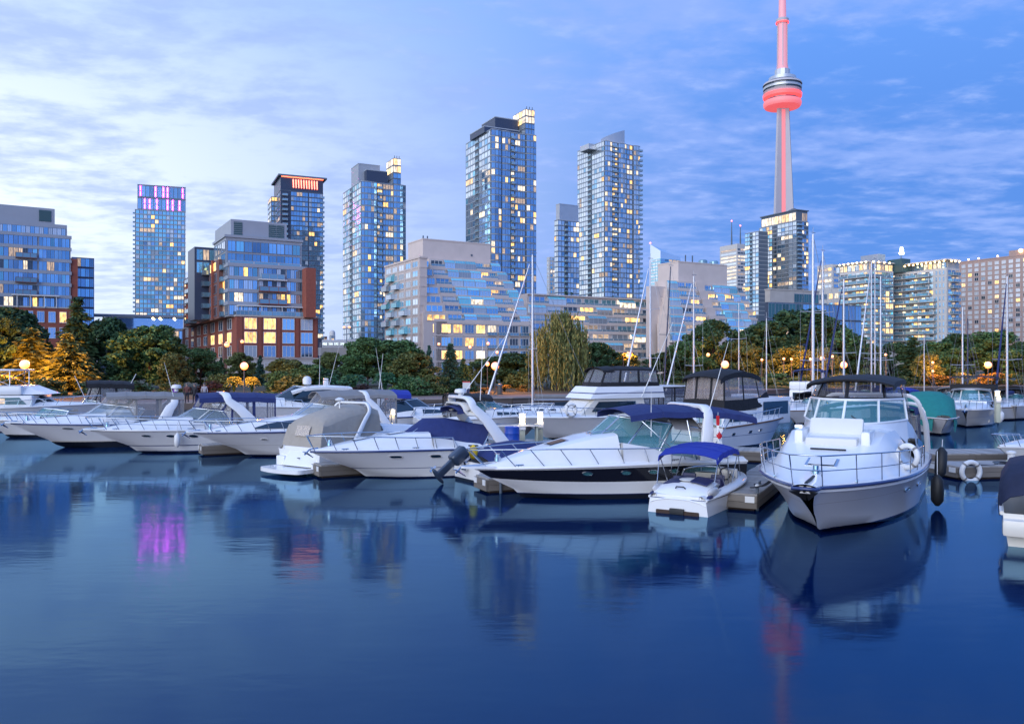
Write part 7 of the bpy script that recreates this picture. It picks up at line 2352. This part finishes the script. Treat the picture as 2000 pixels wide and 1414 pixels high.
# foredeck seat recess with backrest
zd = b.dz(.685, 0)
b.box('foredeck_seat', 6.72, 7.40, -.62, .62, zd - .12, zd + .16, 'vinyl_seat', .07)
MB().cbox(-.08, .08, -.66, .66, -.02, .56, .07).build('backrest', MAT['vinyl_seat'], b.root, smooth=40, loc=(6.66, 0, zd + .10), rot=(0, R(-30), 0))
b.box('seat_locker', 7.30, 7.44, -.58, .58, zd - .30, zd - .10, 'gel_cream', .03)
for sd in (1, -1):
    MB().cbox(6.2, 7.3, sd * .80 - .12, sd * .80 + .12, zd - .3, zd + .34, .10).build('seat_side', MAT['gel_white'], b.root, smooth=40)
b.hatch(.80, 0, .26, .36, glass='antiskid')
b.tube('deck_cleat_bar', [(7.75, -.42, b.dz(.745, .4) + .10), (7.75, .42, b.dz(.745, .4) + .10)], .022, 'black_rubber')
b.box('searchlight', 6.55, 6.75, -1.02, -.80, b.dz(.64, .9) + .12, b.dz(.64, .9) + .28, 'chrome', .05)
b.rail(.40, .965, .62, n=7, mid=True, bowx=.18, lean=.02, inset=.96, r=.017)
for t in (.46, .60): b.port(t, .66, .20, .07)
# anchor and roller
zb_ = b.zs(1)
MB().add([(10.0, -.22, zb_ - .02), (10.62, -.13, zb_ - .01), (10.62, .13, zb_ - .01), (10.0, .22, zb_ - .02), (10.0, -.22, zb_ + .06), (10.62, -.13, zb_ + .05), (10.62, .13, zb_ + .05), (10.0, .22, zb_ + .06)],
         [(0, 3, 2, 1), (4, 5, 6, 7), (0, 1, 5, 4), (1, 2, 6, 5), (2, 3, 7, 6), (3, 0, 4, 7)]).build('bow_roller', MAT['gel_grey'], b.root)
an = MB().tube([(9.6, 0, zb_ + .14), (10.5, 0, zb_ + .10), (10.72, 0, zb_ - .05)], .04, 6)
an.sheet([(10.80, .30, zb_ - .06), (10.35, .03, zb_ - .30), (10.58, 0, zb_ - .02)], .04).sheet([(10.80, -.30, zb_ - .06), (10.58, 0, zb_ - .02), (10.35, -.03, zb_ - .30)], .04)
an.build('anchor', MAT['black_rubber'], b.root)
MB().lathe([(.11, 0), (.11, .1), (.07, .13), (.07, .22), (.11, .24)], (9.35, 0, b.dz(.90, 0)), 14).build('windlass', MAT['chrome'], b.root, smooth=40)
b.cleats((.88, .5))
p = b.w(6.55, b.bs(.63) * .93 - .05, b.zs(.63) + .42)
liferinng(p, (R(4), 0, R(120)), 'white life ring hung on the rail of the big right-hand cruiser', .27, .07, 'white_plastic')
p = b.w(3.6, b.bs(.34) + .22, .50); fender(p, 'black fender hanging low on the big right-hand cruiser', .17, .78, 'black_rubber', line=.7)
p = b.w(1.1, b.bs(.1) + .30, 1.02); o = fender(p, 'black fender at the stern quarter of the big right-hand cruiser, tilted', .17, .85, 'black_rubber', line=.3); o.rotation_euler = (R(-14), R(12), 0)
KB = b

# boat M: cruiser bow towards us in the right basin
b = Boat('cabin_cruiser', 'white cabin cruiser facing us across the right basin, grey hardtop and black bimini', None, 57, 8.4, 3.2, 1.15, 1.0, xy=(28.2, 51.0), rake=1.0, pw=2.6, tip=.1)
express(b, tw=.62, H=.35, hull=dict(top='gel_cream', zb=.10, zt=.16, line=(.62, .05, 'gel_grey')), rub='gel_grey')
b.windshield(5.0, 2.8, 1.25, .72, .55, zc=1.62, zside=1.55, cuts=(-1, -.45, .45, 1), glass='boat_glass', frame='gel_grey', fr=.04, drop=.0)
MB().loft([[(5.1, -1.0, 1.3), (5.1, 1.0, 1.3)], [(4.98, -1.0, 1.64), (4.98, 1.0, 1.64)]]).build('cabin_front', MAT['gel_white'], b.root)
b.canopy(2.0, 4.4, 1.15, 2.32, 2.32, .10, 'canvas_grey', fall=.08, name='hardtop')
b.canopy(-.6, 1.6, 1.5, 3.1, 3.1, .12, 'canvas_black', fall=.1)
b.curtain([(-.5, 1.4, 2.1), (1.5, 1.4, 2.1)], [(-.5, 1.4, 2.7), (1.5, 1.4, 2.7)], 'canvas_black', 'canvas_black')
b.bows((-.4, 1.4), 1.4, 3.1, 1.1, .1)
b.box('bridge_cover', -.3, 1.8, -1.4, 1.4, 2.0, 2.62, 'canvas_black', .12)
b.rail(.5, .97, .5, n=7, bowx=.15)
b.anchor(.15)
p = b.w(4.2, b.bs(.5) + .15, .55); fender(p, 'white fender on the far cruiser in the right basin, nearer its bow', .16, .55)
p = b.w(2.6, b.bs(.3) + .15, .55); fender(p, 'white fender on the far cruiser in the right basin, nearer its stern', .16, .55)

# boat O: teal cover
b = Boat('covered_boat', 'boat under a teal green fitted cover behind the big right-hand cruiser', None, 75, 6.4, 2.6, 1.0, .9, xy=(23.9, 45.0))
b.hull(top='gel_white').rub('gel_grey')
rows = [[(x, y * w_, z - dz_) for y, dz_ in ((-1, .95), (-.92, .3), (-.5, .05), (0, 0), (.5, .05), (.92, .3), (1, .95))] for x, z, w_ in ((-.1, 1.9, 1.25), (.5, 2.35, 1.2), (2.2, 2.42, 1.2), (3.2, 2.25, 1.2), (4.2, 1.6, 1.05), (5.6, 1.2, .6))]
MB().shell(rows, -.03).build('cover', MAT['canvas_teal'], b.root, smooth=60)
MB().add([(-.12, -1.2, .95), (-.12, 1.2, .95), (-.1, 1.15, 1.6), (-.1, .6, 1.85), (-.1, 0, 1.9), (-.1, -.6, 1.85), (-.1, -1.15, 1.6)], [(0, 1, 2, 3, 4, 5, 6)]).build('cover_end', MAT['canvas_teal'], b.root)

# boat N: navy covered boat cut by the right edge
b = Boat('covered_boat', 'cream hulled boat under a navy cover, cut by the right edge of the view', None, 238, 5.4, 2.1, .95, .72, xy=(11.70 + 5.4 * .53, 17.6 + 5.4 * .848), tr=.95, rake=.8)
b.hull(top='gel_cream', zb=-.05, zt=.0).rub('gel_cream', .05)
rows = [[(x, y * w_, z - dz_) for y, dz_ in ((-1, .95 * k_), (-.96, .5 * k_), (-.8, .15), (-.4, .03), (0, 0), (.4, .03), (.8, .15), (.96, .5 * k_), (1, .95 * k_))] for x, z, w_, k_ in ((.55, 1.15, 1.08, .6), (.8, 1.62, 1.1, .95), (1.4, 1.80, 1.12, 1.0), (2.6, 1.85, 1.12, 1.0), (3.2, 1.6, 1.08, .8), (4.2, 1.15, .8, .3))]
MB().shell(rows, -.03).build('cover', MAT['canvas_dark'], b.root, smooth=60)
MB().cbox(-.3, .6, -1.0, 1.0, .25, .62, .08).build('swim_platform', MAT['gel_cream'], b.root, smooth=40)

# white bow at the right edge
b = Boat('runabout', 'white runabout showing only its bow at the right edge behind the navy covered boat', None, 20, 6.0, 2.2, .95, .8, xy=(17.95, 30.2))
express(b, tw=.55, H=.2, hull=dict(top='gel_white'))
b.windshield(3.4, 2.0, .95, .4, .4)
b.rail(.6, .97, .4, n=5)

# boat between F and G with tilted outboard
b = Boat('outboard_boat', 'small boat with navy cover between two cruisers, outboard motor tilted clear of the water', None, 213, 5.0, 1.9, .85, .70, xy=(-1.55 + 5.0 * .839, 28.0 + 5.0 * .545), tr=.95)
b.hull(top='gel_white').rub('gel_grey')
rows = [[(x, y * .9, z - .30 * abs(y) ** 2.5) for y in (-1, -.6, -.2, .2, .6, 1)] for x, z in ((.5, .85), (1.2, 1.25), (2.0, 1.32), (3.0, 1.18), (4.0, .9))]
MB().shell(rows, -.03).build('cover', MAT['canvas_navy'], b.root, smooth=60)
om = MB().cbox(-.20, .24, -.2, .2, -.32, .32, .12, seg=3).build('motor_cowl', MAT['grey_motor'], b.root, smooth=50, loc=(-.32, 0, .92), rot=(0, R(52), 0))
MB().cbox(-.10, .14, -.09, .09, -1.0, -.30, .04).build('motor_leg', MAT['grey_motor'], om, smooth=50)
MB().ell((.02, 0, -1.02), (.34, .085, .085), 14, 8).build('gearcase', MAT['grey_motor'], om, smooth=60)
for k in range(3):
    a = k * 2.094
    MB().sheet([(-.30, .02, -1.02), (-.34, .16 * math.cos(a) + .05, -1.02 + .16 * math.sin(a)), (-.28, .16 * math.cos(a) - .05, -1.02 + .16 * math.sin(a + .5))], .015).build('propeller_blade', MAT['steel'], om)
MB().cbox(.0, .22, -.16, .16, -.2, .1, .04).build('mount_bracket', MAT['chrome'], b.root, smooth=40, loc=(-.15, 0, .60))
yb_ = thing('buoyancy_bag', 'yellow dry bag lying beside the tilted outboard motor', 'bag', tuple(b.w(.35, .15, .98)))
MB().ell((0, 0, 0), (.16, .16, .26), 12, 8).build('bag_body', mat('bag_yellow', (.75, .50, .02), .5, bump=.4, vscale=8), yb_, smooth=60)
MB().box(-.17, .17, -.06, .06, .2, .24).build('bag_strap', MAT['black_rubber'], yb_)
# ------------------------------------------------------------------ docks
mat('dock_wood', (.33, .31, .29), .8, var=.3, vscale=3, stretch=(.4, 6, 1), rnd=.22, bump=.2)
mat('dock_side', (.19, .165, .14), .85, var=.3, vscale=2.5, stretch=(.4, 1, 6), rnd=.2, bump=.2)
mat('dock_float', (.05, .03, .02), .9, var=.3)
DG = 'timber finger docks'
PLK = MB().box(-.5, .5, -.5, .5, -.5, .5).mesh('plank', MAT['dock_wood'])
SID = MB().box(-.5, .5, -.5, .5, -.5, .5).mesh('side_board', MAT['dock_side'])
REF = MB().box(-.5, .5, -.5, .5, -.5, .5).mesh('reflector', MAT['white_plastic'])


def dock(name, label, x, y, phi, L, W, top=.46, end=True, pw=.24, group=DG, refl=True):
    o = thing(name, label, 'dock', (x, y, 0), R(phi), group)
    n = int(L / pw)
    for i in range(min(n, 120)):
        child('plank', PLK, o, ((i + .5) * pw, random.uniform(-.012, .012), top - .025 + random.uniform(-.004, .004)), (0, 0, 0), (pw * .94, W + .06, .05))
    for sd in (1, -1):
        k = max(1, int(L / 3))
        for i in range(k):
            for j in range(2):
                child('side_board', SID, o, ((i + .5) * L / k, sd * W / 2, top - .13 - .175 * j), (0, 0, 0), (L / k * .995, .06, .165))
    if end:
        for j in range(2): child('end_board', SID, o, (-.035, 0, top - .13 - .175 * j), (0, 0, 0), (.07, W + .04, .165))
        if refl:
            for yy in (-W * .36, W * .36): child('reflector', REF, o, (-.08, yy, top - .14), (0, 0, 0), (.02, W * .22, .17))
    MB().box(.1, L - .1, -W / 2 + .08, W / 2 - .08, -.15, top - .3).build('float', MAT['dock_float'], o)
    return o


dock('finger_dock', 'short finger dock end between the navy canopied and the wedge windowed cruisers', -13.75, 36.3, 28, 7, .95)
dock('finger_dock', 'finger dock end between the tan wrapped boat and the three port cruiser', -6.95, 29.2, 30, 7.5, .9)
dock('finger_dock', 'finger dock end under the bow of the black banded cruiser', -.95, 25.9, 24, 8, 1.0)
dock('finger_dock', 'wide finger dock between the jet boat and the big right-hand cruiser', 6.15, 22.6, 63, 10.0, 1.15)
dock('finger_dock', 'finger dock with white life ring at its side, right of the big cruiser', 15.4, 29.2, 8, 4.2, 1.5, pw=.3)
dock('main_dock', 'main walkway dock running behind the cruisers on the right', 11.4, 33.0, 4, 14, 1.8, group=None, end=False)
dock('main_dock', 'main walkway dock behind the left-hand cruisers', -14.0, 46.2, -28, 16, 1.6, group=None, end=False)
dock('main_dock', 'main walkway dock behind the teal windshield cruiser', .4, 38.2, -22, 11, 1.6, group=None, end=False)
dock('finger_dock', 'far finger dock in the right basin beside the far white cruiser', 33.5, 50.5, 60, 9, 1.0)

liferinng((15.85, 28.30, .30), (0, 0, R(6)), 'white ring buoy hanging on the dock face at the right', .33, .085)
# cleats, a coil of line and steel corner posts on the docks in front
def cleat_thing(x, y, rz, label):
    o = thing('dock_cleat', label, 'cleat', (x, y, .465), R(rz), 'cleats on the docks')
    MB().tube([(-.13, 0, .07), (.13, 0, .07)], .02, 6).build('horn', MAT['slab_dark'], o)
    MB().cbox(-.06, .06, -.03, .03, 0, .06, .01).build('base', MAT['slab_dark'], o)


cleat_thing(6.35, 23.35, 63, 'cleat near the end of the wide finger dock, holding the dark mooring lines')
cleat_thing(7.35, 24.3, 63, 'cleat further up the wide finger dock')
cleat_thing(-.35, 25.85, 24, 'cleat on the dock end under the black banded cruiser')
cleat_thing(17.2, 29.1, 8, 'cleat on the right finger dock near the ring buoy')
rc = thing('rope_coil', 'coiled dark line lying on the right finger dock', 'rope', (17.6, 29.3, .47))
MB().tube([((.10 + .010 * k) * math.cos(k * .6), (.10 + .010 * k) * math.sin(k * .6), .02 + .02 * (k % 10) / 10) for k in range(26)], .018, 5).build('coil', MAT['black_rubber'], rc)
for x_, y_, lab in ((6.75, 22.55, 'steel corner post on the end of the wide finger dock'), (-.35, 25.5, 'steel corner post on the dock end under the black band')):
    o_ = thing('dock_post', lab, 'post', (x_, y_, -.6), 0, 'steel posts on the docks')
    MB().tube([(0, 0, 0), (0, 0, 1.25)], .045, 8).build('pole', MAT['slab_dark'], o_)
    MB().lathe([(.06, 1.25), (.06, 1.29), (.02, 1.31)], n=10).build('cap', MAT['white_plastic'], o_)
# mooring lines
mat('rope_dark', (.03, .03, .04), .8); mat('rope_white', (.5, .5, .48), .8)


def rope(a, c, sag, label, m='rope_dark', r=.02, name='mooring_line', group='mooring lines'):
    a, c = Vector(a), Vector(c)
    pts = [a.lerp(c, i / 10) - Vector((0, 0, sag * math.sin(math.pi * i / 10))) for i in range(11)]
    o = MB().tube(pts, r, 6).build(name, MAT[m], None, smooth=60)
    return tag(o, label, 'rope', group)


p = KB.w(9.1, -KB.bs(.87) * .9, KB.zs(.88) + .08)
rope(p, (6.75, 23.2, .52), .10, 'dark mooring line from the big cruiser bow to the wide finger dock')
rope(p + Vector((.05, .1, 0)), (7.1, 24.0, .50), .16, 'second dark mooring line from the big cruiser bow, slacker')
rope((15.9, 28.6, .5), (19.2, 29.6, .75), .16, 'dark line along the dock at the right', r=.03)

# dock pedestals with lamps
mat('pedestal_cream', (.50, .52, .40), .5)
glow_mat('pedestal_glow', (1.0, .80, .45), 4.0)
PG = 'cream dock power pedestals'


def pedestal(px, py_top, d, label, on=True, w=.13, z0=.46):
    Z = PZ(py_top, d)
    o = thing('dock_pedestal', label, 'pedestal', (PX(px, d), d, z0), 0, PG)
    h = Z - z0
    MB().cbox(-w, w, -w, w, 0, h - .34, .03).build('post', MAT['pedestal_cream'], o, smooth=40)
    MB().lathe([(w * .9, h - .34), (w * .9, h - .10)], n=12).build('lamp', MAT['pedestal_glow' if on else 'white_plastic'], o)
    MB().lathe([(w * 1.25, h - .10), (w * 1.2, h - .03), (w * .4, h)], n=12).build('cap', MAT['white_plastic'], o)
    MB().cbox(-w * 1.15, w * 1.15, -w * 1.3, -w * .9, h - .75, h - .45, .02).build('socket_box', MAT['white_plastic'], o, smooth=40)
    if on:
        ld = bpy.data.lights.new('pedestal_light', 'POINT'); ld.energy = 14; ld.color = (1, .75, .4); ld.shadow_soft_size = .12
        child('pedestal_light', ld, o, (0, -w * 2.2, h - .2))
    return o


pedestal(767, 797, 41, 'lit dock pedestal left of the tall arch cruiser')
pedestal(1020, 806, 36, 'lit dock pedestal behind the black work table')
pedestal(1055, 803, 37, 'lit dock pedestal right of the black work table')
pedestal(1357, 817, 34, 'unlit dock pedestal left of a pair behind the jet boat', False)
pedestal(1385, 815, 33, 'unlit dock pedestal right of a pair behind the jet boat', False)
pedestal(1948, 762, 50, 'lit dock pedestal beside the far white cruiser', True)
pedestal(1975, 880, 29.6, 'short unlit pedestal on the right finger dock', False)
br = thing('barrel', 'bright blue plastic barrel on the dock behind the bow rail', 'barrel', (PX(1000, 35), 35, .46))
MB().lathe([(.30, 0), (.32, .04), (.32, .28), (.335, .30), (.32, .33), (.32, .58), (.335, .6), (.32, .63), (.32, .86), (.29, .9), (.27, .9)], n=22).build('drum', mat('barrel_blue', (.01, .07, .42), .4), br, smooth=30)
MB().lathe([(.05, .9), (.05, .94)], (.12, 0, 0), 10).build('bung', MAT['white_plastic'], br)
tb = thing('work_table', 'black topped dock work table beside the blue barrel', 'table', (PX(1008, 36), 36.2, .46), R(4))
MB().cbox(-1.05, 1.05, -.4, .4, .86, .92, .02).build('tabletop', MAT['slab_dark'], tb)
MB().box(-1.07, 1.07, -.42, -.40, .84, .90).build('edge_trim', MAT['white_plastic'], tb)
for sx in (-.9, .9):
    for sy in (-.3, .3): MB().box(sx - .04, sx + .04, sy - .04, sy + .04, 0, .86).build('leg', MAT['pedestal_cream'], tb)

# ------------------------------------------------------------------ sailing boats and their masts
mat('mast_alu', (.60, .61, .64), .35, metal=.6)
mat('mast_dark', (.04, .05, .10), .4)
mat('wire', (.30, .31, .34), .4, metal=.6)
SLG = 'sailing boats in the marina'


def sailboat(px, ptop, d, label, phi=20, L=7.5, B=2.4, lean=0.0, spreaders=(.5,), m='mast_alu', r=.075, boom=True, furl=True, extra=0, hullc='gel_white', boomc='canvas_navy'):
    X = PX(px, d)
    a = R(phi)
    o = Boat('sailing_boat', label, None, phi, L, B, .95, .8, xy=(X - L * .42 * math.cos(a), d - L * .42 * math.sin(a)), rake=1.2, tr=.7, pw=2.0, cat='sailboat', group=SLG)
    o.hull(top=hullc, bottom='antifoul').rub('teak', .03)
    o.deck(.45, .32, .6, tc=.30, floor=.4, seats=False, co=.2)
    for sd in (1, -1):
        for t in (.42, .52, .62):
            P = lambda t_, q: Vector((t_ * o.L, sd * (o.bs(t_) * q + .015), o.dz(t_, o.bs(t_) * q) + .02))
            MB().shell([[P(t + .06, .79), P(t + .06, .72)], [P(t, .79), P(t, .72)]], .02).build('cabin_window', MAT['boat_glass_dark'], o.root)
    xm = L * .58
    zt = PZ(ptop, d); z0 = .9
    top = Vector((xm - lean, 0, zt))
    b0 = Vector((xm, 0, z0))
    mb = MB().tube([b0, b0.lerp(top, .5), top], [r, r, r * .7], 8)
    mo = mb.build('mast', MAT[m], o.root, smooth=60)
    MB().tube([top, top + Vector((0, 0, .5))], .015, 5).tube([top + Vector((-.3, 0, .12)), top + Vector((.2, 0, .12))], .02, 5).build('masthead', MAT['wire'], mo)
    H = zt - z0
    for f in spreaders:
        p = b0.lerp(top, f)
        MB().tube([p + Vector((0, -.95, .05)), p, p + Vector((0, .95, .05))], .025, 5).build('spreader', MAT[m], mo)
    st = MB()
    for sd in (1, -1):
        prev = top
        for f in sorted(spreaders, reverse=True):
            q = b0.lerp(top, f) + Vector((0, sd * .95, .05)); st.tube([prev, q], .010, 4); prev = q
        st.tube([prev, (xm - .1, sd * B * .46, .95)], .010, 4)
        st.tube([b0.lerp(top, .5), (xm - .5, sd * B * .45, .95)], .010, 4)
    st.tube([top, (.1, 0, 1.0)], .010, 4)
    st.build('rigging', MAT['wire'], mo)
    if furl: MB().tube([top.lerp(Vector((L - .1, 0, 1.0)), .06), top.lerp(Vector((L - .1, 0, 1.0)), .5), (L - .1, 0, 1.05)], [.03, .065, .08], 7).build('furled_jib', MAT['mast_alu' if furl == 1 else 'canvas_navy'], o.root, smooth=60)
    if boom:
        MB().tube([(xm - .1, 0, 1.75), (.8, 0, 1.7)], .055, 7).build('boom', MAT['mast_alu'], o.root)
        MB().tube([(xm - .15, 0, 1.92), (xm * .5, 0, 1.90), (.9, 0, 1.84)], [.17, .13, .07], 8).build('sail_cover', MAT[boomc], o.root, smooth=60)
    o.rail(.75, .97, .55, n=3, bowx=0, r=.014)
    for k in range(extra): pass
    return o


sailboat(1040, 498, 53, 'sailboat with a furled jib left of the willow, mast alone against the deep blue tower', 15, 8.0, furl=1, spreaders=(.40,), boomc='canvas_grey')
sailboat(1270, 508, 60, 'sailboat whose mast rises against the sky right of the silver tower', 35, 7.5, spreaders=(.33, .66), furl=1)
sailboat(1295, 520, 66, 'sailboat with a dark blue mast leaning among pale ones', 30, 7.5, m='mast_dark', r=.06, furl=0, lean=.8)
sailboat(1355, 540, 64, 'sailboat with twin spreader mast before the second terraced peak', 33, 8.0, spreaders=(.30, .64), furl=1)
sailboat(1443, 592, 76, 'sailboat with a short thin mast left of the lawn', 30, 6.5, r=.05, furl=0, spreaders=(.62,))
sailboat(1497, 622, 66, 'sailboat with bare thin mast and no spreader set, above the trawler bow', 30, 6.0, r=.05, furl=0, boom=False, spreaders=())
sailboat(1588, 458, 56, 'sailboat with the tallest thick pale mast, wind vane on top', 40, 8.5, r=.105, furl=0, spreaders=(.28, .56))
sailboat(1607, 492, 63, 'sailboat with a radar domed mast just right of the tallest one', 35, 8.0, r=.09, spreaders=(.30, .60), furl=2)
sailboat(1648, 546, 60, 'sailboat with broad spreaders, mast beside the bright lamp', 38, 7.5, r=.085, spreaders=(.42,), furl=2)
sailboat(1702, 512, 66, 'sailboat with the left mast of the close three', 42, 7.5, spreaders=(.35,), furl=1, r=.07)
sailboat(1709, 508, 70, 'sailboat with the middle mast of the close three', 42, 7.5, spreaders=(.30, .6), furl=0, r=.06)
sailboat(1720, 540, 62, 'sailboat with the right mast of the close three', 42, 7.0, spreaders=(.35,), furl=0, r=.07)
sailboat(1880, 600, 70, 'sailboat with pale mast left of the far white cruiser', 45, 7.0, spreaders=(.38,), furl=0, r=.075)
sailboat(1890, 622, 76, 'sailboat with bluish mast just behind the pale one', 45, 7.0, m='mast_dark', spreaders=(.38,), furl=0, r=.07)
sailboat(1967, 540, 60, 'sailboat with mast and dark furled jib at the right edge', 45, 8.0, spreaders=(.36, .68), furl=2, r=.08)
sailboat(1805, 655, 66, 'sailboat with a short flag pole mast behind the teal cover', 45, 5.5, r=.045, furl=0, boom=False, spreaders=())

# small craft behind the right-hand boats
b = Boat('cabin_cruiser', 'small white cruiser with a black canopy beyond the trawler bow', None, 40, 6.0, 2.3, 1.0, .85, xy=(18.0, 54.5))
express(b, tw=.5, H=.3)
b.windshield(3.2, 2.0, .95, .35, .4)
b.canopy(.3, 3.0, .95, 1.95, 1.95, .2, 'canvas_black', fall=.4)
b.rail(.5, .97, .45, n=5)
b = Boat('flybridge_cruiser', 'small white flybridge boat with a blue bimini left of the big right-hand cruiser', None, 60, 7.0, 2.7, 1.1, .95, xy=(20.0, 57.5))
express(b, tw=.6, H=.3, hull=dict(line=(.3, .3, 'teak')))
b.box('saloon', 1.6, 4.4, -1.05, 1.05, 1.0, 2.15, 'gel_white', .1)
for sd in (1, -1): MB().sheet([(2.0, sd * 1.06, 1.4), (4.1, sd * 1.06, 1.4), (3.9, sd * 1.06, 1.95), (2.0, sd * 1.06, 1.95)], .02).build('side_window', MAT['boat_glass_dark'], b.root)
MB().box(4.36, 4.41, -.8, .8, 1.45, 1.95).build('front_window', MAT['boat_glass_dark'], b.root)
b.box('flybridge', 1.0, 4.2, -1.1, 1.1, 2.16, 2.75, 'gel_white', .12)
b.canopy(1.0, 3.4, 1.05, 3.55, 3.55, .12, 'canvas_navy'); b.bows((1.2, 3.2), 1.0, 3.55, 2.7, .1)
b.rail(.5, .97, .5, n=6); antenna(b, 3.6, .8, 2.7, 2.6, (0, 0))
for i, (px_, d_, ph_, c_, lab) in enumerate(((1725, 60, 50, 'canvas_blue', 'white cruiser with blue canvas seen just above the big canopy, left of the teal cover'), (1985, 58, 60, 'canvas_black', 'white cruiser with black canvas at the far right edge'),
                                             (1660, 68, 48, 'canvas_navy', 'white cruiser with navy canvas behind the big canopy'), (1845, 62, 55, 'canvas_grey', 'white cruiser with grey canvas right of the teal cover'),
                                             (1130, 56, 20, 'canvas_grey', 'white cruiser with pale grey dodger behind the flybridge enclosure'), (720, 54, 198, 'canvas_navy', 'low white cruiser with navy canvas behind the bright blue canopy'))):
    b = Boat('cabin_cruiser', lab, None, ph_, 6.4, 2.4, 1.05, .9, xy=(PX(px_, d_), d_))
    express(b, tw=.5, H=.35)
    b.windshield(3.6, 2.1, 1.0, .4, .5)
    b.canopy(.3, 3.1, 1.0, 2.0, 2.05, .2, c_, fall=.2)
    enclosure(b, c_, 'vinyl_smoke', .3, 2.0, 1.0, 1.1)
    b.rail(.5, .97, .45, n=6)

# ------------------------------------------------------------------ people on the promenade
def person(px, d, facing, label, top, legs, arm=(0, 0), skin='skin'):
    z0 = .56
    o = thing('person', label, 'person', (PX(px, d), d, z0), R(facing))
    bm = bmesh.new()
    V = {}
    J = {'pel': (0, 0, .92, .135), 'wai': (0, 0, 1.08, .125), 'che': (0, .01, 1.32, .155), 'nec': (0, 0, 1.48, .06), 'hd0': (0, .01, 1.56, .085), 'hd1': (0, .02, 1.66, .095), 'hd2': (0, .01, 1.73, .06)}
    for sd, k in ((1, 'l'), (-1, 'r')):
        J['hip' + k] = (.09 * sd, 0, .86, .10); J['kne' + k] = (.10 * sd, .03 * sd, .48, .07); J['ank' + k] = (.10 * sd, .05 * sd, .08, .045); J['toe' + k] = (.11 * sd, .05 * sd + .15, .035, .04)
        J['sho' + k] = (.19 * sd, 0, 1.42, .07); J['elb' + k] = (.25 * sd, -.02, 1.14, .05); J['wri' + k] = (.25 * sd, .10 + arm[0 if sd > 0 else 1], .92 + arm[0 if sd > 0 else 1], .035); J['han' + k] = (.25 * sd, .14 + arm[0 if sd > 0 else 1], .84 + arm[0 if sd > 0 else 1] * 1.2, .04)
    E = [('pel', 'wai'), ('wai', 'che'), ('che', 'nec'), ('nec', 'hd0'), ('hd0', 'hd1'), ('hd1', 'hd2')]
    for k in 'lr': E += [('pel', 'hip' + k), ('hip' + k, 'kne' + k), ('kne' + k, 'ank' + k), ('ank' + k, 'toe' + k), ('che', 'sho' + k), ('sho' + k, 'elb' + k), ('elb' + k, 'wri' + k), ('wri' + k, 'han' + k)]
    keys = list(J)
    me = bpy.data.meshes.new('body')
    me.from_pydata([J[k][:3] for k in keys], [(keys.index(a), keys.index(c)) for a, c in E], [])
    bo = child('body', me, o)
    bo.modifiers.new('skin', 'SKIN')
    for i, k in enumerate(keys): me.skin_vertices[0].data[i].radius = (J[k][3], J[k][3])
    me.skin_vertices[0].data[0].use_root = True
    sb = bo.modifiers.new('sub', 'SUBSURF'); sb.levels = 1; sb.render_levels = 1
    m = bpy.data.materials.new('clothing'); m.use_nodes = True
    t = m.node_tree; bs = t.nodes['Principled BSDF']; bs.inputs['Roughness'].default_value = .8
    co_ = t.nodes.new('ShaderNodeTexCoord'); sp = t.nodes.new('ShaderNodeSeparateXYZ'); t.links.new(co_.outputs['Object'], sp.inputs[0])
    cr = t.nodes.new('ShaderNodeValToRGB'); cr.color_ramp.interpolation = 'CONSTANT'
    mr = t.nodes.new('ShaderNodeMath'); mr.operation = 'MULTIPLY'; mr.inputs[1].default_value = .5; t.links.new(sp.outputs[2], mr.inputs[0]); t.links.new(mr.outputs[0], cr.inputs[0])
    e = cr.color_ramp.elements
    e[0].position = 0; e[0].color = (.03, .025, .025, 1); e[1].position = .045; e[1].color = legs + (1,)
    for ps, c_ in ((.49, top), (.745, (.42, .27, .20))): n_ = e.new(ps); n_.color = c_ + (1,)
    t.links.new(cr.outputs[0], bs.inputs['Base Color']); bo.data.materials.append(m)
    MB().ell((0, -.01, 1.70), (.105, .115, .095), 12, 8).build('hair', MAT['post_dark'], o, smooth=60)
    return o


person(342, 71.5, 150, 'person in a purple top walking on the left promenade', (.16, .05, .35), (.05, .05, .07))
person(365, 72.5, 190, 'person in a dark red top, left of a standing pair', (.16, .06, .05), (.03, .03, .04))
person(380, 72.0, 170, 'person in black, right of a standing pair', (.02, .02, .025), (.02, .02, .03))
person(399, 73.5, 200, 'person in a pale top near the yellow grass', (.5, .45, .45), (.06, .07, .12))
